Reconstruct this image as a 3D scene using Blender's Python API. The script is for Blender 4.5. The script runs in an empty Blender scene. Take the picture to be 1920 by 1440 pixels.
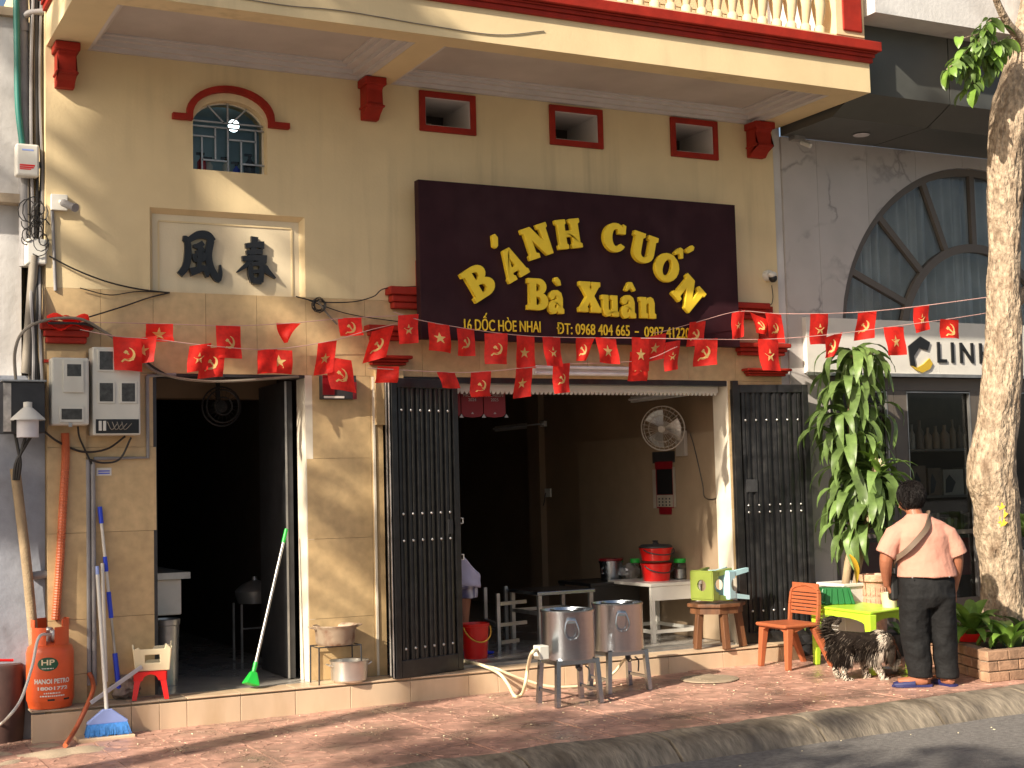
import bpy, math, random
from mathutils import Vector, Matrix, noise
from mathutils.geometry import tessellate_polygon
R = math.radians
rnd = random.Random(7)
S = bpy.context.scene
COL = S.collection

# ------------------------------------------------------------------ camera
F_PX, YAW, PITCH, ROLL = 2674.18, 0.469815, 0.072154, 0.025336
fw = Vector((math.sin(YAW) * math.cos(PITCH), math.cos(YAW) * math.cos(PITCH), math.sin(PITCH)))
rt = Vector((math.cos(YAW), -math.sin(YAW), 0))
dn = fw.cross(rt)
RT = rt * math.cos(ROLL) + dn * math.sin(ROLL)
DN = dn * math.cos(ROLL) - rt * math.sin(ROLL)
CAM = Vector((0, -10.2, 1.6))
cd = bpy.data.cameras.new('camera')
cd.sensor_width = 36
cd.lens = F_PX / 1920 * 36
cd.clip_end = 500
cam = bpy.data.objects.new('camera', cd)
COL.objects.link(cam)
cam.matrix_world = Matrix(((RT.x, -DN.x, -fw.x, CAM.x), (RT.y, -DN.y, -fw.y, CAM.y), (RT.z, -DN.z, -fw.z, CAM.z), (0, 0, 0, 1)))
S.camera = cam

# ------------------------------------------------------------------ sky and sun
SUN = Vector((-1, -0.42, 0.66)).normalized()
w = bpy.data.worlds.new('World')
S.world = w
w.use_nodes = True
nt = w.node_tree
bgn = nt.nodes['Background']
sky = nt.nodes.new('ShaderNodeTexSky')
sky.sky_type = 'NISHITA'
sky.sun_disc = False
sky.sun_elevation = math.asin(SUN.z)
sky.sun_rotation = math.atan2(SUN.x, SUN.y)
sky.dust_density = 3.5
sky.ozone_density = 0.6
nt.links.new(sky.outputs[0], bgn.inputs[0])
bgn.inputs[1].default_value = 0.068
sl = bpy.data.lights.new('sun', 'SUN')
sl.energy = 4.7
sl.angle = R(0.6)
sl.color = (1, 0.885, 0.725)
so = bpy.data.objects.new('sun', sl)
COL.objects.link(so)
so.rotation_euler = SUN.to_track_quat('Z', 'Y').to_euler()
so.location = (-8, -6, 12)
S.view_settings.view_transform = 'Standard'
S.view_settings.look = 'None'
S.view_settings.exposure = 0.95
S.view_settings.gamma = 1.0
S.render.engine = 'CYCLES'
S.cycles.max_bounces = 8
S.cycles.use_denoising = True

# ------------------------------------------------------------------ measuring helpers: a sight line met with a real plane
GS = 0.0105
def gz(x):
    return GS * (x - 1.6)
def ray(px, py):
    return (RT * ((px - 960) / F_PX) + DN * ((py - 720) / F_PX) + fw)
def at(px, py, y=0.0):
    d = ray(px, py); return CAM + d * ((y - CAM.y) / d.y)
def atx(px, py, x):
    d = ray(px, py); return CAM + d * ((x - CAM.x) / d.x)
def atz(px, py, z):
    d = ray(px, py); return CAM + d * ((z - CAM.z) / d.z)
def gnd(px, py, dz=0.0):
    n = Vector((-GS, 0, 1)); d = ray(px, py)
    return CAM + d * ((dz - GS * 1.6 - n.dot(CAM)) / n.dot(d))

# ------------------------------------------------------------------ mesh builder
class MB:
    def __init__(s):
        s.v = []; s.f = []; s.mi = []; s.cur = 0
    def add(s, vs, fs):
        o = len(s.v)
        s.v += [tuple(v) for v in vs]
        s.f += [tuple(i + o for i in f) for f in fs]
        s.mi += [s.cur] * len(fs)
        return s
    def box(s, x0, x1, y0, y1, z0, z1):
        x0, x1 = min(x0, x1), max(x0, x1); y0, y1 = min(y0, y1), max(y0, y1); z0, z1 = min(z0, z1), max(z0, z1)
        return s.add([(x0, y0, z0), (x1, y0, z0), (x1, y1, z0), (x0, y1, z0), (x0, y0, z1), (x1, y0, z1), (x1, y1, z1), (x0, y1, z1)],
                     [(3, 2, 1, 0), (4, 5, 6, 7), (0, 1, 5, 4), (1, 2, 6, 5), (2, 3, 7, 6), (3, 0, 4, 7)])
    def obox(s, c, a, b, n):
        c = Vector(c); a = Vector(a); b = Vector(b); n = Vector(n)
        P = [c - a - b - n, c + a - b - n, c + a + b - n, c - a + b - n, c - a - b + n, c + a - b + n, c + a + b + n, c - a + b + n]
        fl = a.cross(b).dot(n) < 0
        F = [(3, 2, 1, 0), (4, 5, 6, 7), (0, 1, 5, 4), (1, 2, 6, 5), (2, 3, 7, 6), (3, 0, 4, 7)]
        return s.add(P, [f[::-1] for f in F] if fl else F)
    def bar(s, p, q, wd, ht, up=(0, 0, 1)):
        p = Vector(p); q = Vector(q); d = q - p; n = d.normalized(); u = Vector(up)
        if abs(n.dot(u)) > 0.98: u = Vector((0, 1, 0))
        a = n.cross(u).normalized(); u = a.cross(n)
        return s.obox((p + q) / 2, a * wd / 2, u * ht / 2, d / 2)
    def taper(s, p, q, w0, w1, up=(0, 1, 0)):
        p = Vector(p); q = Vector(q); n = (q - p).normalized(); u = Vector(up)
        a = n.cross(u).normalized(); u = a.cross(n)
        V = []
        for c, k in ((p, w0), (q, w1)):
            V += [c - a * k / 2 - u * k / 2, c + a * k / 2 - u * k / 2, c + a * k / 2 + u * k / 2, c - a * k / 2 + u * k / 2]
        return s.add(V, [(3, 2, 1, 0)[::-1], (4, 5, 6, 7)[::-1], (0, 1, 5, 4)[::-1], (1, 2, 6, 5)[::-1], (2, 3, 7, 6)[::-1], (3, 0, 4, 7)[::-1]])
    def tube(s, pts, r, n=8, cap=True):
        pts = [Vector(p) for p in pts]
        rs = r if isinstance(r, (list, tuple)) else [r] * len(pts)
        t0 = (pts[1] - pts[0]).normalized()
        u = t0.cross(Vector((0, 0, 1)))
        if u.length < 0.05: u = t0.cross(Vector((0, 1, 0)))
        u.normalize()
        V = []; Fc = []
        for i, p in enumerate(pts):
            t = (pts[min(i + 1, len(pts) - 1)] - pts[max(i - 1, 0)])
            if t.length < 1e-9: t = t0
            t.normalize()
            u = (u - t * u.dot(t)).normalized(); b = t.cross(u)
            for k in range(n):
                a = 2 * math.pi * k / n
                V.append(p + (u * math.cos(a) + b * math.sin(a)) * rs[i])
        for i in range(len(pts) - 1):
            for k in range(n):
                k2 = (k + 1) % n
                Fc.append((i * n + k, i * n + k2, (i + 1) * n + k2, (i + 1) * n + k))
        if cap:
            Fc.append(tuple(range(n - 1, -1, -1)))
            Fc.append(tuple((len(pts) - 1) * n + k for k in range(n)))
        return s.add(V, Fc)
    def lathe(s, prof, c, n=24, m=None, capb=True, capt=False):
        c = Vector(c); V = []; Fc = []
        for r, z in prof:
            for k in range(n):
                a = 2 * math.pi * k / n
                p = Vector((r * math.cos(a), r * math.sin(a), z))
                if m: p = m @ p
                V.append(c + p)
        for i in range(len(prof) - 1):
            for k in range(n):
                k2 = (k + 1) % n
                Fc.append((i * n + k, i * n + k2, (i + 1) * n + k2, (i + 1) * n + k))
        if capb: Fc.append(tuple(range(n - 1, -1, -1)))
        if capt: Fc.append(tuple((len(prof) - 1) * n + k for k in range(n)))
        return s.add(V, Fc)
    def ell(s, c, rx, ry, rz, nu=12, nv=8, m=None):
        c = Vector(c); V = [Vector((0, 0, -rz))]; Fc = []
        for j in range(1, nv):
            t = -math.pi / 2 + math.pi * j / nv
            for k in range(nu):
                a = 2 * math.pi * k / nu
                V.append(Vector((rx * math.cos(t) * math.cos(a), ry * math.cos(t) * math.sin(a), rz * math.sin(t))))
        V.append(Vector((0, 0, rz)))
        for k in range(nu):
            Fc.append((0, 1 + (k + 1) % nu, 1 + k))
            Fc.append((len(V) - 1, len(V) - 1 - nu + k, len(V) - 1 - nu + (k + 1) % nu))
        for j in range(nv - 2):
            for k in range(nu):
                k2 = (k + 1) % nu
                Fc.append((1 + j * nu + k, 1 + j * nu + k2, 1 + (j + 1) * nu + k2, 1 + (j + 1) * nu + k))
        return s.add([c + (m @ v if m else v) for v in V], Fc)
    def prism(s, loops, o, ax, ay, dz, y0=0.0):
        """flat outline (first loop) with holes, lying in o + u*ax + v*ay, given depth along dz"""
        o = Vector(o); ax = Vector(ax); ay = Vector(ay); dz = Vector(dz)
        flat = [p for l in loops for p in l]
        tri = tessellate_polygon([[Vector((p[0], p[1], 0)) for p in l] for l in loops])
        n = len(flat)
        V = [o + ax * p[0] + ay * p[1] for p in flat]
        V2 = [v + dz for v in V]
        Fc = []
        flip = ax.cross(ay).dot(dz) < 0
        for t in tri:
            a, b, c = t
            A, B, Cc = flat[a], flat[b], flat[c]
            ccw = (B[0] - A[0]) * (Cc[1] - A[1]) - (B[1] - A[1]) * (Cc[0] - A[0]) > 0
            if not ccw: b, c = c, b
            top = (a + n, b + n, c + n); bot = (a, c, b)
            if flip: top = top[::-1]; bot = bot[::-1]
            Fc += [top, bot]
        off = 0
        for li, l in enumerate(loops):
            ar = sum(l[i][0] * l[(i + 1) % len(l)][1] - l[(i + 1) % len(l)][0] * l[i][1] for i in range(len(l)))
            want = (ar > 0) == (li == 0)
            for i in range(len(l)):
                a, b = off + i, off + (i + 1) % len(l)
                q = (a, b, b + n, a + n)
                if not want: q = q[::-1]
                if flip: q = q[::-1]
                Fc.append(q)
            off += len(l)
        return s.add(V + V2, Fc)
    def plate(s, outer, holes, y0, y1):
        """upright wall sheet in the X-Z plane between depths y0 (front) and y1 (back)"""
        return s.prism([outer] + holes, (0, y1, 0), (1, 0, 0), (0, 0, 1), (0, y0 - y1, 0))
    def sheet(s, fn, nu, nv):
        V = [fn(i / nu, j / nv) for j in range(nv + 1) for i in range(nu + 1)]
        return s.add(V, [(j * (nu + 1) + i, j * (nu + 1) + i + 1, (j + 1) * (nu + 1) + i + 1, (j + 1) * (nu + 1) + i) for j in range(nv) for i in range(nu)])
    def mesh(s, name, mat, smooth=None):
        me = bpy.data.meshes.new(name)
        me.from_pydata(s.v, [], s.f)
        for m in (mat if isinstance(mat, (list, tuple)) else [mat]): me.materials.append(m)
        if any(s.mi): me.polygons.foreach_set('material_index', s.mi)
        if smooth:
            me.polygons.foreach_set('use_smooth', [True] * len(me.polygons))
            me.set_sharp_from_angle(angle=R(smooth))
        me.update()
        return me
    def build(s, name, mat, parent=None, smooth=None, bevel=0, seg=2, label=None):
        o = bpy.data.objects.new(name, s.mesh(name, mat, smooth))
        COL.objects.link(o)
        if parent: join(o, parent)
        if bevel:
            b = o.modifiers.new('bevel', 'BEVEL'); b.width = bevel; b.segments = seg; b.limit_method = 'ANGLE'; b.angle_limit = R(40)
        if label: o['label'] = label
        return o

BASE = {}
def join(o, parent):
    o.parent = parent
    if parent.name in BASE:
        o.matrix_parent_inverse = Matrix.Translation(-BASE[parent.name])
def thing(name, label, cat, loc=(0, 0, 0), group=None, kind=None):
    o = bpy.data.objects.new(name, None)
    COL.objects.link(o)
    o.empty_display_size = 0.1
    o.location = loc
    BASE[o.name] = Vector(loc)
    return tag(o, label, cat, group, kind)
def tag(o, label, cat=None, group=None, kind=None):
    o['label'] = label
    if cat: o['category'] = cat
    if group: o['group'] = group
    if kind: o['kind'] = kind
    return o
def copy_part(o, parent, mw=None, mesh=None):
    c = o.copy()
    if mesh: c.data = mesh
    COL.objects.link(c)
    c.parent = parent
    if mw is not None: c.matrix_local = mw
    return c
def placed(name, mesh, parent, m):
    """a piece sharing mesh data, set down at world matrix m under parent"""
    o = bpy.data.objects.new(name, mesh)
    COL.objects.link(o)
    o.parent = parent
    o.matrix_parent_inverse = Matrix.Translation(-BASE.get(parent.name, Vector()))
    o.matrix_basis = m
    return o
def curve_pts(ctrl, n=8):
    """smooth run of points through the control points"""
    P = [Vector(p) for p in ctrl]
    P = [P[0] * 2 - P[1]] + P + [P[-1] * 2 - P[-2]]
    out = []
    for i in range(1, len(P) - 2):
        a, b, c, d = P[i - 1], P[i], P[i + 1], P[i + 2]
        for k in range(n):
            t = k / n
            out.append(0.5 * ((2 * b) + (c - a) * t + (2 * a - 5 * b + 4 * c - d) * t * t + (3 * b - a - 3 * c + d) * t ** 3))
    out.append(P[-2])
    return out

# ------------------------------------------------------------------ materials
MATS = {}
def mat(name, col, rough=0.6, metal=0.0, var=0.12, scale=6.0, bump=0.0, bscale=80.0, stain=0.0, sscale=1.3, stain_col=None, streak=0.0, obj=0.0, trans=0.0, spec=0.5, bdist=0.01, emit=None, coat=0.0, stretch=None, rvar=0.0, hue=0.0):
    m = bpy.data.materials.new(name); m.use_nodes = True
    N = m.node_tree.nodes; L = m.node_tree.links
    p = N['Principled BSDF']
    p.inputs['Roughness'].default_value = rough
    p.inputs['Metallic'].default_value = metal
    p.inputs['Specular IOR Level'].default_value = spec
    if coat: p.inputs['Coat Weight'].default_value = coat; p.inputs['Coat Roughness'].default_value = 0.08
    geo = N.new('ShaderNodeNewGeometry')
    vec = geo.outputs['Position']
    if stretch:
        mp = N.new('ShaderNodeMapping'); mp.inputs['Scale'].default_value = stretch
        L.new(vec, mp.inputs[0]); vec = mp.outputs[0]
    def nz(sc, det=4, v=None):
        t = N.new('ShaderNodeTexNoise'); t.inputs['Scale'].default_value = sc; t.inputs['Detail'].default_value = det
        L.new(v or vec, t.inputs['Vector']); return t
    n1 = nz(scale)
    mx = N.new('ShaderNodeMix'); mx.data_type = 'RGBA'
    c = Vector(col)
    mx.inputs[6].default_value = (*(c * (1 - var)), 1)
    hi = c * (1 + var)
    mx.inputs[7].default_value = (min(hi.x, 1), min(hi.y * (1 - hue), 1), min(hi.z, 1), 1)
    rp = N.new('ShaderNodeMapRange'); rp.inputs[1].default_value = 0.3; rp.inputs[2].default_value = 0.7
    L.new(n1.outputs[0], rp.inputs[0]); L.new(rp.outputs[0], mx.inputs[0])
    out = mx.outputs[2]
    if stain:
        n2 = nz(sscale, 6)
        r2 = N.new('ShaderNodeMapRange'); r2.inputs[1].default_value = 0.48; r2.inputs[2].default_value = 0.72; r2.inputs[4].default_value = stain
        L.new(n2.outputs[0], r2.inputs[0])
        m2 = N.new('ShaderNodeMix'); m2.data_type = 'RGBA'
        m2.inputs[7].default_value = (*(stain_col or tuple(c * 0.45)), 1)
        L.new(r2.outputs[0], m2.inputs[0]); L.new(out, m2.inputs[6]); out = m2.outputs[2]
        if rvar:
            r3 = N.new('ShaderNodeMapRange'); r3.inputs[3].default_value = rough; r3.inputs[4].default_value = max(rough - rvar, 0.05)
            L.new(r2.outputs[0], r3.inputs[0]); r3.inputs[2].default_value = stain
            L.new(r3.outputs[0], p.inputs['Roughness'])
    if streak:                                     # run-off streaks and grime down the wall
        mp2 = N.new('ShaderNodeMapping'); mp2.inputs['Scale'].default_value = (9, 9, 0.55); L.new(geo.outputs['Position'], mp2.inputs[0])
        n4 = nz(1.0, 5, mp2.outputs[0]); n5 = nz(0.9, 2, geo.outputs['Position'])
        r4 = N.new('ShaderNodeMapRange'); r4.inputs[1].default_value = 0.5; r4.inputs[2].default_value = 0.75; L.new(n4.outputs[0], r4.inputs[0])
        r5 = N.new('ShaderNodeMapRange'); r5.inputs[1].default_value = 0.42; r5.inputs[2].default_value = 0.68; r5.inputs[4].default_value = streak; L.new(n5.outputs[0], r5.inputs[0])
        m4 = N.new('ShaderNodeMath'); m4.operation = 'MULTIPLY'; L.new(r4.outputs[0], m4.inputs[0]); L.new(r5.outputs[0], m4.inputs[1])
        mx4 = N.new('ShaderNodeMix'); mx4.data_type = 'RGBA'; mx4.inputs[7].default_value = (*(c * 0.5), 1)
        L.new(m4.outputs[0], mx4.inputs[0]); L.new(out, mx4.inputs[6]); out = mx4.outputs[2]
    if obj:
        oi = N.new('ShaderNodeObjectInfo')
        hs = N.new('ShaderNodeHueSaturation')
        mr = N.new('ShaderNodeMapRange'); mr.inputs[3].default_value = 1 - obj; mr.inputs[4].default_value = 1 + obj
        L.new(oi.outputs['Random'], mr.inputs[0]); L.new(mr.outputs[0], hs.inputs['Value']); L.new(out, hs.inputs['Color']); out = hs.outputs[0]
    L.new(out, p.inputs['Base Color'])
    if trans:
        tr = N.new('ShaderNodeBsdfTranslucent'); L.new(out, tr.inputs[0])
        ms = N.new('ShaderNodeMixShader'); ms.inputs[0].default_value = trans
        L.new(p.outputs[0], ms.inputs[1]); L.new(tr.outputs[0], ms.inputs[2])
        L.new(ms.outputs[0], N['Material Output'].inputs[0])
    if bump:
        b = N.new('ShaderNodeBump'); b.inputs['Strength'].default_value = bump; b.inputs['Distance'].default_value = bdist
        nb = nz(bscale, 3); L.new(nb.outputs[0], b.inputs['Height']); L.new(b.outputs[0], p.inputs['Normal'])
    if emit:
        p.inputs['Emission Color'].default_value = (*emit[:3], 1); p.inputs['Emission Strength'].default_value = emit[3]
    MATS[name] = m
    return m
def glass_mat(name, tint=(0.9, 0.95, 0.95), refl=0.12):
    m = bpy.data.materials.new(name); m.use_nodes = True
    N = m.node_tree.nodes; L = m.node_tree.links
    for n in list(N):
        if n.type == 'BSDF_PRINCIPLED': N.remove(n)
    t = N.new('ShaderNodeBsdfTransparent'); t.inputs[0].default_value = (*tint, 1)
    g = N.new('ShaderNodeBsdfGlossy'); g.inputs['Roughness'].default_value = 0.02
    lw = N.new('ShaderNodeLayerWeight'); lw.inputs[0].default_value = refl
    ms = N.new('ShaderNodeMixShader')
    L.new(lw.outputs['Fresnel'], ms.inputs[0]); L.new(t.outputs[0], ms.inputs[1]); L.new(g.outputs[0], ms.inputs[2])
    L.new(ms.outputs[0], N['Material Output'].inputs[0])
    MATS[name] = m
    return m
def marble_mat(name, base, vein, scale=1.6):
    m = mat(name, base, 0.28, var=0.06, scale=3, obj=0.04)
    N = m.node_tree.nodes; L = m.node_tree.links
    p = N['Principled BSDF']
    src = p.inputs['Base Color'].links[0].from_socket
    geo = [n for n in N if n.type == 'NEW_GEOMETRY'][0]
    n1 = N.new('ShaderNodeTexNoise'); n1.inputs['Scale'].default_value = 1.8; n1.inputs['Detail'].default_value = 5
    L.new(geo.outputs[0], n1.inputs['Vector'])
    sc = N.new('ShaderNodeVectorMath'); sc.operation = 'SCALE'; sc.inputs[3].default_value = 0.9
    L.new(n1.outputs[1], sc.inputs[0])
    ad = N.new('ShaderNodeVectorMath'); L.new(geo.outputs[0], ad.inputs[0]); L.new(sc.outputs[0], ad.inputs[1])
    wv = N.new('ShaderNodeTexVoronoi'); wv.feature = 'DISTANCE_TO_EDGE'; wv.inputs['Scale'].default_value = scale
    L.new(ad.outputs[0], wv.inputs['Vector'])
    mr = N.new('ShaderNodeMapRange'); mr.inputs[1].default_value = 0.0; mr.inputs[2].default_value = 0.045; mr.inputs[3].default_value = 0.8; mr.inputs[4].default_value = 0.0
    L.new(wv.outputs[0], mr.inputs[0])
    n3 = N.new('ShaderNodeTexNoise'); n3.inputs['Scale'].default_value = 2.4
    L.new(geo.outputs[0], n3.inputs['Vector'])
    m3 = N.new('ShaderNodeMapRange'); m3.inputs[1].default_value = 0.45; m3.inputs[2].default_value = 0.62
    L.new(n3.outputs[0], m3.inputs[0])
    mm = N.new('ShaderNodeMath'); mm.operation = 'MULTIPLY'; L.new(mr.outputs[0], mm.inputs[0]); L.new(m3.outputs[0], mm.inputs[1])
    mx = N.new('ShaderNodeMix'); mx.data_type = 'RGBA'; mx.inputs[7].default_value = (*vein, 1)
    L.new(mm.outputs[0], mx.inputs[0]); L.new(src, mx.inputs[6]); L.new(mx.outputs[2], p.inputs['Base Color'])
    return m

YEL = mat('yellow_wall_paint', (0.71, 0.565, 0.33), 0.75, var=0.05, scale=3, bump=0.12, bscale=45, stain=0.4, sscale=1.1, stain_col=(0.56, 0.42, 0.23), streak=0.55)
PALE = mat('cream_panel_paint', (0.72, 0.61, 0.42), 0.75, streak=0.4, var=0.05, scale=3, bump=0.08, stain=0.3, stain_col=(0.55, 0.42, 0.25))
SOF = mat('soffit_plaster', (0.52, 0.46, 0.42), 0.8, var=0.1, scale=2.2, bump=0.15, bscale=40, stain=0.4, stain_col=(0.36, 0.3, 0.27))
CORN = mat('cornice_plaster', (0.58, 0.53, 0.5), 0.7, var=0.05)
RED = mat('red_trim_paint', (0.3, 0.022, 0.012), 0.6, spec=0.2, var=0.18, scale=9, bump=0.15, stain=0.3, sscale=5, stain_col=(0.22, 0.03, 0.022))
STONE = mat('tan_stone', (0.54, 0.385, 0.2), 0.42, var=0.13, scale=14, bump=0.06, bscale=120, stain=0.4, sscale=3.2, stain_col=(0.45, 0.3, 0.14), obj=0.05)
JOINT = mat('stone_backing', (0.44, 0.31, 0.17), 0.8, var=0.1)
REVEAL = mat('white_reveal', (0.7, 0.64, 0.52), 0.6, var=0.06, stain=0.4, sscale=4, stain_col=(0.5, 0.42, 0.3))
STEPM = mat('step_tile', (0.62, 0.46, 0.31), 0.35, var=0.07, scale=5, stain=0.55, sscale=4, stain_col=(0.4, 0.26, 0.13), obj=0.04, stretch=(1, 1, 0.35))
CONC = mat('step_concrete', (0.38, 0.3, 0.21), 0.7, var=0.2, bump=0.3, stain=0.5)
PAVE = mat('red_paver', (0.43, 0.245, 0.185), 0.5, var=0.3, scale=11, bump=0.4, bscale=70, stain=0.85, sscale=2.2, stain_col=(0.17, 0.12, 0.095), obj=0.12, rvar=0.38)
GROUT = mat('paver_bed', (0.16, 0.1, 0.07), 0.6, var=0.3, bump=0.4, stain=0.6)
KERB = mat('kerb_concrete', (0.215, 0.18, 0.135), 0.65, var=0.4, scale=9, bump=0.6, bscale=22, stain=0.9, sscale=1.5, stain_col=(0.075, 0.06, 0.045), obj=0.12, rvar=0.35, stretch=(3.5, 1, 1))
ASPH = mat('asphalt', (0.16, 0.15, 0.14), 0.8, var=0.3, scale=30, bump=0.8, bscale=160, stain=0.5, sscale=0.9, stain_col=(0.1, 0.094, 0.088))
BLK = mat('black_gate_paint', (0.013, 0.013, 0.014), 0.3, var=0.3, scale=12, bump=0.12, bscale=30, stain=0.35, sscale=14, stain_col=(0.05, 0.048, 0.045))
EDGE = mat('lit_worn_edge', (0.5, 0.47, 0.43), 0.5, var=0.2, scale=20, stain=0.8, sscale=9, stain_col=(0.05, 0.045, 0.04))  # pale tone: sun painted on the gate leaf ends, wear on the cabinet strip
STEEL = mat('stainless_steel', (0.42, 0.46, 0.5), 0.27, metal=1, var=0.08, scale=30, stretch=(1, 1, 6), bump=0.02)
BOLT = mat('bolt_steel', (0.6, 0.6, 0.6), 0.3, metal=0.8)
GALV = mat('dull_steel', (0.45, 0.44, 0.42), 0.4, metal=0.8, var=0.2, stain=0.4, sscale=8)
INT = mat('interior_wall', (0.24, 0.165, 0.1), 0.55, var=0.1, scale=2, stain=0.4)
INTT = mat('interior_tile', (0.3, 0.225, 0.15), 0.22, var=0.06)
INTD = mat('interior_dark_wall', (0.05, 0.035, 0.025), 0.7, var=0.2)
FLOORM = mat('interior_floor_tile', (0.33, 0.31, 0.28), 0.18, var=0.12, stain=0.5, sscale=2)
CEIL = mat('interior_ceiling', (0.55, 0.5, 0.44), 0.8, var=0.08)
SIGNM = mat('sign_board_sheet', (0.03, 0.0095, 0.013), 0.6, spec=0.15, var=0.15, scale=5, stain=0.35, sscale=2.5, stain_col=(0.05, 0.024, 0.026), streak=0.5)
GOLD = mat('yellow_sign_letter', (0.85, 0.6, 0.03), 0.6, var=0.06, scale=9)
GOLD2 = mat('yellow_letter_side', (0.36, 0.24, 0.02), 0.55)
INK = mat('black_character_paint', (0.012, 0.012, 0.013), 0.3, var=0.2)
FLAG = mat('red_flag_cloth', (0.88, 0.032, 0.02), 0.55, var=0.14, scale=25, trans=0.5, obj=0.1)
EMB = mat('yellow_flag_print', (0.85, 0.66, 0.25), 0.6, trans=0.4)
STRING = mat('bunting_string', (0.5, 0.3, 0.27), 0.8)
WHITE = mat('white_plastic', (0.68, 0.66, 0.6), 0.4, var=0.05, stain=0.25, sscale=6)
BOXP = mat('grey_meter_plastic', (0.58, 0.57, 0.51), 0.45, var=0.05, stain=0.25, sscale=5, stain_col=(0.4, 0.36, 0.28))
DARKW = mat('meter_window', (0.05, 0.05, 0.05), 0.15, var=0.4, scale=30)
DARK = mat('dark_metal', (0.03, 0.03, 0.032), 0.5, var=0.3, scale=10)
CABLE = mat('black_cable', (0.018, 0.016, 0.015), 0.5)
GCABLE = mat('grey_cable', (0.22, 0.19, 0.15), 0.6, var=0.2)
PIPE = mat('grey_pipe', (0.27, 0.26, 0.26), 0.5, var=0.15, stain=0.4, sscale=7)
TEAL = mat('teal_cable_duct', (0.02, 0.16, 0.13), 0.45, var=0.1)
NWALL = mat('neighbour_white_render', (0.6, 0.59, 0.58), 0.8, streak=0.6, var=0.1, scale=2.5, bump=0.3, bscale=25, stain=0.55, sscale=2, stain_col=(0.38, 0.36, 0.34))
LWALL = mat('old_blue_grey_render', (0.3, 0.32, 0.37), 0.8, var=0.2, scale=5, bump=0.4, bscale=18, stain=0.7, sscale=5, stain_col=(0.13, 0.13, 0.14))
ORG = mat('orange_gas_paint', (0.66, 0.1, 0.026), 0.35, var=0.08, scale=8, stain=0.35, sscale=7, stain_col=(0.5, 0.09, 0.02))
ORGC = mat('orange_conduit', (0.5, 0.12, 0.045), 0.5, var=0.15)
BLUE = mat('blue_plastic', (0.02, 0.06, 0.62), 0.35, var=0.08)
BLUEH = mat('blue_bristle', (0.06, 0.25, 0.66), 0.7, var=0.25, scale=60)
BLUEL = mat('pale_blue_plastic', (0.3, 0.4, 0.78), 0.4)
REDP = mat('red_plastic', (0.68, 0.015, 0.012), 0.3, var=0.06)
CREAM = mat('cream_plastic', (0.72, 0.63, 0.42), 0.4, var=0.05)
GREENP = mat('green_plastic', (0.02, 0.45, 0.05), 0.4)
ALU = mat('scratched_aluminium', (0.7, 0.67, 0.62), 0.35, metal=0.85, var=0.08, scale=14)
BURNT = mat('burnt_pot_metal', (0.42, 0.33, 0.24), 0.5, metal=0.35, var=0.2, stain=0.95, sscale=9, stain_col=(0.14, 0.045, 0.015))
CHAIR = mat('orange_brown_plastic', (0.37, 0.105, 0.043), 0.4, var=0.07, stain=0.2)
LIME = mat('lime_table_plastic', (0.42, 0.66, 0.04), 0.3, var=0.05)
DGREEN = mat('dark_green_plastic', (0.012, 0.12, 0.03), 0.4)
OLIVE = mat('olive_plastic', (0.2, 0.25, 0.045), 0.45)
SKYB = mat('light_blue_plastic', (0.42, 0.68, 0.74), 0.4)
WOOD = mat('dark_worn_wood', (0.13, 0.055, 0.023), 0.55, var=0.4, scale=14, stretch=(1, 1, 0.15), bump=0.3, stain=0.6, sscale=8, stain_col=(0.06, 0.03, 0.018))
TERRA = mat('carved_terracotta', (0.5, 0.28, 0.18), 0.6, var=0.2, scale=25, bump=0.5, bscale=50)
BRICK = mat('planter_brick', (0.3, 0.18, 0.11), 0.8, var=0.25, scale=18, bump=0.5, bscale=60, stain=0.5, sscale=6, obj=0.25)
MORT = mat('brick_mortar', (0.3, 0.25, 0.19), 0.9, var=0.2, bump=0.4)
SOIL = mat('soil', (0.06, 0.04, 0.028), 0.9, var=0.4, scale=30, bump=0.8)
BARK = mat('pale_bark', (0.36, 0.275, 0.19), 0.85, var=0.42, scale=34, stretch=(1, 1, 0.55), bump=1.0, bscale=38, bdist=0.035, stain=0.85, sscale=13, stain_col=(0.13, 0.08, 0.045))
LEAF = mat('glossy_leaf', (0.15, 0.235, 0.068), 0.42, var=0.3, scale=14, trans=0.25, obj=0.35, spec=0.4)
LEAF2 = mat('bright_leaf', (0.19, 0.33, 0.055), 0.35, var=0.2, scale=14, trans=0.3, obj=0.25)
YLEAF = mat('yellow_dying_leaf', (0.62, 0.36, 0.02), 0.5)
TLEAF = mat('street_tree_leaf', (0.045, 0.1, 0.025), 0.45, var=0.3, trans=0.3)
STEM = mat('cane_stem', (0.3, 0.22, 0.13), 0.8, var=0.25, bump=0.5)
MARB = marble_mat('grey_white_marble', (0.45, 0.42, 0.40), (0.2, 0.185, 0.18))
CANO = mat('canopy_grey_sheet', (0.075, 0.078, 0.072), 0.4, var=0.06)
TAUPE = mat('taupe_frame', (0.115, 0.098, 0.082), 0.45, var=0.05)
CURT = mat('sheer_curtain', (0.62, 0.63, 0.63), 0.8, var=0.1)
GLASS = glass_mat('window_glass', (0.86, 0.88, 0.88), 0.22)
BLACKP = mat('black_paint', (0.012, 0.012, 0.012), 0.4)
GOLDL = mat('gold_logo_paint', (0.5, 0.34, 0.03), 0.4)
SKIN = mat('skin', (0.31, 0.118, 0.062), 0.5, var=0.08, scale=12)
TEE = mat('salmon_cotton', (0.5, 0.24, 0.175), 0.9, var=0.05, scale=5, bump=0.4, bscale=9, bdist=0.04)
PANT = mat('black_cotton', (0.009, 0.009, 0.0095), 0.8, spec=0.25, var=0.2, scale=6, bump=0.6, bscale=13, bdist=0.03)
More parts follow.
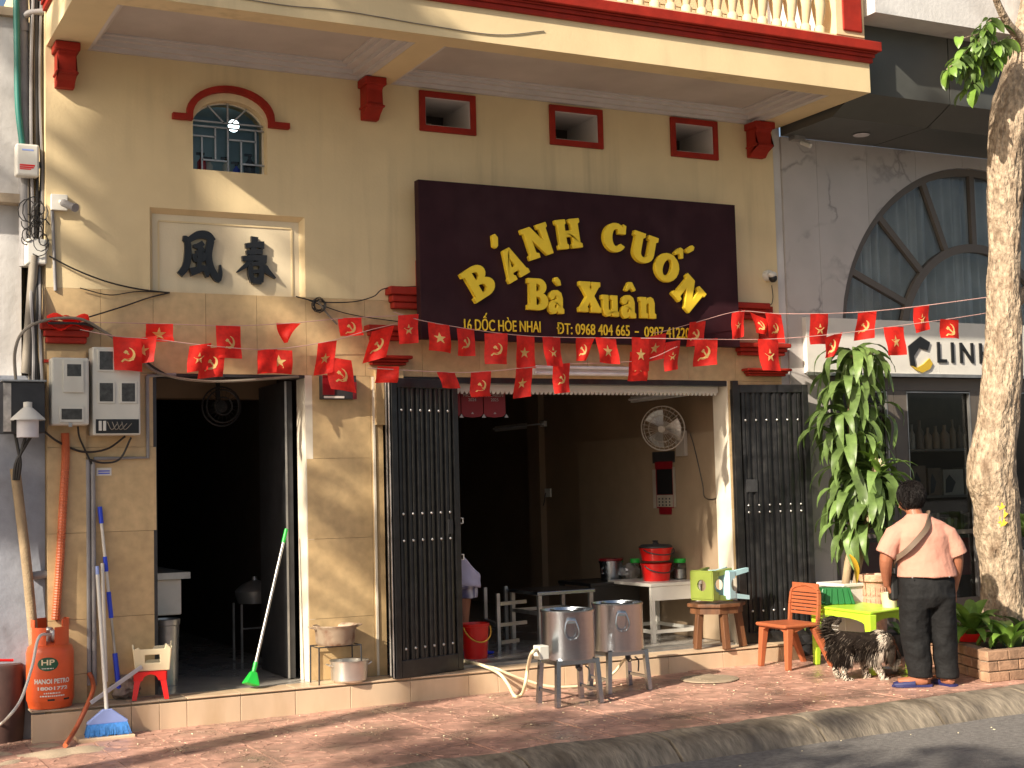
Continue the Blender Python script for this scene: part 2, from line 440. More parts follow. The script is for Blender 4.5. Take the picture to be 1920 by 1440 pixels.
HAIR = mat('black_hair', (0.007, 0.005, 0.0045), 0.65, spec=0.2, var=0.3, scale=40)
SLIP = mat('navy_slipper', (0.013, 0.016, 0.085), 0.6)
STRAP = mat('brown_strap', (0.13, 0.09, 0.06), 0.7)
FURD = mat('dark_fur', (0.017, 0.012, 0.009), 0.7, spec=0.12, var=0.4, scale=25)
FURW = mat('cream_fur', (0.56, 0.48, 0.39), 0.75, spec=0.15, var=0.25, scale=25)
FURG = mat('grey_fur', (0.12, 0.095, 0.072), 0.65, var=0.35, scale=25)
LAVS = mat('lavender_cotton', (0.5, 0.5, 0.7), 0.8, bump=0.2, bscale=20)
LAMPG = mat('lamp_glass', (0.75, 0.73, 0.76), 0.25, trans=0.2)
BULB = mat('lit_bulb', (0.8, 0.85, 0.9), 0.4, emit=(0.8, 0.95, 1.0, 5))
TUBEL = mat('white_tube_lamp', (0.75, 0.74, 0.74), 0.3)
SINK = mat('bathroom_wall', (0.34, 0.42, 0.43), 0.4)
MRED = mat('plaque_red', (0.2, 0.008, 0.014), 0.35)
DIMW = mat('dim_white', (0.3, 0.27, 0.22), 0.6, var=0.15)
DIMB = mat('dim_brown', (0.14, 0.1, 0.07), 0.6, var=0.2)
FANM = mat('fan_plastic', (0.36, 0.32, 0.27), 0.5, var=0.06)
# ================================================================== ground
KY0, KY1 = -2.44, -2.82          # kerb: inner top edge, foot in the gutter
b = MB()
for (x0, x1) in ((-60, -20), (-20, -4), (-4, 3), (3, 9), (9, 16), (16, 40), (40, 90)):
    pass
xs = [-80, -20, -8, 0, 4, 8, 12, 20, 40, 120]
V = []
for x in xs:
    g = gz(min(max(x, 0), 12))
    V += [(x, -60, g - 0.1), (x, -6.5, g - 0.07), (x, KY1 + 0.06, g - 0.125)]
b.add(V, [(i * 3 + k, (i + 1) * 3 + k, (i + 1) * 3 + k + 1, i * 3 + k + 1) for i in range(len(xs) - 1) for k in range(2)])
o = b.build('road', ASPH); tag(o, 'grey asphalt road in front of the kerb', kind='structure')

b = MB()
for i in range(len(xs) - 1):
    x0, x1 = xs[i], xs[i + 1]
    g0, g1 = gz(min(max(x0, 0), 12)), gz(min(max(x1, 0), 12))
    b.add([(x0, KY0 + 0.02, g0 - 0.02), (x1, KY0 + 0.02, g1 - 0.02), (x1, 8, g1 - 0.02), (x0, 8, g0 - 0.02)], [(0, 1, 2, 3)])
pav = b.build('pavement', GROUT); tag(pav, 'wet red tiled pavement in front of the shop', kind='structure')
TS = 0.4
tm = []
for k in range(4):
    q = MB(); q.box(-TS / 2 + .004, TS / 2 - .004, -TS / 2 + .004, TS / 2 - .004, -.03, 0)
    # a raised ring pattern pressed into each paver
    for rr in (0.15,):
        n = 10
        for j in range(n):
            a0, a1 = 2 * math.pi * j / n, 2 * math.pi * (j + .62) / n
            q.obox((rr * math.cos((a0 + a1) / 2), rr * math.sin((a0 + a1) / 2), .0008), (-.03 * math.sin((a0 + a1) / 2), .03 * math.cos((a0 + a1) / 2), 0), (.012 * math.cos((a0 + a1) / 2), .012 * math.sin((a0 + a1) / 2), 0), (0, 0, .0015))
    tm.append(q.mesh('paving_tile', PAVE))
for i in range(24):
    for j in range(6):
        x = 0.6 + TS * (i + .5); y = -2.43 + TS * (j + .5)
        m = Matrix.Translation((x, y, gz(x) + rnd.uniform(-.004, .003))) @ Matrix.Rotation(rnd.uniform(-.012, .012), 4, 'X') @ Matrix.Rotation(-GS + rnd.uniform(-.01, .01), 4, 'Y') @ Matrix.Rotation(rnd.choice((0, math.pi / 2, math.pi)), 4, 'Z')
        placed('paving_tile', tm[(i * 7 + j) % 4], pav, m)
# manhole cover in the pavement
c = gnd(1330, 1274)
b = MB(); b.lathe([(0.23, 0), (0.23, .008), (0.2, .012), (0.0001, .012)], (c.x, c.y, gz(c.x) + .002), 28, capb=False)
for k in range(-3, 4): b.box(c.x - .12, c.x + .12, c.y + k * .05 - .012, c.y + k * .05 + .012, gz(c.x) + .013, gz(c.x) + .018)
o = b.build('drain_cover', CONC); tag(o, 'round grey cover set in the red pavement before the step', 'drain cover')

# kerb stones with a rounded nose
kerb = thing('kerb', 'stained concrete kerb between pavement and road', None, (0, KY0, 0), kind='structure')
prof = [(KY0, -.3), (KY0, .004), (KY0 - .13, .0), (KY0 - .22, -.016), (KY0 - .29, -.05), (KY0 - .34, -.095), (KY1, -.14), (KY1, -.3)]
x = -1.0; kl = [1.0, 0.8, 1.0, 1.15, 0.9, 1.0, 1.1, 1.0, 0.9, 1.0, 1.2, 1.0, 1.0, 1.0]
for k, L_ in enumerate(kl):
    q = MB(); x0, x1 = x + .011, x + L_ - .011
    V = []
    n = 26
    for i in range(n + 1):
        xx = x0 + (x1 - x0) * i / n
        for (yy, zz) in prof:
            V.append((xx, yy + .012 * noise.noise((xx * 3, yy * 4, 1)), zz + gz(xx) + .016 * noise.noise((xx * 2.5, yy * 6, 7)) + .008 * noise.noise((xx * 9, yy * 14, 3))))
    m_ = len(prof)
    F_ = [(i * m_ + j, i * m_ + j + 1, (i + 1) * m_ + j + 1, (i + 1) * m_ + j) for i in range(n) for j in range(m_ - 1)]
    F_ += [tuple(range(m_)), tuple(n * m_ + j for j in range(m_ - 1, -1, -1))]
    q.add(V, F_)
    q.build('kerb_stone', KERB, kerb, smooth=50)
    x += L_
# rough rubble strip where the pavement meets the left wall
b = MB()
def rub(u, v):
    x = 0.9 + u * 0.95; y = -.95 + v * .68
    return (x, y, gz(x) - .002 + .03 * noise.noise((x * 5, y * 5, 3)) - .05 * max(0, abs(u - .5) * 2 - .75 + .2 * noise.noise((x * 8, y * 8, 1))) - .05 * max(0, abs(v - .5) * 2 - .7))
b.sheet(rub, 40, 24); o = b.build('cement_patch', CONC, smooth=60); tag(o, 'rough cement patch at the foot of the left step end', kind='structure')
# bits of litter
b = MB()
for k in range(520):
    x = rnd.uniform(2, 9); y = rnd.uniform(-3.1, -.3) if rnd.random() < .8 else rnd.uniform(-4, -2.9)
    z = gz(x) + (.003 if y > KY0 else -.02)
    if y < KY0 and (y > KY1 - .02 or rnd.random() < .7): continue
    if y <= KY1: z = gz(x) - .118
    s_ = rnd.uniform(.002, .008); a = rnd.uniform(0, 3.1)
    b.obox((x, y, z), (s_ * math.cos(a), s_ * math.sin(a), 0), (-s_ * .5 * math.sin(a), s_ * .5 * math.cos(a), 0), (0, 0, .002))
o = b.build('litter', CREAM); tag(o, 'pale scraps scattered over the wet pavement', kind='stuff')

# ================================================================== the shop house
XL, XR = 1.575, 7.87
ZB = 3.065           # top of the stone cladding
ZT = 4.77            # underside of the balcony
D0, D1 = 2.327, 3.445
G0, G1 = 4.06, 7.28
ZD = 2.475
FZ = 0.205           # floor / step height
house = thing('shop_house', 'yellow shop house with red trim, balcony and tan stone ground floor', 'building', (4.7, 0.5, 0))

def ring(c0, c1, rx, rz, a0, a1, n):
    return [(c0 + rx * math.cos(a0 + (a1 - a0) * i / n), c1 + rz * math.sin(a0 + (a1 - a0) * i / n)) for i in range(n + 1)]
# arched window opening
wl, wr = at(362, 300).x, at(501, 300).x
wb, ws = at(432, 322).z, at(432, 238).z
wt = at(432, 189).z
wc = (wl + wr) / 2; wh = (wr - wl) / 2
arch = [(wl, wb), (wr, wb)] + ring(wc, ws, wh, wt - ws, 0, math.pi, 16)
arch = arch[:2] + arch[2:-1] + [(wl, ws)]
vents = []
for (l, t, r_, bt) in ((788, 176, 888, 246), (1031, 203, 1127, 271), (1257, 226, 1343, 292)):
    a = at(l + 8, (t + bt) / 2 - 2); c = at(r_ - 8, (t + bt) / 2 + 4)
    zt, zb = at((l + r_) / 2, (t + bt) / 2 - 24).z, at((l + r_) / 2, (t + bt) / 2 + 28).z
    vents.append((a.x, c.x, zb, zt))
pa, pb = at(281, 470), at(572, 480)
pt = at(430, 398).z
panel = [(pa.x, ZB - .004), (pb.x, ZB - .004), (pb.x, pt), (pa.x, pt)]
outer = [(XL, ZB), (pa.x, ZB), (pa.x, pt), (pb.x, pt), (pb.x, ZB), (XR, ZB), (XR, 5.6), (XL, 5.6)]
b = MB()
b.plate(outer, [arch] + [[(v[0], v[2]), (v[1], v[2]), (v[1], v[3]), (v[0], v[3])] for v in vents], 0, .2)
b.build('upper_wall', YEL, house)
# side walls and back so that the house is a closed body
b = MB(); b.box(XL, XL + .15, .203, 8, 0, 5.6); b.box(XR - .15, XR, .203, 8, 0, 5.6); b.box(XL + .152, XR - .152, 7.85, 8, 0, 5.6); b.box(XL, XR, -.0, 8, 5.603, 5.75)
b.build('side_wall', YEL, house)
# inscription panel, set back, with a scored inner line and two painted characters
b = MB(); b.box(pa.x - .02, pb.x + .02, .055, .19, ZB + .002, pt + .02); pn = b.build('inscription_panel', PALE, house)
b = MB()
ix0, ix1, iz1 = pa.x + .075, pb.x - .085, pt - .085
b.box(ix0, ix1, .049, .0545, iz1 - .006, iz1 + .006); b.box(ix1 - .006, ix1 + .006, .0488, .0545, ZB + .01, iz1 - .007); b.box(ix0 - .006, ix0 + .006, .0488, .0545, ZB + .01, iz1 - .007)
b.build('panel_line', GOLD2 if False else YEL, pn)
# bevelled cheeks of the recess
b = MB()
b.add([(pa.x, 0, pt), (pb.x, 0, pt), (pb.x - .03, .054, pt - .035), (pa.x + .03, .054, pt - .035)], [(0, 1, 2, 3)])
b.add([(pb.x, 0, pt), (pb.x, 0, ZB + .003), (pb.x - .03, .054, ZB + .003), (pb.x - .03, .054, pt - .035)], [(0, 1, 2, 3)])
b.add([(pa.x, 0, ZB + .003), (pa.x, 0, pt), (pa.x + .03, .054, pt - .035), (pa.x + .03, .054, ZB + .003)], [(0, 1, 2, 3)])
b.build('panel_edge', YEL, house)
def stroke(mb, pts, ws_, x0, z0, x1, z1, k):
    P = curve_pts([(p[0], p[1], 0) for p in pts], 5)
    n = len(P); Lf = []; Rt_ = []
    for i, p in enumerate(P):
        t = (P[min(i + 1, n - 1)] - P[max(i - 1, 0)]).normalized()
        u = i / (n - 1) * (len(ws_) - 1); a = int(min(u, len(ws_) - 2)); wd = (ws_[a] + (ws_[a + 1] - ws_[a]) * (u - a)) * 1.14
        q = Vector((-t.y, t.x, 0)) * wd / 2
        Lf.append((p.x + q.x, p.y + q.y)); Rt_.append((p.x - q.x, p.y - q.y))
    lp = Rt_ + Lf[::-1]
    lp = [(x0 + (x1 - x0) * p[0], z0 + (z1 - z0) * p[1]) for p in lp]
    mb.prism([lp], (0, .05, 0), (1, 0, 0), (0, 0, 1), (0, -.028 - .0017 * k, 0))
CH = {
 'feng': [([(.1, .86), (.2, .82), (.22, .5), (.16, .22), (.02, .04)], [.1, .12, .15, .15, .13]),
          ([(.2, .8), (.45, .95), (.68, .95), (.82, .82)], [.1, .15, .17, .14]),
          ([(.76, .84), (.7, .5), (.76, .22), (.88, .02), (.98, -.06)], [.15, .15, .14, .15, .1]),
          ([(.93, -.03), (.985, .1), (.98, .3)], [.13, .08, .03]),
          ([(.34, .7), (.46, .7), (.58, .78)], [.05, .12, .1]),
          ([(.4, .55), (.5, .6), (.58, .66)], [.07, .1, .12]),
          ([(.36, .52), (.37, .42), (.4, .34)], [.09, .09, .06]),
          ([(.38, .5), (.5, .53), (.6, .5)], [.06, .08, .1]),
          ([(.6, .52), (.58, .42), (.56, .36)], [.1, .08, .06]),
          ([(.4, .37), (.5, .38), (.58, .4)], [.08, .08, .08]),
          ([(.49, .62), (.48, .4), (.46, .14)], [.08, .1, .1]),
          ([(.26, .1), (.45, .16), (.6, .22)], [.16, .13, .1]),
          ([(.58, .26), (.64, .12), (.66, .0)], [.08, .13, .05])],
 'chun': [([(.5, 1.0), (.48, .8), (.44, .58), (.34, .4), (.04, .18)], [.16, .13, .13, .12, .03]),
          ([(.26, .78), (.5, .82), (.74, .82)], [.1, .1, .15]),
          ([(.28, .63), (.5, .66), (.7, .67)], [.08, .1, .11]),
          ([(.17, .49), (.5, .52), (.8, .5)], [.1, .11, .16]),
          ([(.6, .5), (.76, .28), (1.02, .08)], [.08, .15, .03]),
          ([(.38, .36), (.38, .16), (.44, -.02)], [.09, .12, .12]),
          ([(.4, .36), (.54, .39), (.66, .36)], [.07, .08, .1]),
          ([(.66, .36), (.65, .16), (.63, -.02)], [.1, .12, .12]),
          ([(.42, .2), (.52, .21), (.6, .22)], [.07, .07, .07]),
          ([(.42, .0), (.52, .0), (.64, .01)], [.13, .13, .15])]}
for key, (l, t, r_, bt) in (('feng', (334, 440, 412, 519)), ('chun', (440, 447, 512, 526))):
    a, c = at(l, bt, .05), at(r_, t, .05)
    b = MB()
    for k, (pts, ws_) in enumerate(CH[key]): stroke(b, pts, ws_, a.x, min(a.z, c.z) , c.x, max(a.z, c.z), k)
    b.build('character', INK, pn, label='black brushed character 風' if key == 'feng' else 'black brushed character 春')

# arched window: reveal, red hood mould, grille, panes and a little lit bathroom behind
win = MB(); win.plate(arch, [[(wc + (p[0] - wc) * .955, ws + (p[1] - ws) * .965 + (.003 if p[1] < ws else 0)) for p in arch]], .085, .12)
wo = win.build('arched_window', REVEAL, house)
b = MB()
hx0, hx1 = at(322, 215).x, at(540, 238).x
az = at(432, 232).z
ro, ri = (at(508, 240).x - at(354, 216).x) / 2 + .02, (at(508, 240).x - at(354, 216).x) / 2 - .022
b.prism([[(hx0, az - .008), (wc - ro + .042, az - .008)] + [(wc - ri * math.cos(math.pi * i / 20), az + .03 + (wt + .055 - az - .03) * math.sin(math.pi * i / 20)) for i in range(21)] + [(wc + ro - .042, az - .008), (hx1, az - .008), (hx1, az + .035), (wc + ro, az + .035)]
         + [(wc + ro * math.cos(math.pi * i / 20), az + .05 + (wt + .1 - az - .05) * math.sin(math.pi * i / 20)) for i in range(1, 20)] + [(wc - ro, az + .035), (hx0, az + .035)]],
        (0, .0, 0), (1, 0, 0), (0, 0, 1), (0, -.05, 0))
b.build('hood_mould', RED, house)
b = MB()
gy = .07
def gb(x0, z0, x1, z1): b.bar((wl + (wr - wl) * x0, gy, wb + (wt - wb) * z0), (wl + (wr - wl) * x1, gy, wb + (wt - wb) * z1), .012, .012, (0, 1, 0))
for q in ((0, .64, 1, .64), (0, .71, 1, .71), (.5, .71, .5, 1), (.45, .71, .22, .95), (.55, .71, .77, .95), (.15, .0, .15, .5), (0, .5, .33, .5), (.33, .17, .33, .64), (.15, .17, .5, .17), (.5, 0, .5, .64), (.5, .48, .88, .48), (.88, .15, .88, .64), (.68, .15, 1, .15), (.68, 0, .68, .48)): gb(*q)
b.build('window_grille', GALV, wo)
b = MB(); b.plate([(wc + (p[0] - wc) * .95, ws + (p[1] - ws) * .96) for p in arch], [], .1, .104); b.build('pane', GLASS, wo)
b = MB(); x0, x1, z0, z1 = wl - .5, wr + .4, wb - .1, wt + .25
b.add([(x0, .21, z0), (x1, .21, z0), (x1, 1.6, z0), (x0, 1.6, z0), (x0, .21, z1), (x1, .21, z1), (x1, 1.6, z1), (x0, 1.6, z1)], [(0, 1, 2, 3), (4, 7, 6, 5), (3, 2, 6, 7), (0, 3, 7, 4), (1, 5, 6, 2)])
b.build('bathroom', SINK, house)
lp = at(438, 236, .9)
b = MB(); b.ell(lp, .045, .045, .05); o = b.build('ceiling_bulb', BULB); tag(o, 'lit round bulb glowing behind the arched window', 'lamp')
k = 0
for (px, py, h_, r_, m_, lb) in ((378, 300, .2, .035, REDP, 'red pump bottle at the left end of the arched window sill'), (392, 302, .17, .03, WHITE, 'pale pump bottle second from the left on the arched window sill'),
                          (424, 300, .18, .03, WHITE, 'white slim bottle with dark pump in the middle of the arched window'), (443, 305, .15, .028, BLUE, 'short blue bottle with pump right of the window middle'), (468, 306, .22, .045, DARK, 'black wide bottle with pump at the right of the arched window')):
    p = at(px, py, .3); z = wb - .02
    t = thing('pump_bottle', lb, 'bottle', (p.x, .3, z), group='bottles on the arched window sill')
    b = MB(); b.lathe([(r_, 0), (r_, h_ * .72), (r_ * .4, h_ * .85), (r_ * .35, h_ * .9)], (p.x, .3, z), 12, capt=True); b.build('body', m_, t, smooth=40)
    b = MB(); b.lathe([(.012, h_ * .9), (.012, h_)], (p.x, .3, z), 8); b.box(p.x - .04, p.x + .02, .29, .31, z + h_, z + h_ + .018); b.build('pump_head', BLACKP, t)
# sill shelf that carries the bottles
b = MB(); b.box(wl - .3, wr + .3, .215, .45, wb - .06, wb - .02); b.build('sill_shelf', SINK, house)
# vents
for (x0, x1, z0, z1) in vents:
    q = MB(); q.plate([(x0 - .05, z0 - .05), (x1 + .05, z0 - .05), (x1 + .05, z1 + .05), (x0 - .05, z1 + .05)], [[(x0, z0), (x1, z0), (x1, z1), (x0, z1)]], -.028, -.0)
    vo = q.build('vent_surround', RED, house, bevel=.006)
    q = MB(); e = .006
    q.plate([(x0, z0), (x1, z0), (x1, z1), (x0, z1)], [[(x0 + e, z0 + e), (x1 - e, z0 + e), (x1 - e, z1 - e), (x0 + e, z1 - e)]], -.012, .5)
    q.build('vent_lining', CORN, vo)
    q = MB(); q.box(x0 + .01, x0 + (x1 - x0) * .62, .42, .44, z0 + .01, z0 + (z1 - z0) * .62); q.build('vent_board', INT, vo)
    q = MB(); q.box(x0, x1, .5, .52, z0, z1); q.build('vent_back', INTD, vo)

# ---- balcony
BX0, BX1, BY = 1.58, 7.93, -1.25
ZF = 5.055           # top of the pale fascia
b = MB()
b.box(BX0, BX1, BY, BY + .2, ZT, ZF); b.box(BX0, BX0 + .28, BY + .2, -.002, ZT, ZF); b.box(BX1 - .26, BX1, BY + .2, -.002, ZT, ZF)
cx0, cx1 = at(690, 160).x, at(727, 168).x
cx0, cx1 = 3.95, 4.17
b.box(cx0, cx1, BY + .2, -.002, ZT, ZF)
b.build('balcony_beam', YEL, house)
b = MB()
for (x0, x1) in ((BX0 + .28, cx0), (cx1, BX1 - .26)): b.box(x0, x1, BY + .2, -.002, ZT + .1, ZF - .02)
b.build('soffit', SOF, house)
# plaster cornice stepping round each soffit bay
b = MB()
for (x0, x1) in ((BX0 + .28, cx0), (cx1, BX1 - .26)):
    for (d, z0, z1) in ((.035, ZT + .002, ZT + .03), (.075, ZT + .03, ZT + .062), (.12, ZT + .062, ZT + .085), (.15, ZT + .085, ZT + .0995)):
        b.box(x0 + .001, x1 - .001, -d, -.003, z0, z1)
        b.box(x1 - d * 1.5, x1 - .001, BY + .21, -d, z0 + .0005, z1 + .0003)
        b.box(x0 + .001, x0 + d * .6, BY + .21, -d, z0 + .0005, z1 + .0003)
b.build('soffit_cornice', CORN, house)
b = MB()
for (o_, z0, z1) in ((.025, ZF - .04, ZF), (.04, ZF + .001, ZF + .03), (.055, ZF + .031, ZF + .045), (.085, ZF + .046, ZF + .125)):
    b.box(BX0 - o_, BX1 + o_ * .8, BY - o_, -.002, z0, z1)
b.build('red_ledge', RED, house, bevel=.006)
b = MB(); b.box(BX0 + .02, BX1 - .02, BY + .02, BY + .14, ZF + .126, ZF + .175); b.box(BX0 + .02, BX1 - .02, BY + .02, BY + .14, 6.05, 6.16); b.build('balustrade_rail', YEL, house)
q = MB()
pr = [(.045, 0), (.045, .05), (.03, .07), (.05, .16), (.06, .24), (.045, .36), (.028, .48), (.028, .56), (.045, .62), (.045, .82)]
q.lathe(pr, (0, 0, 0), 12, capt=True)
bm_ = q.mesh('baluster', YEL, smooth=40)
x = BX0 + .4
while x < BX1 - .4:
    placed('baluster', bm_, house, Matrix.Translation((x, BY + .08, ZF + .1755))); x += .145
for (x0, x1) in ((BX1 - .32, BX1 - .03), (BX0 + .03, BX0 + .3)):
    q = MB(); q.box(x0, x1, BY + .01, BY + .2, ZF + .1762, 6.25); po = q.build('balcony_post', YEL, house)
    q = MB(); q.box(x0 + .06, x1 - .03, BY - .008, BY + .011, ZF + .212, 6.1); q.build('post_panel', RED, po, bevel=.01)
b = MB(); b.box(BX0 + .05, BX1 - .05, BY + .5, 0, ZF + .01, ZF + .015)
b.plate([(XL, 5.76), (XR, 5.76), (XR, 9.3), (XL, 9.3)], [], .0, .2); b.box(XL, XR, .2, 8, 9.2, 9.3)
b.build('upper_storey_wall', YEL, house)
# corbels
def corbel(xc, wd, top, h):
    P = [(0, 0), (.17, 0), (.17, -.07), (.145, -.09), (.15, -.2), (.135, -h * .62), (.16, -h * .66), (.15, -h * .76), (.1, -h * .86), (.06, -h), (0, -h)]
    q = MB(); q.prism([[(-p[0], p[1]) for p in P]], (xc - wd / 2, -.001, top), (0, 1, 0), (0, 0, 1), (wd, 0, 0))
    q.box(xc - wd / 2 - .02, xc + wd / 2 + .02, -.185, -.002, top - .062, top - .0012)
    q.box(xc - wd / 2 - .012, xc + wd / 2 + .012, -.165, -.002, top - h * .74, top - h * .68)
    q.build('corbel', RED, house, bevel=.008)
corbel(at(124, 140, -.1).x, .13, ZT - .002, .3); corbel(at(699, 200, -.1).x, .135, ZT - .002, .31); corbel(at(1424, 280, -.08).x, .17, ZT - .002, .3)
# electrical cable stapled along the fascia
b = MB(); b.tube(curve_pts([at(330, 0 - 25, BY - .006), at(520, 8, BY - .006), at(640, 20, BY - .006), at(800, 47, BY - .006), at(930, 65, BY - .006), at(1020, 58, BY - .006)]), .004, 6)
b.build('fascia_cable', GCABLE, house)

# ---- stone ground floor
b = MB()
b.plate([(XL, 0), (D0, 0), (D0, ZD), (D1, ZD), (D1, 0), (G0, 0), (G0, ZD), (G1, ZD), (G1, 0), (XR, 0), (XR, ZB - .001), (XL, ZB - .001)], [], .02, .2)
b.build('lower_wall', JOINT, house)
def slabs(x0, x1, z0, z1, nx, zs, y=.02, th=.02, name='stone_slab'):
    zs = [z0] + [z for z in zs if z0 < z < z1] + [z1]
    for i in range(nx):
        for j in range(len(zs) - 1):
            a, c = x0 + (x1 - x0) * i / nx, x0 + (x1 - x0) * (i + 1) / nx
            q = MB(); q.box(a + .0012, c - .0012, y - th + rnd.uniform(-.0006, .0006), y - .0005, zs[j] + .0012, zs[j + 1] - .0012)
            q.build(name, STONE, house)
ZS = [.21, .77, 1.36, 1.95]
slabs(at(160, 900).x, D0, .19, ZD, 1, ZS)
slabs(D1, at(697, 900).x, .19, ZD, 1, [.21, .66, 1.25, 1.85])
slabs(G1, XR, .1, ZD, 1, ZS)
for (x0, x1, n) in ((XL, pa.x + .02, 2), (pa.x + .02, pb.x, 3), (pb.x, at(790, 600).x, 2), (at(790, 600).x, XR, 7)):
    slabs(x0, x1, ZD, ZB, n, [])
slabs(at(697, 900).x, G0, .19, ZD, 1, [])
# pilasters
def pilaster(x0, x1, y, z1, zs):
    q = MB(); q.box(x0, x1, y + .018, .0, .19, z1); q.build('pilaster_core', JOINT, house)
    zz = [.19] + zs + [z1]
    for j in range(len(zz) - 1):
        q = MB(); q.box(x0 - .006, x1 + .006, y, y + .0175, zz[j] + .0015, zz[j + 1] - .0015); q.box(x0 - .0065, x0 - .0005, y + .018, -.0, zz[j] + .0015, zz[j + 1] - .0015)
        q.build('stone_slab', STONE, house)
def cap(x0, x1, y, z0, z1, flip=False):
    n = [(.02, .0, .3), (.035, .3, .62), (.06, .62, 1.)]
    q = MB()
    for (e, a, c) in n:
        q.box(x0 - e, x1 + e, y - e, .0, z0 + (z1 - z0) * a + .0008, z0 + (z1 - z0) * c)
    q.build('red_cap', RED, house, bevel=.01)
px0, px1 = XL + .0, at(160, 900, -.04).x
pilaster(px0 + .008, px1, -.04, 2.62, [.4, .77, 1.36, 1.95])
a = at(120, 644, -.05).z; c = at(120, 604, -.05).z
cap(px0 + .01, px1 - .01, -.05, a, c)
b = MB(); b.box(px0 - .02, px1 + .02, -.065, 0, at(120, 676).z - .02, at(120, 676).z); b.build('red_band', RED, house)
mx0, mx1 = at(700, 900).x, at(756, 690, -.04).x
b = MB(); b.box(mx0 + .001, mx0 + .018, -.012, -.0, .21, ZD - .005); b.build('corner_bead', REVEAL, house)
b = MB(); b.box(mx0 + .02, mx1, -.04, -.001, 2.1, 2.52); b.build('pilaster_core', STONE, house)
cap(mx0, mx1, -.045, at(725, 686).z, at(725, 668).z)
cap(mx0, mx1 + .02, -.045, at(725, 628).z - .05, at(725, 612).z)
cap(at(735, 560).x, at(830, 560).x, -.06, at(757, 581).z, at(757, 541).z)
b = MB(); b.box(at(778, 510).x, at(830, 520).x, -.06, -.001, at(780, 540).z, at(780, 488).z); b.build('red_block', RED, house, bevel=.01)
cap(at(1385, 680).x, XR - .02, -.05, at(1420, 668).z, at(1420, 645).z); cap(at(1400, 700).x, XR - .02, -.05, at(1420, 706).z, at(1420, 692).z)
cap(at(1375, 590).x, at(1420, 590).x, -.06, at(1395, 600).z, at(1395, 570).z)
b = MB(); b.box(at(1420, 590).x + .004, at(1446, 600).x, -.03, -.001, at(1430, 660).z, at(1430, 575).z); b.build('red_block', RED, house)
# cream patch of upper wall reaching lower at the right
# door reveals
b = MB(); b.box(D1 - .006, D1 + .05, .0, .2, FZ, ZD); b.build('door_jamb', REVEAL, house)
b = MB(); b.box(D0 - .02, D0 + .004, .0, .2, FZ, ZD - .004); b.box(D0 + .004, D1 - .006, .0, .2, ZD - .02, ZD); b.build('door_lining', DARK, house)
b = MB(); b.box(D1 - .09, D1 - .04, .21, .9, FZ + .01, ZD - .03); dl = b.build('door_leaf', DARK, house)
b = MB(); b.box(D1 - .1, D1 - .085, .202, .209, FZ + .01, ZD - .03); b.build('leaf_edge', GALV, dl)
b = MB(); b.box(G1 - .004, G1 + .03, .0, .22, FZ, ZD); b.build('gate_jamb', REVEAL, house)
b = MB(); b.box(G0, G1 - .005, -.0, .2, ZD - .045, ZD - .002); b.box(G1 + .031, G1 + .09, -.035, -.001, FZ, ZD - .0); b.build('gate_frame', BLK, house)

# ---- step, floor
b = MB(); b.box(XL - .005, XR - .1, -.23, .25, -.2, FZ - .012); b.build('step_core', CONC, house)
xs_ = [1.44, 2.09, 2.28, 2.47, 2.85, 3.25, 3.67, 4.14, 4.62, 4.87, 5.45, 6.05, 6.42, 6.96, 7.55, 7.77]
for i in range(len(xs_) - 1):
    q = MB(); q.box(xs_[i] + .0015, xs_[i + 1] - .0015, -.252 + rnd.uniform(-.001, .001), -.2301, -.15, FZ - .025); q.build('facing_tile', STEPM, house, bevel=.003)
    q = MB(); q.box(xs_[i] + .0015, xs_[i + 1] - .0015, -.256, -.02, FZ - .0118, FZ + rnd.uniform(-.001, .001)); q.build('tread_tile', STEPM if i > 2 else CONC, house, bevel=.003)
# second low riser inside the gate
b = MB(); b.box(4.5, G1 - .01, .02, .18, FZ + .002, FZ + .02); b.build('gate_track', GALV, house)
b = MB(); b.box(XL + .16, XR - .16, -.019, 7.8, FZ - .1, FZ + .001); b.build('shop_floor', FLOORM, house)
# ---- rooms
b = MB()
RX = G1 + .03
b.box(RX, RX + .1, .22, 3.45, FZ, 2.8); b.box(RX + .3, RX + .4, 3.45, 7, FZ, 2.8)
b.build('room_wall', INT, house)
b = MB(); b.box(RX - .07, RX + .3, 3.45, 3.72, FZ, 2.8); b.build('room_pillar', INT, house)
b = MB(); b.box(RX - .012, RX - .0005, .23, 2.7, FZ + .01, 2.05)
b.build('wall_tile_panel', INTT, house)
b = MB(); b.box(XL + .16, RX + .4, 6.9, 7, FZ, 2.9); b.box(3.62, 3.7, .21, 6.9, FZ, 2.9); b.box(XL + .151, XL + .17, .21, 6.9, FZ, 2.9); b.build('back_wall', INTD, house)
b = MB(); b.box(XL + .16, RX + .4, .21, 7, 2.8, 2.9); b.build('room_ceiling', CEIL, house)
b = MB(); b.box(3.7, RX, 2.2, 2.5, 2.58, 2.8); b.build('ceiling_beam', INT, house)
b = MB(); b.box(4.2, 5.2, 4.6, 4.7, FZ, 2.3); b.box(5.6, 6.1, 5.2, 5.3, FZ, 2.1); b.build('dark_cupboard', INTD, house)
# roller shutter lip with scalloped teeth
b = MB(); b.box(G0 + .02, G1 - .03, .1, .16, ZD - .1, ZD - .0455)
x = G0 + .03
while x < G1 - .06:
    b.prism([[(0, 0), (.012, -.022), (.024, -.022), (.036, 0)]], (x, .13, ZD - .1), (1, 0, 0), (0, 0, 1), (0, -.02, 0)); x += .04
b.build('shutter_lip', WHITE, house)

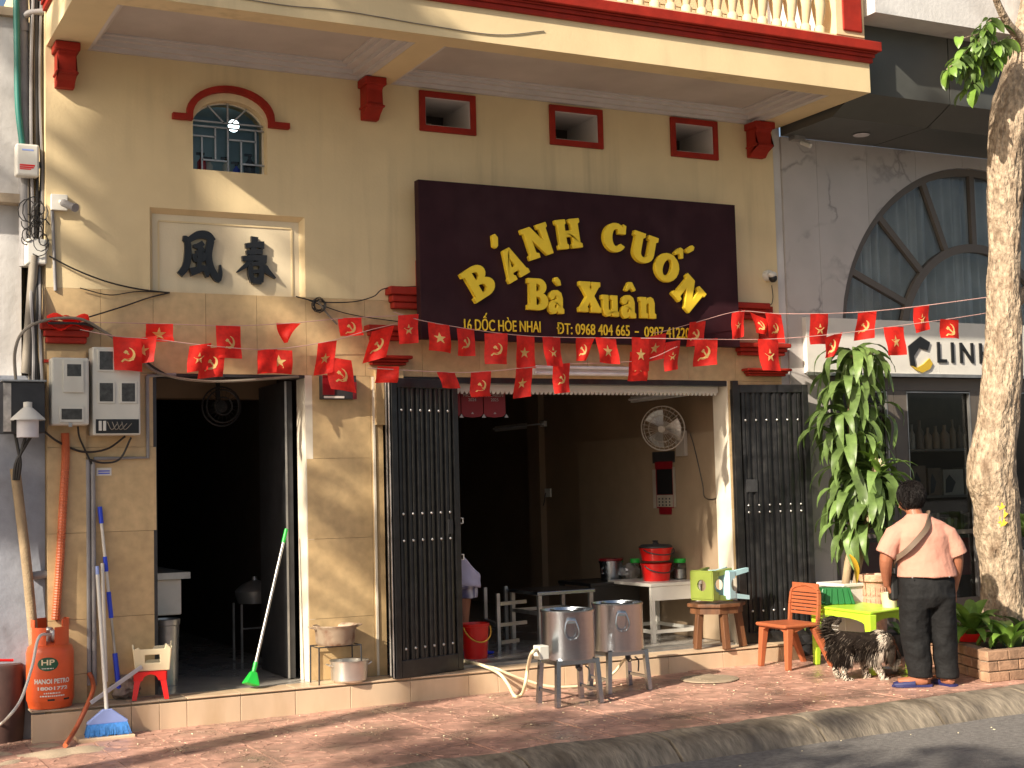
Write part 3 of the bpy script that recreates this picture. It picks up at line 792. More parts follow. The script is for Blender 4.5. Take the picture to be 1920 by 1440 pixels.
# ---- black sheet-metal gate leaves
def gate_leaf(p, q, zb, zt, nrib, bolts, flip=1):
    p = Vector((p[0], p[1], 0)); q = Vector((q[0], q[1], 0)); L_ = (q - p).length; d = (q - p) / L_; n = Vector((d.y, -d.x, 0))
    u = Vector((0, 0, 1))
    def P(s, h, o): return p + d * s + u * h + n * o
    m = MB(); t = .05
    fwid = .055
    for (s0, s1, h0, h1) in ((0, fwid, zb, zt), (L_ - fwid, L_, zb, zt), (fwid, L_ - fwid, zt - .07, zt), (fwid, L_ - fwid, zb, zb + .13)):
        m.obox(P((s0 + s1) / 2, (h0 + h1) / 2, 0), d * (s1 - s0) / 2, u * (h1 - h0) / 2, n * t / 2)
    leaf = m.build('gate_leaf', BLK, house, bevel=.004)
    m = MB(); m.obox(P(L_ / 2, (zb + zt) / 2, -.012), d * (L_ / 2 - fwid), u * ((zt - zb) / 2 - .06), n * .004); m.build('gate_sheet', BLK, leaf)
    w_ = (L_ - 2 * fwid) / nrib
    for k in range(nrib):
        s = fwid + w_ * (k + .5)
        m = MB()
        prf = [(-w_ * .42, -.008), (-w_ * .3, .014), (-w_ * .1, .016), (-w_ * .04, .006), (w_ * .04, .006), (w_ * .1, .016), (w_ * .3, .014), (w_ * .42, -.008)]
        V = [P(s + a, h, o) for h in (zb + .13, zt - .07) for (a, o) in prf]
        e = len(prf)
        m.add(V, [(i, i + 1, e + i + 1, e + i) for i in range(e - 1)]); m.build('gate_rib', BLK, leaf)
    for h in bolts:
        for k in range(nrib):
            s = fwid + w_ * (k + .5)
            m = MB(); m.ell(P(s, h, .016), .011, .011, .011, 8, 5); m.build('bolt', BOLT, leaf, smooth=60)
    return leaf, P, L_
lf, P_, L_ = gate_leaf((4.0, -.29), (4.64, -.085), FZ + .004, 2.44, 6, [2.2, 1.42, 1.22, .42])
m = MB(); m.obox(P_(.0 - .006, 1.32, -.0), (0.0035, 0, 0), (0, 0.0, 1.1), Vector((.3, .95, 0)).normalized() * .022); m.build('sunlit_edge', EDGE, lf)  # sunlight on the black leaf's end put into the strip's pale colour
for h in (1.07, 1.35):
    m = MB(); c = P_(L_ + .012, h, .01); m.tube([c + Vector((.0, 0, .02)), c + Vector((.02, 0, .02)), c + Vector((.02, 0, -.02)), c + Vector((0, 0, -.02))], .005, 6); m.build('hasp', WHITE, lf)
m = MB(); m.obox(P_(L_ - .105, 1.31, .022), (.022, .008, 0), (0, 0, .055), (0.002, -.004, 0)); m.build('lock_plate', DARK, lf)
lf2, P_, L_ = gate_leaf((4.02, -.18), (4.62, .0), FZ + .004, 2.43, 6, [])
m = MB(); m.obox(P_(.0 - .006, 1.32, -.0), (0.0035, 0, 0), (0, 0.0, 1.1), Vector((.3, .95, 0)).normalized() * .022); m.build('sunlit_edge', EDGE, lf2)  # same painted sunlight on the rear leaf
lf3, P_, L_ = gate_leaf((7.335, .0), (8.035, -.135), .168, 2.44, 6, [2.13, 1.39, 1.33, .48])
m = MB(); m.obox(P_(.14, 1.56, .02), (.05, -.01, 0), (0, 0, .055), (0, -.004, 0)); m.build('lock_plate', DARK, lf3)
m = MB(); m.obox(P_(-.02, 1.3, .0), (.012, 0, 0), (0, 0, 1.1), (0, .02, 0)); m.build('hinge_post', EDGE if False else BLK, lf3)
# ================================================================== shop sign over the gate
sg = thing('shop_sign', 'large dark maroon sign board with arched yellow relief letters', 'sign', (at(1085, 500, -.16).x, -.13, 3.4))
SY = -.2
tl, tr_, bl, br = at(793, 336, SY), at(1378, 385, SY), at(790, 634, SY), at(1371, 651, SY)
b = MB(); b.box(bl.x, tr_.x, SY, SY + .08, (bl.z + br.z) / 2, (tl.z + tr_.z) / 2); b.build('sign_board', SIGNM, sg, bevel=.004)
b = MB()
for xx in (bl.x + .1, tr_.x - .15): b.box(xx, xx + .05, SY + .0801, -.001, 2.9, 2.95); b.box(xx, xx + .05, SY + .0801, -.001, 3.9, 3.95)
b.build('bracket', DARK, sg)
def arc(cx, cy, rx, ry, a0, a1, n=10):
    return [(cx + rx * math.cos(R(a0 + (a1 - a0) * i / n)), cy + ry * math.sin(R(a0 + (a1 - a0) * i / n))) for i in range(n + 1)]
GL = {
 'H': [[(0,0),(.42,0),(.42,.12),(.36,.15),(.36,.41),(.64,.41),(.64,.15),(.58,.12),(.58,0),(1,0),(1,.12),(.92,.15),(.92,.85),(1,.88),(1,1),(.58,1),(.58,.88),(.64,.85),(.64,.6),(.36,.6),(.36,.85),(.42,.88),(.42,1),(0,1),(0,.88),(.08,.85),(.08,.15),(0,.12)]],
 'N': [[(0,0),(.4,0),(.4,.12),(.3,.15),(.3,.58),(.7,0),(.93,0),(.93,.85),(1,.88),(1,1),(.62,1),(.62,.88),(.71,.85),(.71,.47),(.36,1),(0,1),(0,.88),(.08,.85),(.08,.15),(0,.12)]],
 'B': [[(0,0),(.5,0)] + arc(.55,.27,.4,.27,-90,75,9) + arc(.52,.75,.34,.25,-55,90,8) + [(0,1),(0,.88),(.1,.85),(.1,.15),(0,.12)],
       [(.38,.13)] + arc(.46,.28,.19,.15,-85,85,8) + [(.38,.43)], [(.38,.57)] + arc(.44,.72,.17,.14,-80,80,8) + [(.38,.87)]],
 'A': [[(0,0),(.38,0),(.38,.12),(.3,.15),(.335,.25),(.62,.25),(.65,.15),(.57,.12),(.57,0),(1,0),(1,.12),(.94,.15),(.67,1),(.36,1),(.06,.15),(0,.12)], [(.385,.4),(.575,.4),(.48,.72)]],
 'C': [arc(.48,.5,.48,.5,48,322,20) + [(.7,.27)] + arc(.52,.5,.2,.34,305,62,12) + [(.62,.66),(.9,.66),(.92,.93),(.82,.98)]],
 'U': [[(0,.88),(.08,.85),(.08,.34)] + arc(.5,.34,.42,.34,180,360,12) + [(.92,.85),(1,.88),(1,1),(.62,1),(.62,.88),(.7,.85),(.7,.34)] + arc(.53,.34,.17,.19,360,180,8) + [(.36,.85),(.44,.88),(.44,1),(0,1)]],
 'O': [arc(.5,.5,.5,.5,0,342,18), arc(.5,.5,.19,.33,0,342,18)],
 'a': [[(.03,.2),(.06,.06),(.2,-.02),(.38,.0),(.5,.08),(.56,0),(.84,0),(.84,.11),(.76,.15),(.76,.46),(.68,.62),(.5,.69),(.28,.68),(.1,.6),(.06,.48),(.16,.42),(.3,.45),(.36,.55),(.45,.54),(.47,.42),(.24,.37),(.08,.3)], [(.32,.17),(.4,.13),(.47,.19),(.47,.3),(.36,.27)]],
 'X': [[(0,0),(.42,0),(.42,.12),(.37,.15),(.5,.34),(.62,.15),(.57,.12),(.57,0),(1.05,0),(1.05,.12),(.98,.15),(.7,.54),(.93,.85),(1,.88),(1,1),(.6,1),(.6,.88),(.65,.85),(.56,.72),(.47,.85),(.52,.88),(.52,1),(.02,1),(.02,.88),(.1,.85),(.36,.5),(.08,.15),(0,.12)]],
 'u': [[(0,.57),(.08,.54),(.08,.18),(.15,.04),(.28,-.01),(.43,.02),(.54,.1),(.54,0),(.86,0),(.86,.11),(.79,.15),(.79,.69),(.45,.69),(.45,.57),(.54,.54),(.54,.24),(.46,.17),(.38,.17),(.33,.25),(.33,.69),(0,.69)]],
 'acute': [[(0,.02),(.08,-.04),(.2,0),(.34,.2),(.3,.3),(.16,.3)]], 'grave': [[(.34,0),(.22,-.03),(.02,.14),(.04,.26),(.16,.3),(.28,.18)]],
 'hat': [[(0,0),(.1,-.04),(.26,.08),(.42,-.04),(.52,0),(.34,.24),(.18,.24)]]}
for k_ in ('acute', 'grave', 'hat'):
    l_ = GL[k_][0]; ox = .5 - (min(p[0] for p in l_) + max(p[0] for p in l_)) / 2; oy = .5 - (min(p[1] for p in l_) + max(p[1] for p in l_)) / 2
    GL[k_] = [[(p[0] + ox, p[1] + oy) for p in l_]]
def fatten(loop, d):
    n = len(loop); out = []
    ar = sum(loop[i][0] * loop[(i + 1) % n][1] - loop[(i + 1) % n][0] * loop[i][1] for i in range(n)); sg_ = 1 if ar > 0 else -1
    for i in range(n):
        a, c, e = Vector(loop[i - 1]), Vector(loop[i]), Vector(loop[(i + 1) % n])
        n1 = (c - a).normalized(); n2 = (e - c).normalized(); q = Vector((n1.y + n2.y, -(n1.x + n2.x))) * sg_
        q = q.normalized() * d if q.length > .05 else Vector((0, 0))
        out.append((c.x + q.x, c.y + q.y))
    return out
for k_ in GL:
    GL[k_] = [fatten(l, .026 if i == 0 else -.02) for i, l in enumerate(GL[k_])]
GL['n'] = [[(.86 - x, .69 - y) for (x, y) in GL['u'][0]]]
def glyph(ch, pos, wd, ht, ang, lean=0.0, name='letter', at0=(0, 0)):
    c = at(pos[0], pos[1], SY)
    ca, sa = math.cos(ang), math.sin(ang)
    ax = Vector((ca, 0, sa)) * wd; ay = Vector((-sa, 0, ca)) * ht
    o_ = Vector((c.x, SY - .0006, c.z)) - ax * .5 - ay * .5
    b = MB(); b.prism(GL[ch], o_, ax, ay, (0, -.045, 0)); b.build(name, [GOLD], sg, bevel=.007)
PM = 240.
# arched line
for ch, px, py, wp, hp, dg in (('B', 895, 529, 52, 58, 30), ('A', 957, 496, 47, 57, 27), ('N', 1004, 454, 54, 58, 17), ('H', 1062, 440, 50, 54, 6),
                          ('C', 1150, 447, 51, 54, -4), ('U', 1203, 467, 52, 55, -16), ('O', 1246, 503, 52, 55, -26), ('N', 1287, 552, 56, 56, -46)):
    glyph(ch, (px, py), wp / 226., hp / 232., R(dg + 2))
glyph('acute', (924, 454), 44 / 226, 64 / 226, R(25), name='diacritic'); glyph('hat', (1270, 475), 42 / 226, 60 / 226, R(-30), name='diacritic'); glyph('acute', (1289, 469), 40 / 226, 52 / 226, R(-35), name='diacritic')
for ch, px, py, wp, hp in (('B', 1005, 553, 42, 56), ('a', 1041, 558, 38, 60), ('X', 1101, 558, 44, 56), ('u', 1142, 566, 42, 56), ('a', 1176, 567, 38, 60), ('n', 1212, 570, 40, 56)):
    glyph(ch, (px, py), wp / 226., hp / 232., R(-1))
glyph('grave', (1041, 529), 44 / 226, 44 / 226, R(-4), name='diacritic'); glyph('hat', (1177, 539), 44 / 226, 56 / 226, R(0), name='diacritic')
def text(body, name, loc, size, m_, parent, sx=1.0, depth=.004, bold=.0, align='LEFT', rot=None, label=None, space=1.0):
    cu = bpy.data.curves.new(name, 'FONT'); cu.body = body; cu.size = size; cu.extrude = depth; cu.offset = bold; cu.align_x = align; cu.resolution_u = 3; cu.space_character = space
    tmp = bpy.data.objects.new(name, cu); COL.objects.link(tmp)
    bpy.context.view_layer.update()
    me = bpy.data.meshes.new_from_object(tmp.evaluated_get(bpy.context.evaluated_depsgraph_get()))
    bpy.data.objects.remove(tmp)
    M_ = Matrix.Translation(loc) @ (rot or Matrix.Rotation(math.pi / 2, 4, 'X')) @ Matrix.Diagonal((sx, 1, 1, 1))
    me.transform(M_); me.name = name
    me.materials.clear(); me.materials.append(m_)
    o = bpy.data.objects.new(name, me); COL.objects.link(o)
    if parent: join(o, parent)
    if label: o['label'] = label
    return o
for body, l, r_, py, hp in (('16 DỐC HÒE NHAI', 870, 1013, 611, 20), ('ĐT: 0968 404 665', 1044, 1180, 618, 20), ('-', 1190, 1197, 620, 18), ('0907 41220', 1208, 1293, 624, 20)):
    a, c = at(l, py + 9, SY), at(r_, py + 9, SY)
    sz = hp / 226. / .70
    o = text(body, 'address_text', (a.x, SY - .006, at(l, py + 8, SY).z), sz, GOLD, sg, 1, .004, .0008)
    xs2 = [v.co.x for v in o.data.vertices]; k = (c.x - a.x) / (max(xs2) - min(xs2))
    o.data.transform(Matrix.Translation((a.x, 0, 0)) @ Matrix.Diagonal((k, 1, 1, 1)) @ Matrix.Translation((-min(xs2), 0, 0)))
# little lamp tubes above the gate, hanging plaques
t = thing('strip_lamp', 'white twin tube strip lamp on the lintel above the open gate', 'lamp', (at(1095, 695).x, -.04, at(1095, 695).z))
x0, x1 = at(1000, 690, -.05).x, at(1190, 700, -.05).x; zc = at(1095, 696, -.05).z
b = MB(); b.box(x0, x1, -.04, -.001, zc - .035, zc + .045); b.build('housing', WHITE, t, bevel=.004)
for dz_ in (-.022, .028):
    b = MB(); b.tube([(x0 + .02, -.055, zc + dz_), (x1 - .02, -.055, zc + dz_)], .014, 10); b.build('tube', TUBEL, t, smooth=40)
pl_ = [(838, 864, ''), (864, 906, 'MICHELIN\n2024'), (906, 948, 'MICHELIN\n2025')]
for i, (l, r_, tx) in enumerate(pl_):
    a, c = at(l, 735, .28), at(r_, 735, .28); z1 = at(900, 716, .28).z; z0 = at(900, 783, .28).z
    w_ = c.x - a.x
    t = thing('award_plaque', ['dark red plaque mostly hidden behind the left gate leaf', 'middle dark red plaque of the hanging row, lettered 2024', 'dark red plaque lettered 2025 at the right end of the hanging row'][i], 'plaque', (a.x + w_ / 2, .28, z0), group='red plaques hanging under the lintel')
    b = MB(); b.prism([[(.004, .03), (.03, .008), (w_ / 2, 0), (w_ - .03, .008), (w_ - .004, .03), (w_ - .004, z1 - z0), (.004, z1 - z0)]], (a.x, .29, z0), (1, 0, 0), (0, 0, 1), (0, -.008, 0)); b.build('plate', MRED, t)
    b = MB(); b.prism([[(0, 0), (.04, 0), (.02, .03)]], (a.x + w_ - .02, .28, z0 + .0), (1, 0, 0), (0, 0, 1), (0, -.004, 0)); b.prism([[(-.012, .01), (.012, .01), (0, .026)]], (a.x + w_ / 2, .2815, z0 + .02), (1, 0, 0), (0, 0, 1), (0, -.003, 0)); b.build('emblem', GALV, t)
    if tx: text(tx, 'lettering', (a.x + w_ / 2, .279, z0 + .17), .036, GALV, t, 1, .001, 0, 'CENTER')
# plaque box with red side on the column
t = thing('wall_box', 'small dark box with red side on the stone column, half hidden by flags', 'box', (at(637, 730).x, -.04, at(637, 730).z))
a, c = at(605, 748, -.08), at(668, 704, -.08)
b = MB(); b.box(a.x, c.x, -.08, -.001, a.z, c.z); b.build('case', DARK, t, bevel=.004)
b = MB(); b.box(a.x, a.x + .09, -.09, -.081, a.z + .03, c.z); b.build('red_panel', MRED, t); b = MB(); b.box(c.x - .03, c.x, -.083, -.0805, a.z, c.z - .05); b.build('red_panel', MRED, t)
b = MB(); b.box(a.x + .01, c.x - .1, -.085, -.0805, a.z + .006, a.z + .022); b.build('white_strip', WHITE, t)

# ================================================================== bunting
def emb_star():
    p = []
    for k in range(10):
        r_ = 1 if k % 2 == 0 else .4; a = math.pi / 2 + k * math.pi / 5
        p.append((r_ * math.cos(a), r_ * math.sin(a)))
    return [[p]]
def emb_sickle():
    o_ = arc(-.05, .05, .95, .95, 75, -130, 18); i_ = arc(-.25, .2, .82, .8, -110, 62, 16)
    blade = o_ + i_
    handle = [(-.62, -.62), (-.98, -.95), (-.8, -1.08), (-.45, -.74)]
    ham = [(-.62, .28), (-.3, .62), (.0, .42), (-.06, .32), (.72, -.62), (.54, -.78), (-.24, .18), (-.36, .06)]
    return [[blade], [handle], [ham]]
STAR, SICK = emb_star(), emb_sickle()
NUM = [0]
def flag(parent, tx, ty, yy, kind, w_=43, h_=58, tilt=0, fold=0, amp=.016, sh=0, cut=None):
    """one cloth flag hanging from image point tx,ty (top centre) at depth yy"""
    NUM[0] += 1; sd = NUM[0] * 3.7
    c = at(tx, ty, yy); d = (c - CAM).dot(fw); pm = F_PX / d
    W, H = w_ / pm / .9, h_ / pm
    ca, sa = math.cos(R(tilt)), math.sin(R(tilt))
    yw = rnd.uniform(-.25, .25)
    def P(u, v, o=0):      # u in -.5..+.5, v 0 (top) .. 1
        x = u * W + sh * W * v; z = -v * H
        if fold and v > 1 - fold:        # lower part blown back up
            k = v - (1 - fold); z = -(1 - fold) * H + (-k * .75 * H); o2 = -.6 * k * H
        else: o2 = 0
        if cut: x = x * (1 - v * cut)
        ds = amp * math.sin(u * 5 + sd + v * 2.1) * (0.25 + v) + amp * .7 * math.sin(v * 6 + sd * 2) * v + .04 * v * math.sin(sd)
        x, z = x * ca - z * sa * -1 * 0 - z * -sa, z * ca + x * sa
        return Vector((c.x + x * math.cos(yw), c.y - ds + o2 - o + x * math.sin(yw), c.z + z))
    b = MB(); b.sheet(lambda u, v: P(u - .5, v), 8, 10)
    fo = b.build('flag', FLAG, parent, smooth=60)
    es = .27
    b = MB()
    for loops in (STAR if kind == 's' else SICK if kind == 'h' else []):
        l = loops[0]; n0 = len(b.v)
        tri = tessellate_polygon([[Vector((p[0], p[1], 0)) for p in l]])
        pts = [P(p[0] * es, .52 - p[1] * es * W / H, .0025) for p in l]
        b.add(pts, [tuple(t) for t in tri])
    if b.v: b.build('emblem', EMB, fo)
    return fo
def bunting(label, pts, flags, r=.003):
    """pts: image points with depth; flags take their depth from the string"""
    P3 = [at(x, y, d) for (x, y, d) in pts]
    t = thing('flag_bunting', label, 'bunting', P3[0])
    b = MB(); b.tube(curve_pts(P3, 6), r, 5); b.build('string', STRING, t)
    def dep(x):
        for i in range(len(pts) - 1):
            a, c = pts[i], pts[i + 1]
            if a[0] <= x <= c[0]: return a[2] + (c[2] - a[2]) * (x - a[0]) / (c[0] - a[0])
        return pts[-1][2] if x > pts[-1][0] else pts[0][2]
    for f in flags:
        kw = f[4] if len(f) > 4 else {}
        flag(t, f[0], f[1], dep(f[0]) - .004, f[2], *(f[3] if len(f) > 3 and f[3] else (42, 58)), **kw)
    return t
bunting('upper bunting of red flags from the left pilaster towards the sign', [(150, 604, -.12), (298, 607, -.14), (428, 611, -.14), (543, 606, -.14), (656, 596, -.16), (790, 590, -.16)],
        [(299, 607, 's', (45, 38), dict(fold=.4)), (428, 611, 'h', (43, 62)), (541, 606, '', (42, 36), dict(cut=.9, sh=-.4)), (656, 596, 'h', (41, 38), dict(tilt=3, fold=.3))])
bunting('lower bunting of red flags sagging across the narrow door', [(150, 618, -.16), (222, 631, -.22), (290, 636, -.22), (380, 647, -.22), (500, 655, -.22), (612, 641, -.22), (700, 617, -.22), (776, 600, -.2)],
        [(238, 633, 'h', (46, 62), dict(tilt=-4)), (272, 632, 's', (40, 50), dict(tilt=8)), (376, 646, 's', (40, 52), dict(tilt=10, amp=.02)), (401, 652, 'h', (44, 56), dict(tilt=6)), (502, 655, '', (38, 46), dict(tilt=8)), (522, 656, 's', (46, 44), dict(tilt=-3)),
         (614, 641, 's', (36, 62), dict(tilt=10)), (634, 672, 'h', (46, 62), dict(tilt=-8)), (718, 616, 'h', (44, 62), dict(tilt=16))])
bunting('long bunting of red flags from the sign out to the tree trunk', [(738, 585, -.26), (800, 603, -.3), (930, 624, -.38), (1033, 632, -.46), (1200, 634, -.62), (1320, 636, -.75), (1440, 636, -.86), (1560, 627, -1.0), (1677, 612, -1.14), (1780, 598, -1.26), (1850, 587, -1.33)],
        [(766, 590, 's', (38, 56), dict(tilt=6)), (822, 607, 's', (38, 52), dict(tilt=-8)), (873, 616, 'h', (38, 52), dict(tilt=2)), (930, 625, 'h', (39, 58)), (985, 630, 's', (37, 60), dict(tilt=-1)), (1034, 632, 's', (38, 56)), (1097, 634, 'h', (36, 42), dict(cut=.55, sh=-.2)), (1136, 634, 's', (42, 48), dict(tilt=-3)),
         (1201, 633, 's', (42, 62), dict(amp=.004)), (1324, 636, 'h', (44, 50), dict(tilt=5)), (1440, 636, 's', (44, 60)), (1562, 628, 'h', (46, 44), dict(tilt=14, cut=.6, sh=.35)), (1676, 613, 's', (42, 54), dict(tilt=3)), (1780, 599, 'h', (45, 40), dict(fold=.45))])
bunting('rear bunting of red flags running along the wall to the tree trunk', [(1000, 640, -.1), (1180, 630, -.12), (1240, 622, -.24), (1310, 603, -.26), (1385, 584, -.3), (1455, 588, -.4), (1540, 588, -.6), (1630, 584, -.85), (1733, 573, -1.1), (1853, 557, -1.36)],
        [(1232, 628, 's', (38, 50), dict(tilt=12)), (1262, 640, 's', (30, 56), dict(tilt=9)), (1308, 603, 'h', (34, 46), dict(tilt=6)), (1385, 584, 's', (30, 54), dict(tilt=14)), (1422, 592, 'h', (34, 36), dict(cut=.5, tilt=-20)), (1450, 588, 'h', (36, 54), dict(tilt=-3)), (1536, 588, 's', (38, 58), dict(tilt=3)), (1626, 585, 'h', (38, 52), dict(tilt=8)), (1728, 574, 's', (38, 50), dict(tilt=12))])
bunting('low bunting of red flags across the top of the gate', [(690, 690, -.42), (835, 698, -.42), (903, 697, -.42), (984, 690, -.42), (1053, 683, -.42), (1200, 676, -.42), (1270, 650, -.36)],
        [(728, 687, '', (38, 30), dict()), (836, 698, '', (38, 30), dict(sh=.2)), (902, 697, 'h', (37, 52), dict(tilt=3, fold=.35)), (983, 690, 's', (35, 56), dict(tilt=7)), (1053, 682, 'h', (33, 56), dict(tilt=6)), (1198, 660, 's', (36, 54))])
t = thing('folded_flags', 'bundle of red flags rolled up on the left pilaster cap', 'flags', at(120, 600, -.1))
a, c = at(88, 610, -.1), at(166, 592, -.1)
b = MB()
for k in range(4):
    b.sheet(lambda u, v, k=k: Vector((a.x + (c.x - a.x) * u, -.06 - .06 * v - .008 * k, a.z + .012 + .02 * k + .02 * math.sin(u * 9 + k * 2) - .05 * v * (k % 2))), 12, 4)
b.build('flag', FLAG, t, smooth=60)

# ================================================================== interior things
# wall fan
t = thing('wall_fan', 'white round wall fan on the right interior wall', 'fan', (7.2, .9, 2.1))
fc = atx(1243, 803, 7.02)
fd = Vector((-.72, -.66, -.12)).normalized(); M_ = fd.to_track_quat('Z', 'Y').to_matrix()
b = MB()
for k in range(28):
    a = 2 * math.pi * k / 28
    ca, sa = math.cos(a), math.sin(a)
    b.tube([fc + M_ @ Vector((.03 * ca, .03 * sa, .055)), fc + M_ @ Vector((.12 * ca, .12 * sa, .05)), fc + M_ @ Vector((.2 * ca, .2 * sa, 0)), fc + M_ @ Vector((.12 * ca, .12 * sa, -.05))], .0016, 4, False)
for r_, z_ in ((.2, 0), (.12, .05), (.17, .03)):
    b.tube([fc + M_ @ Vector((r_ * math.cos(2 * math.pi * k / 32), r_ * math.sin(2 * math.pi * k / 32), z_)) for k in range(33)], .003 if r_ < .2 else .006, 5, False)
b.build('cage', FANM, t)
for k in range(3):
    a = 2.1 * k; b = MB()
    b.sheet(lambda u, v: fc + M_ @ (Matrix.Rotation(a + (u - .5) * 1.1, 3, 'Z') @ Vector((.03 + .14 * v, 0, (u - .5) * .05))), 4, 3); b.build('blade', GALV, t)
b = MB(); b.lathe([(.034, .05), (.03, .062), (.001, .064)], fc, 14, M_, capb=False); b.build('hub', FANM, t, smooth=40)
b = MB(); b.tube([fc - fd * .05, fc - fd * .16, (RX - .02, fc.y + .1, fc.z - .1)], [.06, .04, .03], 10); b.box(RX - .05, RX - .013, fc.y + .03, fc.y + .17, fc.z - .25, fc.z - .02); b.build('motor_arm', FANM, t)
b = MB(); b.tube(curve_pts([(RX - .03, .6, fc.z - .05), (RX - .02, .55, 1.9), (RX - .02, .45, 1.6), atx(1322, 933, RX - .02), atx(1345, 933, RX - .02), atx(1353, 910, RX - .02)]), .004, 5); b.build('power_cord', CABLE, t)
# calendar
a, c = atx(1222, 848, RX - .02), atx(1268, 965, RX - .02)
t = thing('wall_calendar', 'hanging wall calendar with red and dark sheets beside the fan', 'calendar', (RX - .02, (a.y + c.y) / 2, c.z))
for (y0, y1, z0, z1, m_, nm, o_) in ((0, 1, .82, 1, DARK, 'header_card', 0), (.12, .9, .1, .84, MRED, 'red_sheet', .003), (.2, .88, .32, .72, BLACKP, 'picture', .007), (.18, .88, .12, .31, DIMW, 'month_sheet', .007), (.25, .8, .0, .1, MRED, 'tail_sheet', .003), (.0, .14, .1, .72, DIMW, 'curled_sheet', .005), (.9, 1, .12, .75, DIMW, 'curled_sheet', .004)):
    b = MB(); ya, yb = a.y + (c.y - a.y) * y0, a.y + (c.y - a.y) * y1; b.box(RX - .016 - o_, RX - .013 - o_, ya, yb, c.z + (a.z - c.z) * z0, c.z + (a.z - c.z) * z1); pm_ = b.build(nm, m_, t)
    if nm == 'month_sheet':
        b = MB()
        for r_ in range(3):
            for k in range(4):
                yy = ya + (yb - ya) * (.15 + .22 * k); zz = c.z + (a.z - c.z) * (.15 + .05 * r_); b.box(RX - .0245, RX - .0235, yy - .01, yy + .01, zz - .008, zz + .008)
        b.build('date_print', DARK, pm_)
for (l, tp, r_, bt, lab) in ((1185, 736, 1290, 738, 'white tube lamp high on the right interior wall near the gate'), (930, 797, 1023, 790, 'dim white tube lamp deeper along the right interior wall')):
    a, c = atx(l, tp + 6, RX - .03), atx(r_, bt + 6, RX - .03)
    t = thing('tube_lamp', lab, 'lamp', (RX - .03, (a.y + c.y) / 2, a.z))
    zc = (a.z + c.z) / 2
    b = MB(); b.box(RX - .05, RX - .013, min(a.y, c.y), max(a.y, c.y), zc - .03, zc + .03); b.build('housing', WHITE, t, bevel=.004)
    b = MB(); b.tube([(RX - .062, a.y, zc), (RX - .062, c.y, zc)], .012, 8); b.build('tube', TUBEL, t, smooth=40)
t = thing('wall_socket', 'small white socket with dangling wire on the interior pillar', 'socket', atx(1028, 924, RX - .08))
p = atx(1028, 924, RX - .02); b = MB(); b.box(RX - .03, RX - .0125, p.y - .06, p.y + .06, p.z - .045, p.z + .045); b.build('plate', WHITE, t)
b = MB(); b.tube(curve_pts([(RX - .035, p.y + .03, p.z), (RX - .04, p.y + .1, p.z - .15), (RX - .05, p.y + .35, p.z - .35)]), .005, 5); b.build('wire', CABLE, t)

def table_frame(t, x0, x1, y0, y1, z0, z1, lw, m_, top, topm, rails=(), apron=0):
    b = MB(); b.box(x0 - top, x1 + top, y0 - top, y1 + top, z1 - .03, z1); b.build('tabletop', topm, t, bevel=.004)
    for (x, y) in ((x0, y0), (x1 - lw, y0), (x0, y1 - lw), (x1 - lw, y1 - lw)):
        b = MB(); b.box(x, x + lw, y, y + lw, z0, z1 - .031); b.build('leg', m_, t)
    b = MB()
    for r_ in rails:
        b.box(x0 + lw, x1 - lw, y0 + .004, y0 + lw - .004, r_ - .015, r_ + .015); b.box(x0 + lw, x1 - lw, y1 - lw + .004, y1 - .004, r_ - .015, r_ + .015); b.box(x0 + .004, x0 + lw - .004, y0 + lw, y1 - lw, r_ - .015, r_ + .015); b.box(x1 - lw + .004, x1 - .004, y0 + lw, y1 - lw, r_ - .015, r_ + .015)
    if rails: b.build('rail', m_, t)
    if apron:
        b = MB(); b.box(x0 + .002, x1 - .002, y0 - .004, y0 - .0005, z1 - .031 - apron, z1 - .031); b.build('apron', m_, t)
# white table with the red buckets
a = atz(1228, 1206, FZ); tz = at(1228, 1094, a.y).z
TW = thing('prep_table', 'pale metal table with front panel along the right interior wall', 'table', (6.9, a.y + .3, FZ))
table_frame(TW, a.x - .02, RX - .03, a.y, a.y + .72, FZ, tz, .035, WHITE, .01, WHITE, (.30,), .12)
tz1 = tz
# dark table behind it
t = thing('dark_table', 'black low table left of the pale table in the shade', 'table', (6.4, 1.4, FZ))
bl_ = at(1108, 1094, 1.15)
table_frame(t, bl_.x, a.x + .25, 1.15, 1.75, FZ, bl_.z, .04, BLACKP, .01, BLACKP, (), .2)
dz0 = bl_.z
def pail(name, lab, cat, px, pyb, pyt, wpx, y, m_, group=None, handle=None, lid=None, open_=False, zb=None):
    c = at(px, pyb, y); z0 = c.z if zb is None else zb
    d = (c - CAM).dot(fw); r_ = wpx / 2 * d / F_PX; h_ = at(px, pyt, y).z - z0
    t = thing(name, lab, cat, (c.x, y, z0), group)
    b = MB(); b.lathe([(r_ * .84, 0), (r_ * .97, h_ * .9), (r_ * 1.03, h_ * .91), (r_ * 1.04, h_ * .99), (r_ * .98, h_), (r_ * .95, h_ * .96), (r_ * .8, .02), (.001, .02)], (c.x, y, z0), 28); b.build('body', m_, t, smooth=35)
    if handle:
        b = MB(); q = [Vector((c.x + r_ * 1.05 * math.cos(a), y - r_ * (.75 * math.sin(a) + .3), z0 + h_ * (.9 - .42 * math.sin(a)))) for a in [math.pi * k / 16 for k in range(17)]]; b.tube(q, .006, 6); b.build('handle', handle, t, smooth=40)
    if lid:
        b = MB(); b.lathe([(r_ * 1.02, h_ + .002), (r_ * 1.02, h_ + .015), (r_ * .85, h_ + .03), (.03, h_ + .035), (.02, h_ + .05), (.03, h_ + .065), (.001, h_ + .07)], (c.x, y, z0), 24); b.build('lid', lid, t, smooth=35)
    return t, c, r_, h_
yb = a.y + .32
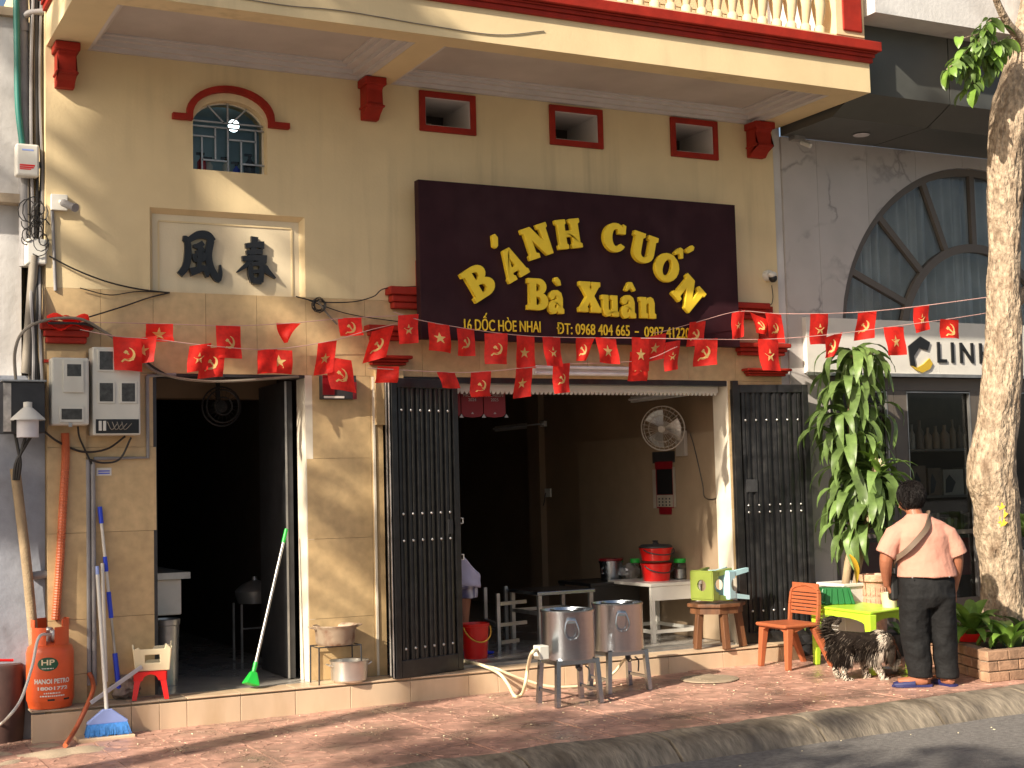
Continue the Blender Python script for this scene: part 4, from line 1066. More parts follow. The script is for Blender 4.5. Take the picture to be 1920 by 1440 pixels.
pail('red_pail', 'lower red bucket of the pair stacked on the pale table', 'bucket', 1231, 1093, 1056, 58, yb, REDP, 'red buckets on the table', DARK, zb=tz1)
c_ = at(1231, 1050, yb)
pail('red_pail', 'upper red bucket with dark lid stacked on another', 'bucket', 1230, 1054, 1027, 62, yb, REDP, 'red buckets on the table', DARK, DARK, zb=tz1 + at(1231, 1056, yb).z - at(1231, 1093, yb).z + .004)
def jar(lab, px, pyb, pyt, wpx, y, zb):
    c = at(px, pyb, y); d = (c - CAM).dot(fw); r_ = wpx / 2 * d / F_PX; h_ = at(px, pyt, y).z - c.z
    t = thing('plastic_jar', lab, 'jar', (c.x, y, zb), 'jars with green lids')
    b = MB(); b.lathe([(r_ * .9, 0), (r_, .01), (r_, h_ * .7), (r_ * .85, h_ * .8)], (c.x, y, zb), 18); b.build('body', GLASS, t, smooth=40)
    b = MB(); b.lathe([(r_ * .8, .004), (r_ * .93, .01), (r_ * .93, h_ * .5), (.001, h_ * .52)], (c.x, y, zb), 14); b.build('contents', GALV, t, smooth=40)
    b = MB(); b.lathe([(r_ * .93, h_ * .8), (r_ * .93, h_), (.001, h_)], (c.x, y, zb), 18); b.build('lid', GREENP, t, smooth=40)
jar('clear jar with green lid right of the red buckets', 1276, 1092, 1053, 26, a.y + .3, tz1)
jar('clear jar with green lid left of the red buckets', 1192, 1092, 1053, 20, a.y + .8, dz0)
c = at(1304, 1092, a.y + .3)
t = thing('paper_box', 'pale square carton next to the green lidded jar', 'box', (c.x, a.y + .3, tz1))
b = MB(); b.box(c.x - .075, c.x + .0, a.y + .25, a.y + .36, tz1, tz1 + .155); b.build('body', WHITE, t, bevel=.003); b = MB(); b.box(c.x + .003, c.x + .07, a.y + .26, a.y + .36, tz1, tz1 + .158); b.build('body', WHITE, t, bevel=.003)
b = MB()
for k in range(3): b.ell((c.x - .035, a.y + .2495, tz1 + .06 + .03 * k), .005, .002, .006, 8, 4)
b.build('print_dots', DARK, t)
# steel pot with red lid
tp, c, r_, h_ = pail('steel_pot', 'steel pot with red rim on the dark table', 'pot', 1147, 1094, 1051, 46, 1.4, STEEL, zb=dz0)
b = MB(); b.lathe([(r_ * 1.0, h_ + .002), (r_ * 1.0, h_ + .02), (.001, h_ + .022)], (c.x, 1.4, dz0), 20); b.build('lid', MRED, tp)
b = MB(); b.tube([(c.x - r_ * 1.0, 1.35, dz0 + .07), (c.x - r_ * 1.25, 1.33, dz0 + .07), (c.x - r_ * 1.25, 1.33, dz0 + .12), (c.x - r_, 1.35, dz0 + .12)], .005, 6); b.build('handle', STEEL, tp)
c = at(1182, 1090, 1.3); b = MB()
def bag(u, v):
    a = u * 2 * math.pi; p = Vector((math.cos(a) * math.sin(v * 3.14), math.sin(a) * math.sin(v * 3.14), math.cos(v * 3.14)))
    k = 1 + .35 * noise.noise(p * 2.3) + .15 * noise.noise(p * 7)
    return Vector((c.x + .1 * p.x * k, 1.3 + .08 * p.y * k, dz0 + .07 + .075 * p.z * k))
b.sheet(bag, 20, 12); o = b.build('plastic_bag', GALV, smooth=30); tag(o, 'crumpled grey plastic bag between the steel pot and red buckets', 'bag')
# stainless work bench
a0 = atz(1012, 1216, FZ)
t = thing('work_bench', 'stainless work bench with open frame behind the boilers', 'table', (a0.x + .5, a0.y + .3, FZ))
x1 = at(1112, 1110, a0.y).x; zt = at(1060, 1107, a0.y).z
table_frame(t, a0.x, x1, a0.y, a0.y + .55, FZ, zt, .035, GALV, .015, STEEL, (.5,))
a1 = atz(934, 1220, FZ)
t = thing('low_rack', 'low bare metal rack left of the work bench', 'rack', (a1.x + .2, a1.y, FZ))
b = MB(); zt2 = at(934, 1113, a1.y).z; x2 = a0.x - .03
for (x, y) in ((a1.x, a1.y), (a1.x + .12, a1.y + .5), (x2, a1.y + .5)):
    b = MB(); b.box(x, x + .03, y, y + .03, FZ, zt2 if x == a1.x else zt2 + .02); b.build('leg', GALV, t)
b = MB()
for z in (.42, .6): b.bar((a1.x + .03, a1.y + .015, z), (x2, a1.y + .1, z), .03, .03)
b.bar((a1.x + .03, a1.y + .015, .27), (x2 - .08, a1.y + .1, .27), .03, .03); b.bar((a1.x + .015, a1.y + .03, .42), (a1.x + .13, a1.y + .5, .42), .03, .03)
b.build('rail', GALV, t)
# red bucket and blue mop on the floor
pail('mop_bucket', 'dark red bucket with yellow handle on the shop floor by the gate leaf', 'bucket', 892, 1226, 1168, 52, .55, REDP, None, mat('yellow_handle', (.7, .4, .05)), zb=FZ + .002)
c = atz(888, 1230, FZ); b = MB()
b.prism([[(-.2, 0), (-.16, .1), (.0, .12), (.2, .02), (.18, 0)]], (c.x, c.y, FZ + .004), (1, 0, 0), (0, 1, .3), (0, -.01, .015)); o = b.build('dustpan', BLUE, bevel=.005); tag(o, 'dark blue dustpan lying before the red bucket', 'dustpan')
# ---------------- narrow door: dark kitchen
t = thing('ceiling_fan_unit', 'dark round fan hung under the ceiling inside the narrow door', 'fan', at(415, 762, .9))
fc = at(415, 762, .9); b = MB()
for r_, y_ in ((.155, 0), (.13, -.04), (.07, -.06)): b.tube([fc + Vector((r_ * math.cos(k * .2618), y_, r_ * math.sin(k * .2618))) for k in range(25)], .007, 6, False)
for k in range(20): b.tube([fc + Vector((.02 * math.cos(k * .314), -.065, .02 * math.sin(k * .314))), fc + Vector((.155 * math.cos(k * .314), 0, .155 * math.sin(k * .314)))], .002, 4, False)
b.build('cage', DARK, t)
b = MB(); b.lathe([(.05, 0), (.05, .12), (.02, .13)], fc, 14, Matrix.Rotation(-math.pi / 2, 3, 'X'), capt=True); b.bar(fc + Vector((0, .1, 0)), (fc.x, fc.y + .1, 2.8), .03, .03); b.build('motor', DARK, t)
b = MB(); b.box(2.0, 3.6, 1.2, 1.4, 2.38, 2.8); b.build('kitchen_beam', INT, house)
t = thing('kitchen_counter', 'tiled kitchen counter with white panel in the dark doorway', 'counter', (2.5, 1.0, FZ))
a, c = at(297, 1160, .7), at(340, 1085, .7)
b = MB(); b.box(2.0, c.x, .7, 1.9, a.z + .02, c.z); b.build('body', WHITE, t, bevel=.01); b = MB(); b.box(2.0, c.x + .06, .66, 1.95, c.z + .001, c.z + .05); b.build('worktop', GALV, t)
tp, c, r_, h_ = pail('steel_drum', 'dull steel drum below the kitchen counter', 'drum', 312, 1255, 1160, 50, .5, GALV, zb=FZ + .002)
t = thing('steamer_stand', 'covered steamer pot on a thin stand in the dark doorway', 'steamer', atz(478, 1215, FZ))
c = at(478, 1130, 1.6)
b = MB(); b.lathe([(.14, 0), (.16, .06), (.165, .1), (.15, .12), (.1, .16), (.03, .19), (.02, .22), (.001, .22)], c, 22); b.build('pot', GALV, t, smooth=40)
for (dx, dy) in ((-.15, -.12), (.12, -.12), (-.15, .12), (.12, .12)):
    b = MB(); b.tube([(c.x + dx, c.y + dy, c.z), (c.x + dx, c.y + dy, FZ)], .011, 6); b.build('leg', GALV, t)
b = MB(); b.tube([(c.x - .15, c.y - .12, c.z - .2), (c.x + .12, c.y - .12, c.z - .2)], .008, 6); b.build('rail', GALV, t)
# ================================================================== boilers, pots, stools outside
def boiler(lab, pl, pr, ptop, pbot, pfoot, cx, cy, spigot_left=False):
    c0 = gnd(cx, pfoot); y = c0.y + .16
    ca = at((pl + pr) / 2, pbot, y); d = (ca - CAM).dot(fw)
    r_ = (pr - pl) / 2 * d / F_PX; zb = ca.z; zt = at((pl + pr) / 2, ptop, y).z
    x = ca.x; g = gz(x)
    t = thing('steam_boiler', lab, 'boiler', (x, y, g), 'steel boilers on legs')
    b = MB(); H = zt - zb
    b.lathe([(r_ * .2, 0), (r_ * .99, .0), (r_, .012), (r_, H - .02), (r_ * 1.03, H - .012), (r_ * 1.03, H), (r_ * .97, H), (r_ * .95, H - .02), (r_ * .93, H - .035), (r_ * .3, H - .02), (.001, H - .018)], (x, y, zb), 48); b.build('drum', STEEL, t, smooth=40)
    b = MB(); b.lathe([(r_ * .62, 0), (r_ * .66, .03), (r_ * .6, .034), (r_ * .56, .01)], (x, y, zb + H - .03), 30, capb=False); b.build('lid_ring', STEEL, t, smooth=40)
    # riveted drop handle facing the street
    fx, fy = -.36, -.93
    n = Vector((fx, fy, 0)).normalized(); s = Vector((-n.y, n.x, 0)) * -1
    p0 = Vector((x, y, zb + H * .68)) + n * r_
    q = [(-.03, .045), (-.05, -.02), (-.045, -.06), (-.02, -.085), (.02, -.085), (.045, -.06), (.05, -.02), (.03, .045), (-.03, .045)]
    b = MB(); b.tube(curve_pts([p0 + s * a + Vector((0, 0, c)) + n * (.012 + .01 * (c < 0)) for a, c in q], 4), .006, 6); b.obox(p0 + Vector((0, 0, .04)) + n * .004, s * .035, (0, 0, .014), n * .006); b.build('drop_handle', STEEL, t, smooth=40)
    L_ = r_ * .82
    for (sx, sy) in ((-1, -1), (1, -1), (-1, 1), (1, 1)):
        p = Vector((x + sx * L_, y + sy * L_ * .8, zb - .0)); e = Vector((x + sx * L_ * 1.12, y + sy * L_ * .9, gz(x + sx * L_) + .002))
        b = MB(); b.bar(p, e, .034, .034, (0, 1, 0)); b.build('leg', STEEL, t)
    z1 = zb - .018
    for sy in (-1, 1): b = MB(); b.box(x - L_ - .01, x + L_ + .01, y + sy * L_ * .8 - .016, y + sy * L_ * .8 + .016, z1 - .016, z1 + .016); b.build('stand_rail', STEEL, t)
    for sx in (-1, 1): b = MB(); b.box(x + sx * L_ - .014, x + sx * L_ + .014, y - L_ * .8 + .017, y + L_ * .8 - .017, z1 - .014, z1 + .014); b.build('stand_rail', STEEL, t)
    z2 = g + .1
    for sx in (-1, 1): b = MB(); b.box(x + sx * L_ * 1.09 - .01, x + sx * L_ * 1.09 + .01, y - L_ * .86 + .02, y + L_ * .86 - .02, z2 - .01, z2 + .01); b.build('stand_rail', STEEL, t)
    b = MB(); b.tube([(x + .02, y - .1, zb - .0), (x + .02, y - .1, zb - .06), (x + .02, y - .13, zb - .07)], .02, 8); b.tube(curve_pts([(x + .07, y - .12, zb - .05), (x + .09, y - .14, zb - .08), (x + .085, y - .14, zb - .16)], 4), .006, 5); b.build('drain_tap', DARK, t)
    if spigot_left:
        c = at(1020, 1222, y - .12); b = MB(); b.box(c.x - .055, c.x + .02, y - .16, y - .06, c.z - .05, c.z + .045); b.build('control_box', BOXP, t, bevel=.005)
    return t, x, y, zb, r_
BA = boiler('front steel boiler on legs with the hose plugged into its side', 1016, 1116, 1142, 1233, 1325, 1075, 0, True)
BB = boiler('rear steel boiler on legs half behind the front one', 1112, 1207, 1129, 1217, 1300, 1165, 0)
# hoses
p = at(1003, 1218, BA[2] - .12)
b = MB(); b.tube(curve_pts([(p.x + .02, p.y, p.z), at(997, 1225, BA[2] - .16), at(990, 1250, -.75), at(985, 1282, -.72), gnd(978, 1302, .02), gnd(965, 1305, .02), at(952, 1282, -.42), at(935, 1262, -.33), at(900, 1246, -.2), atz(862, 1238, FZ + .014)]), .013, 8)
o = b.build('drain_hose', CREAM, smooth=50); tag(o, 'cream hose looping from the front boiler down to the ground and over the step', 'hose')
b = MB(); b.tube(curve_pts([atz(868, 1240, FZ + .016), atz(925, 1252, FZ + .014), at(950, 1262, -.3), at(985, 1275, -.33), gnd(1040, 1288, .018), gnd(1115, 1282, .016), at(1150, 1262, -.42), at(1170, 1238, -.55), (BB[1] + .02, BB[2] - .13, BB[3] - .07)]), .011, 8)
o = b.build('drain_hose', CREAM, smooth=50); tag(o, 'cream hose running along the step base to the rear boiler', 'hose')
# burnt pot on wire stand and aluminium pot
c = at(629, 1208, -.13); d = (c - CAM).dot(fw); r_ = 42 * d / F_PX; h_ = at(629, 1171, -.13).z - c.z
t = thing('pot_stand', 'thin rusty metal stand under the scorched pot on the step', 'stand', (c.x, -.13, FZ))
b = MB(); w_ = .165
for (x, y) in ((-w_, -.1), (w_, -.1), (-w_, .09), (w_, .09)): b.tube([(c.x + x, -.13 + y, FZ), (c.x + x * .98, -.13 + y, c.z - .004)], .006, 6)
b.build('leg', DARK, t); b = MB()
for y in (-.1, .09): b.tube([(c.x - w_, -.13 + y, c.z - .006), (c.x + w_, -.13 + y, c.z - .006)], .005, 6)
for x in (-w_, -.08, 0, .08, w_): b.tube([(c.x + x, -.23, c.z - .007), (c.x + x, -.04, c.z - .007)], .004, 6)
b.build('top_grid', DARK, t)
t = thing('scorched_pot', 'shallow scorched pot with brown stained rim standing on the wire stand', 'pot', (c.x, -.13, c.z))
b = MB(); b.lathe([(r_ * .8, 0), (r_ * .88, .02), (r_ * .9, h_ * .7), (r_ * .97, h_ * .85), (r_ * 1.02, h_ * .97), (r_ * 1.0, h_), (r_ * .9, h_ * .9), (r_ * .8, .02), (.001, .02)], (c.x, -.13, c.z), 30); b.build('body', BURNT, t, smooth=40)
for sx in (-1, 1):
    b = MB(); b.tube([(c.x + sx * r_ * .98, -.16, c.z + h_ * .85), (c.x + sx * r_ * 1.2, -.16, c.z + h_ * .95), (c.x + sx * r_ * 1.2, -.1, c.z + h_ * .95), (c.x + sx * r_ * .98, -.1, c.z + h_ * .85)], .005, 6); b.build('handle', BURNT, t)
c = at(655, 1284, -.17); c.z = FZ + .003; d = (c - CAM).dot(fw); r_ = 36 * d / F_PX; h_ = .155
t = thing('aluminium_pot', 'shiny aluminium pot standing on the step edge left of the black gate leaf', 'pot', (c.x, -.17, c.z))
b = MB(); b.lathe([(r_ * .82, 0), (r_ * .94, .015), (r_ * .97, h_ * .9), (r_ * 1.03, h_), (r_ * .95, h_ * .97), (r_ * .9, .02), (.001, .02)], (c.x, -.17, c.z), 30); b.build('body', ALU, t, smooth=40)
for sx in (-1, 1):
    b = MB(); b.tube(curve_pts([(c.x + sx * r_ * .98, -.2, c.z + h_ * .75), (c.x + sx * r_ * 1.17, -.2, c.z + h_ * .85), (c.x + sx * r_ * 1.17, -.14, c.z + h_ * .85), (c.x + sx * r_ * .98, -.14, c.z + h_ * .75)], 4), .006, 6); b.build('handle', ALU, t, smooth=40)

# ---- plastic stool: square top with hole, four splayed panel legs joined by arches
def plastic_stool(name, lab, M_, w_, h_, m_, group=None, rail=True):
    t = thing(name, lab, 'stool', M_.translation, group)
    a = w_ / 2; b_ = w_ * .62
    def X(p): return M_ @ Vector(p)
    q = MB(); lo = [(-a, -a), (a, -a), (a, a), (-a, a)]
    q.prism([lo, arc(0, 0, a * .42, a * .42, 0, 345, 16)], X((0, 0, h_ - .02)), X((1, 0, 0)) - X((0, 0, 0)), X((0, 1, 0)) - X((0, 0, 0)), (X((0, 0, 1)) - X((0, 0, 0))) * .02)
    q.build('seat', m_, t, bevel=.005)
    for k in range(4):                                     # one leg per corner, L-shaped in plan
        Mk = M_ @ Matrix.Rotation(math.pi / 2 * k, 4, 'Z')
        q = MB()
        def L(s0, s1, z):   # outline of the L at a height
            return [(s1 - s0, s1), (s1, s1), (s1, s1 - s0), (s1 - .014, s1 - s0), (s1 - .014, s1 - .014), (s1 - s0, s1 - .014)]
        rings = [(a * .62, a, h_ - .0205), (a * .4, a + (b_ - a) * .35, h_ * .62), (a * .32, b_, 0)]
        V = []; F_ = []
        for (s0, s1, z) in rings: V += [Mk @ Vector((p[0], p[1], z)) for p in L(s0, s1, z)]
        for i in range(2):
            for j in range(6): F_.append((i * 6 + j, i * 6 + (j + 1) % 6, (i + 1) * 6 + (j + 1) % 6, (i + 1) * 6 + j))
        F_ += [(12, 13, 14, 15, 16, 17), (5, 4, 3, 2, 1, 0)]
        q.add(V, F_); q.build('leg', m_, t)
    q = MB()
    for k in range(4):
        Mk = M_ @ Matrix.Rotation(math.pi / 2 * k, 4, 'Z'); s = a + .004
        q.prism([[(-s, 0), (-s * .5, 0)] + [(s * .5 * math.cos(math.pi * (1 - i / 8)), -.0 + (h_ * .22) * math.sin(math.pi * i / 8)) for i in range(1, 8)] + [(s * .5, 0), (s, 0), (s, h_ * .3), (-s, h_ * .3)]], Mk @ Vector((0, -s - .008, h_ * .68)), (Mk @ Vector((1, 0, 0)) - Mk @ Vector((0, 0, 0))), (Mk @ Vector((0, 0, 1)) - Mk @ Vector((0, 0, 0))), (Mk @ Vector((0, 1, 0)) - Mk @ Vector((0, 0, 0))) * .011)
    q.build('apron', m_, t)
    return t
c = at(283, 1293, -.12)
Mr = Matrix.Translation((c.x, -.1, FZ + .003)) @ Matrix.Rotation(R(-12), 4, 'Z')
plastic_stool('red_stool', 'small red plastic stool on the step in front of the narrow door', Mr, .2, .19, REDP)
t = thing('cream_stool', 'small cream plastic stool with a window in its side resting on the red stool', 'stool', (c.x, -.1, FZ + .195))
Mc = Matrix.Translation((c.x + .015, -.1, FZ + .196)) @ Matrix.Rotation(R(-12), 4, 'Z')
for k in range(4):
    Mk = Mc @ Matrix.Rotation(math.pi / 2 * k, 4, 'Z'); q = MB(); a_ = .115 if k % 2 == 0 else .1; dd = .1 if k % 2 == 0 else .115
    q.prism([[(-a_, 0), (a_, 0), (a_ * 1.1, .15), (a_ * .8, .185), (a_ * .7, .15), (-a_ * .7, .15), (-a_ * .8, .165), (-a_ * 1.1, .15)], [(-.05, .055), (.05, .055), (.05, .11), (-.05, .11)]], Mk @ Vector((0, -dd, 0)), (Mk.to_3x3() @ Vector((1, 0, 0))), (Mk.to_3x3() @ Vector((0, -.12, 1))), (Mk.to_3x3() @ Vector((0, 1, 0))) * .012)
    q.build('side_panel', CREAM, t, bevel=.004)
q = MB(); q.prism([[(-.11, -.095), (.11, -.095), (.11, .095), (-.11, .095)]], Mc.translation, Mc.to_3x3() @ Vector((1, 0, 0)), Mc.to_3x3() @ Vector((0, 1, 0)), (0, 0, .012)); q.build('seat', CREAM, t)
# ---- brooms
def broom(lab, name, pts, rs, parts):
    p0 = pts[0]; t = thing(name, lab, 'broom', pts[-1])
    for (i, j, m_, r_, nm) in parts:
        a = pts[0].lerp(pts[1], i); c = pts[0].lerp(pts[1], j)
        b = MB(); b.tube([a, c], r_, 10); b.build(nm, m_, t, smooth=40)
    return t
p0, p1 = at(187, 950, -.03), at(223, 1275, -.06); p1.z = FZ + .05
broom('tall mop pole with blue grips leaning on the stone pilaster', 'mop_pole', [p0, p1], None, [(0, .09, BLUE, .016, 'grip'), (.09, .27, WHITE, .011, 'pole'), (.27, .35, BLUE, .015, 'grip'), (.35, .46, WHITE, .011, 'pole'), (.46, .6, BLUE, .016, 'grip'), (.6, .79, GALV, .01, 'pole'), (.79, .99, BLUE, .018, 'grip')])
p0, p1 = at(182, 1062, -.1), gnd(200, 1338, .06); p1 = at(200, 1332, -.36)
t = broom('broom with white pole and wide blue brush standing on the pavement', 'blue_broom', [p0, p1], None, [(0, .06, BLUEL, .013, 'grip'), (.06, 1, WHITE, .014, 'pole')])
c = at(201, 1352, -.36)
b = MB(); b.prism([[(-.03, .06), (.03, .06), (.135, -.02), (.13, -.035), (-.13, -.035), (-.135, -.02)]], (c.x, -.34, c.z + .02), (1, 0, 0), (0, 0, 1), (0, -.045, 0)); b.build('brush_head', BLUEL, t, bevel=.006)
b = MB()
for i in range(60):
    for j in range(4):
        x = -.125 + .25 * i / 59; y = -.335 - .05 * j / 3; k = 1.14 + rnd.uniform(-.05, .05)
        b.taper((c.x + x, y, c.z - .012), (c.x + x * k + rnd.uniform(-.004, .004), y - .012 * (j - 1.2), c.z - .088 + rnd.uniform(-.006, .006)), .0055, .003)
o = b.build('bristles', BLUEH, t); o['kind'] = 'stuff'
b = MB(); b.box(c.x - .2, c.x + .17, -.44, -.262, gz(c.x) - .02, c.z - .092); o = b.build('loose_tile', STEPM, bevel=.006); tag(o, 'loose cream tile lying under the blue broom brush', 'tile')
p0, p1 = at(192, 1056, -.06), at(195, 1150, -.08)
broom('short clear stick leaning beside the blue broom', 'short_stick', [p0, p1 + (p1 - p0) * 1.35], None, [(0, 1, WHITE, .012, 'pole'), ])
p0, p1 = at(170, 1318, -.29), at(266, 1250, -.2)
b = MB(); b.bar(p0, p1, .012, .028); o = b.build('flat_batten', mat('pale_grey_plastic', (.5, .5, .53), .4), bevel=.003); tag(o, 'pale grey batten leaning across the step up to the red stool', 'batten')
p0, p1 = at(537, 992, .12), at(470, 1278, -.1); p1.z = FZ + .03
t = broom('green broom leaning in the narrow doorway', 'green_broom', [p0, p1], None, [(0, .09, GREENP, .014, 'grip'), (.09, .86, GALV, .011, 'pole'), (.86, .93, GREENP, .016, 'socket')])
d_ = (p1 - p0).normalized(); b = MB(); b.taper(p0.lerp(p1, .92), p1, .045, .11); b.build('brush_head', GREENP, t, bevel=.008)
c = at(238, 1290, -.05); b = MB()
def rag(u, v):
    a = u * 2 * math.pi; p = Vector((math.cos(a) * math.sin(v * 3.14), math.sin(a) * math.sin(v * 3.14), math.cos(v * 3.14)))
    k = 1 + .5 * noise.noise(p * 2.1 + Vector((4, 0, 0))) + .3 * noise.noise(p * 6)
    return Vector((c.x + .09 * p.x * k, -.02 + .07 * p.y * k, FZ + .075 + .075 * p.z * k))
b.sheet(rag, 24, 14); o = b.build('old_rag', mat('grey_rag', (.25, .2, .17), .9, var=.5, scale=14), smooth=30); tag(o, 'crumpled grey rag on the step left of the red stool', 'rag')
# ---- gas cylinder
c = at(94, 1316, -.1); c.z = FZ + .003
GC = thing('gas_cylinder', 'orange gas cylinder with green oval badge on the step end', 'gas cylinder', (c.x, -.1, c.z))
d = (c - CAM).dot(fw); r_ = 43 * d / F_PX; H = at(94, 1205, -.1).z - c.z
b = MB(); b.lathe([(r_ * .9, 0), (r_ * .96, .04), (r_, .05), (r_, H * .86), (r_ * .93, H * .95), (r_ * .75, H * 1.0), (r_ * .2, H * 1.03), (.001, H * 1.03)], (c.x, -.1, c.z), 40); b.build('tank', ORG, GC, smooth=40)
hz = at(94, 1160, -.1).z - c.z
b = MB()
def collar(a0, a1, z0, z1):
    n = 10
    V = []
    for i in range(n + 1):
        a = R(a0 + (a1 - a0) * i / n)
        for (rr, zz) in ((r_ * .82, z0), (r_ * .82, z1), (r_ * .77, z1), (r_ * .77, z0)): V.append((c.x + rr * math.cos(a), -.1 + rr * math.sin(a), c.z + zz))
    b.add(V, [(i * 4 + j, i * 4 + (j + 1) % 4, (i + 1) * 4 + (j + 1) % 4, (i + 1) * 4 + j) for i in range(n) for j in range(4)] + [(0, 1, 2, 3), (n * 4 + 3, n * 4 + 2, n * 4 + 1, n * 4)])
collar(-60, 210 - 100 + 100, hz - .05, hz); collar(-85, -25, H * .95, hz - .05); collar(195, 250, H * .95, hz - .05); collar(30, 150, H * .95, hz - .05)
b.build('collar', ORG, GC, smooth=30)
b = MB(); b.lathe([(.03, H), (.03, H + .05), (.02, H + .06), (.02, H + .1)], (c.x, -.1, c.z), 12, capt=True); b.ell((c.x + .02, -.16, c.z + H + .05), .04, .03, .045, 12, 8); b.ell((c.x - .01, -.13, c.z + H + .09), .03, .03, .02, 10, 6); b.build('valve', GALV, GC, smooth=50)
b = MB()
for (a0, a1) in ((255, 272), (295, 312)):
    b.add([(c.x + (r_ + .001) * math.cos(R(a)), -.1 + (r_ + .001) * math.sin(R(a)), c.z + z) for z in (.055, .067) for a in (a0, (a0 + a1) / 2, a1)], [(0, 1, 4, 3), (1, 2, 5, 4)])
b.build('foot_slot', BLACKP, GC)
# badge and lettering wrapped round the tank, facing the camera
af = math.atan2(CAM.y + .1, CAM.x - c.x)
def wrap(o, z0, rad):
    for v in o.data.vertices:
        a = af + v.co.x / rad; rr = rad + .0012 + v.co.z
        v.co = (c.x + rr * math.cos(a), -.1 + rr * math.sin(a), c.z + z0 + v.co.y)
def flat_text(body, size, m_, off, z0, rad, depth=.0, bold=.001, w=None, dx=0):
    o = text(body, 'lettering', (0, 0, 0), size, m_, None, 1, depth, bold, 'CENTER', Matrix())
    if w:
        xs2 = [v.co.x for v in o.data.vertices]; k = w / (max(xs2) - min(xs2)); o.data.transform(Matrix.Diagonal((k, 1, 1, 1)))
    o.data.transform(Matrix.Translation((dx, 0, off))); wrap(o, z0, rad); join(o, GC); return o
b = MB(); b.add([(-.015 + .07 * math.cos(k * .2618), .045 * math.sin(k * .2618), 0) for k in range(24)], [tuple(range(24))]); me_o = b.build('badge', mat('badge_green', (.01, .08, .04), .4), None)
bm_sub = MB(); V = []; n = 14
for i in range(n + 1):
    x = -.07 + .14 * i / n; hh = .045 * math.sqrt(max(0, 1 - (x / .07) ** 2)); V += [(x - .015, -hh, 0), (x - .015, hh, 0)]
bm_sub.add(V, [(2 * i, 2 * i + 2, 2 * i + 3, 2 * i + 1) for i in range(n)])
bpy.data.objects.remove(me_o); me_o = bm_sub.build('badge', MATS['badge_green'], None); wrap(me_o, H * .70, r_); join(me_o, GC)
flat_text('HP', .05, CREAM, .0015, H * .70 - .005, r_, dx=-.015, w=.085)
def print_line(z0, w_, h_, off, n):
    b = MB(); x = -w_ / 2
    while x < w_ / 2 - .004:
        l_ = rnd.uniform(.006, .016); x1 = min(x + l_, w_ / 2); b.add([(x, -h_ / 2, off), (x1, -h_ / 2, off), (x1, h_ / 2, off), (x, h_ / 2, off)], [(0, 1, 2, 3)]); x = x1 + .004
    o = b.build('print_line', WHITE); o['kind'] = 'stuff'; o.data.transform(Matrix.Translation((n, 0, 0))); wrap(o, z0, r_); join(o, GC)
print_line(H * .70 - .028, .075, .006, .0015, -.015)
flat_text('HANOI PETRO', .042, WHITE, .001, H * .40, r_, w=.24, bold=.0015, dx=.015)
flat_text('18001772', .03, WHITE, .001, H * .30, r_, w=.2, dx=.015)
print_line(H * .25, .11, .009, .001, .015); print_line(H * .205, .16, .009, .001, .015)
b = MB(); b.tube(curve_pts([(c.x - .0, -.17, c.z + H + .06), at(73, 1195, -.26), at(60, 1250, -.3), at(40, 1310, -.35), at(15, 1345, -.45), gnd(-15, 1372, .02)]), .01, 8); o = b.build('gas_hose', WHITE, smooth=50); tag(o, 'pale gas hose running from the orange cylinder down to the left', 'hose')
b = MB(); b.tube(curve_pts([at(167, 1262, -.05), at(173, 1275, -.08), at(174, 1295, -.2), at(160, 1330, -.3), at(140, 1370, -.34), gnd(122, 1398, .015)]), .016, 8); o = b.build('orange_hose', ORGC, smooth=50); tag(o, 'orange hose running from the grey pipe over the step to the ground', 'hose')

# ---- chair
def P_on(px, py): q = gnd(px, py); return q
fL, fR = gnd(1427, 1249), gnd(1478, 1258)
CH_ = thing('plastic_chair', 'orange brown plastic chair with slatted backrest', 'chair', (7.45, -.55, gz(7.45)))
g = gz(7.4); o0 = (fL + fR) / 2; ux = (fL - fR).normalized()      # along the chair front (towards the house)
fwd_ = Vector((-ux.y, ux.x, 0));  fwd_ = fwd_ if fwd_.x < 0 else -fwd_     # chair faces left
W2 = (fL - fR).length / 2; bk = -fwd_
def Q(s, d, h): return o0 + ux * s + bk * d + Vector((0, 0, h - (o0.z - g)))
SH = .34; D = .33
for (s, d) in ((W2, 0), (-W2, 0)):
    b = MB(); b.taper(Q(s * .9, .03, SH - .01), Q(s, 0, 0), .062, .042); b.build('leg', CHAIR, CH_, bevel=.006)
for s in (W2, -W2):
    b = MB(); b.taper(Q(s * .9, D - .04, SH - .01), Q(s * 1.02, D + .11, 0), .062, .04); b.build('leg', CHAIR, CH_, bevel=.006)
b = MB(); lo = [(-W2 - .02, -.03), (W2 + .02, -.03), (W2 + .01, D), (-W2 - .01, D)]
b.prism([lo], Q(0, 0, SH - .004), ux, bk, (0, 0, .03)); b.build('seat', CHAIR, CH_, bevel=.012)
b = MB()
for s in (-1, 1): b.prism([[(0, -.055), (.1, -.055 + .03), (.18, 0), (0, 0)]], Q(s * W2 * .98, .02, SH - .004), bk, (0, 0, 1), ux * .012)
b.prism([[(-W2, -.05), (-W2 * .5, -.012), (W2 * .5, -.012), (W2, -.05), (W2, 0), (-W2, 0)]], Q(0, 0.0, SH - .004), ux, (0, 0, 1), bk * .012); b.build('apron', CHAIR, CH_)
def BK(s, h): return Q(s, D - .02 + .035 * h / .3, SH + .02 + h)
HB = .285
b = MB()
for s in (-1, 1):
    pts = [BK(s * (W2 + .0), 0), BK(s * (W2 + .005), HB * .5), BK(s * (W2 - .005), HB * .85)]
    b.bar(pts[0], pts[1], .035, .022, ux); b.bar(pts[1], pts[2], .035, .022, ux)
n = 10
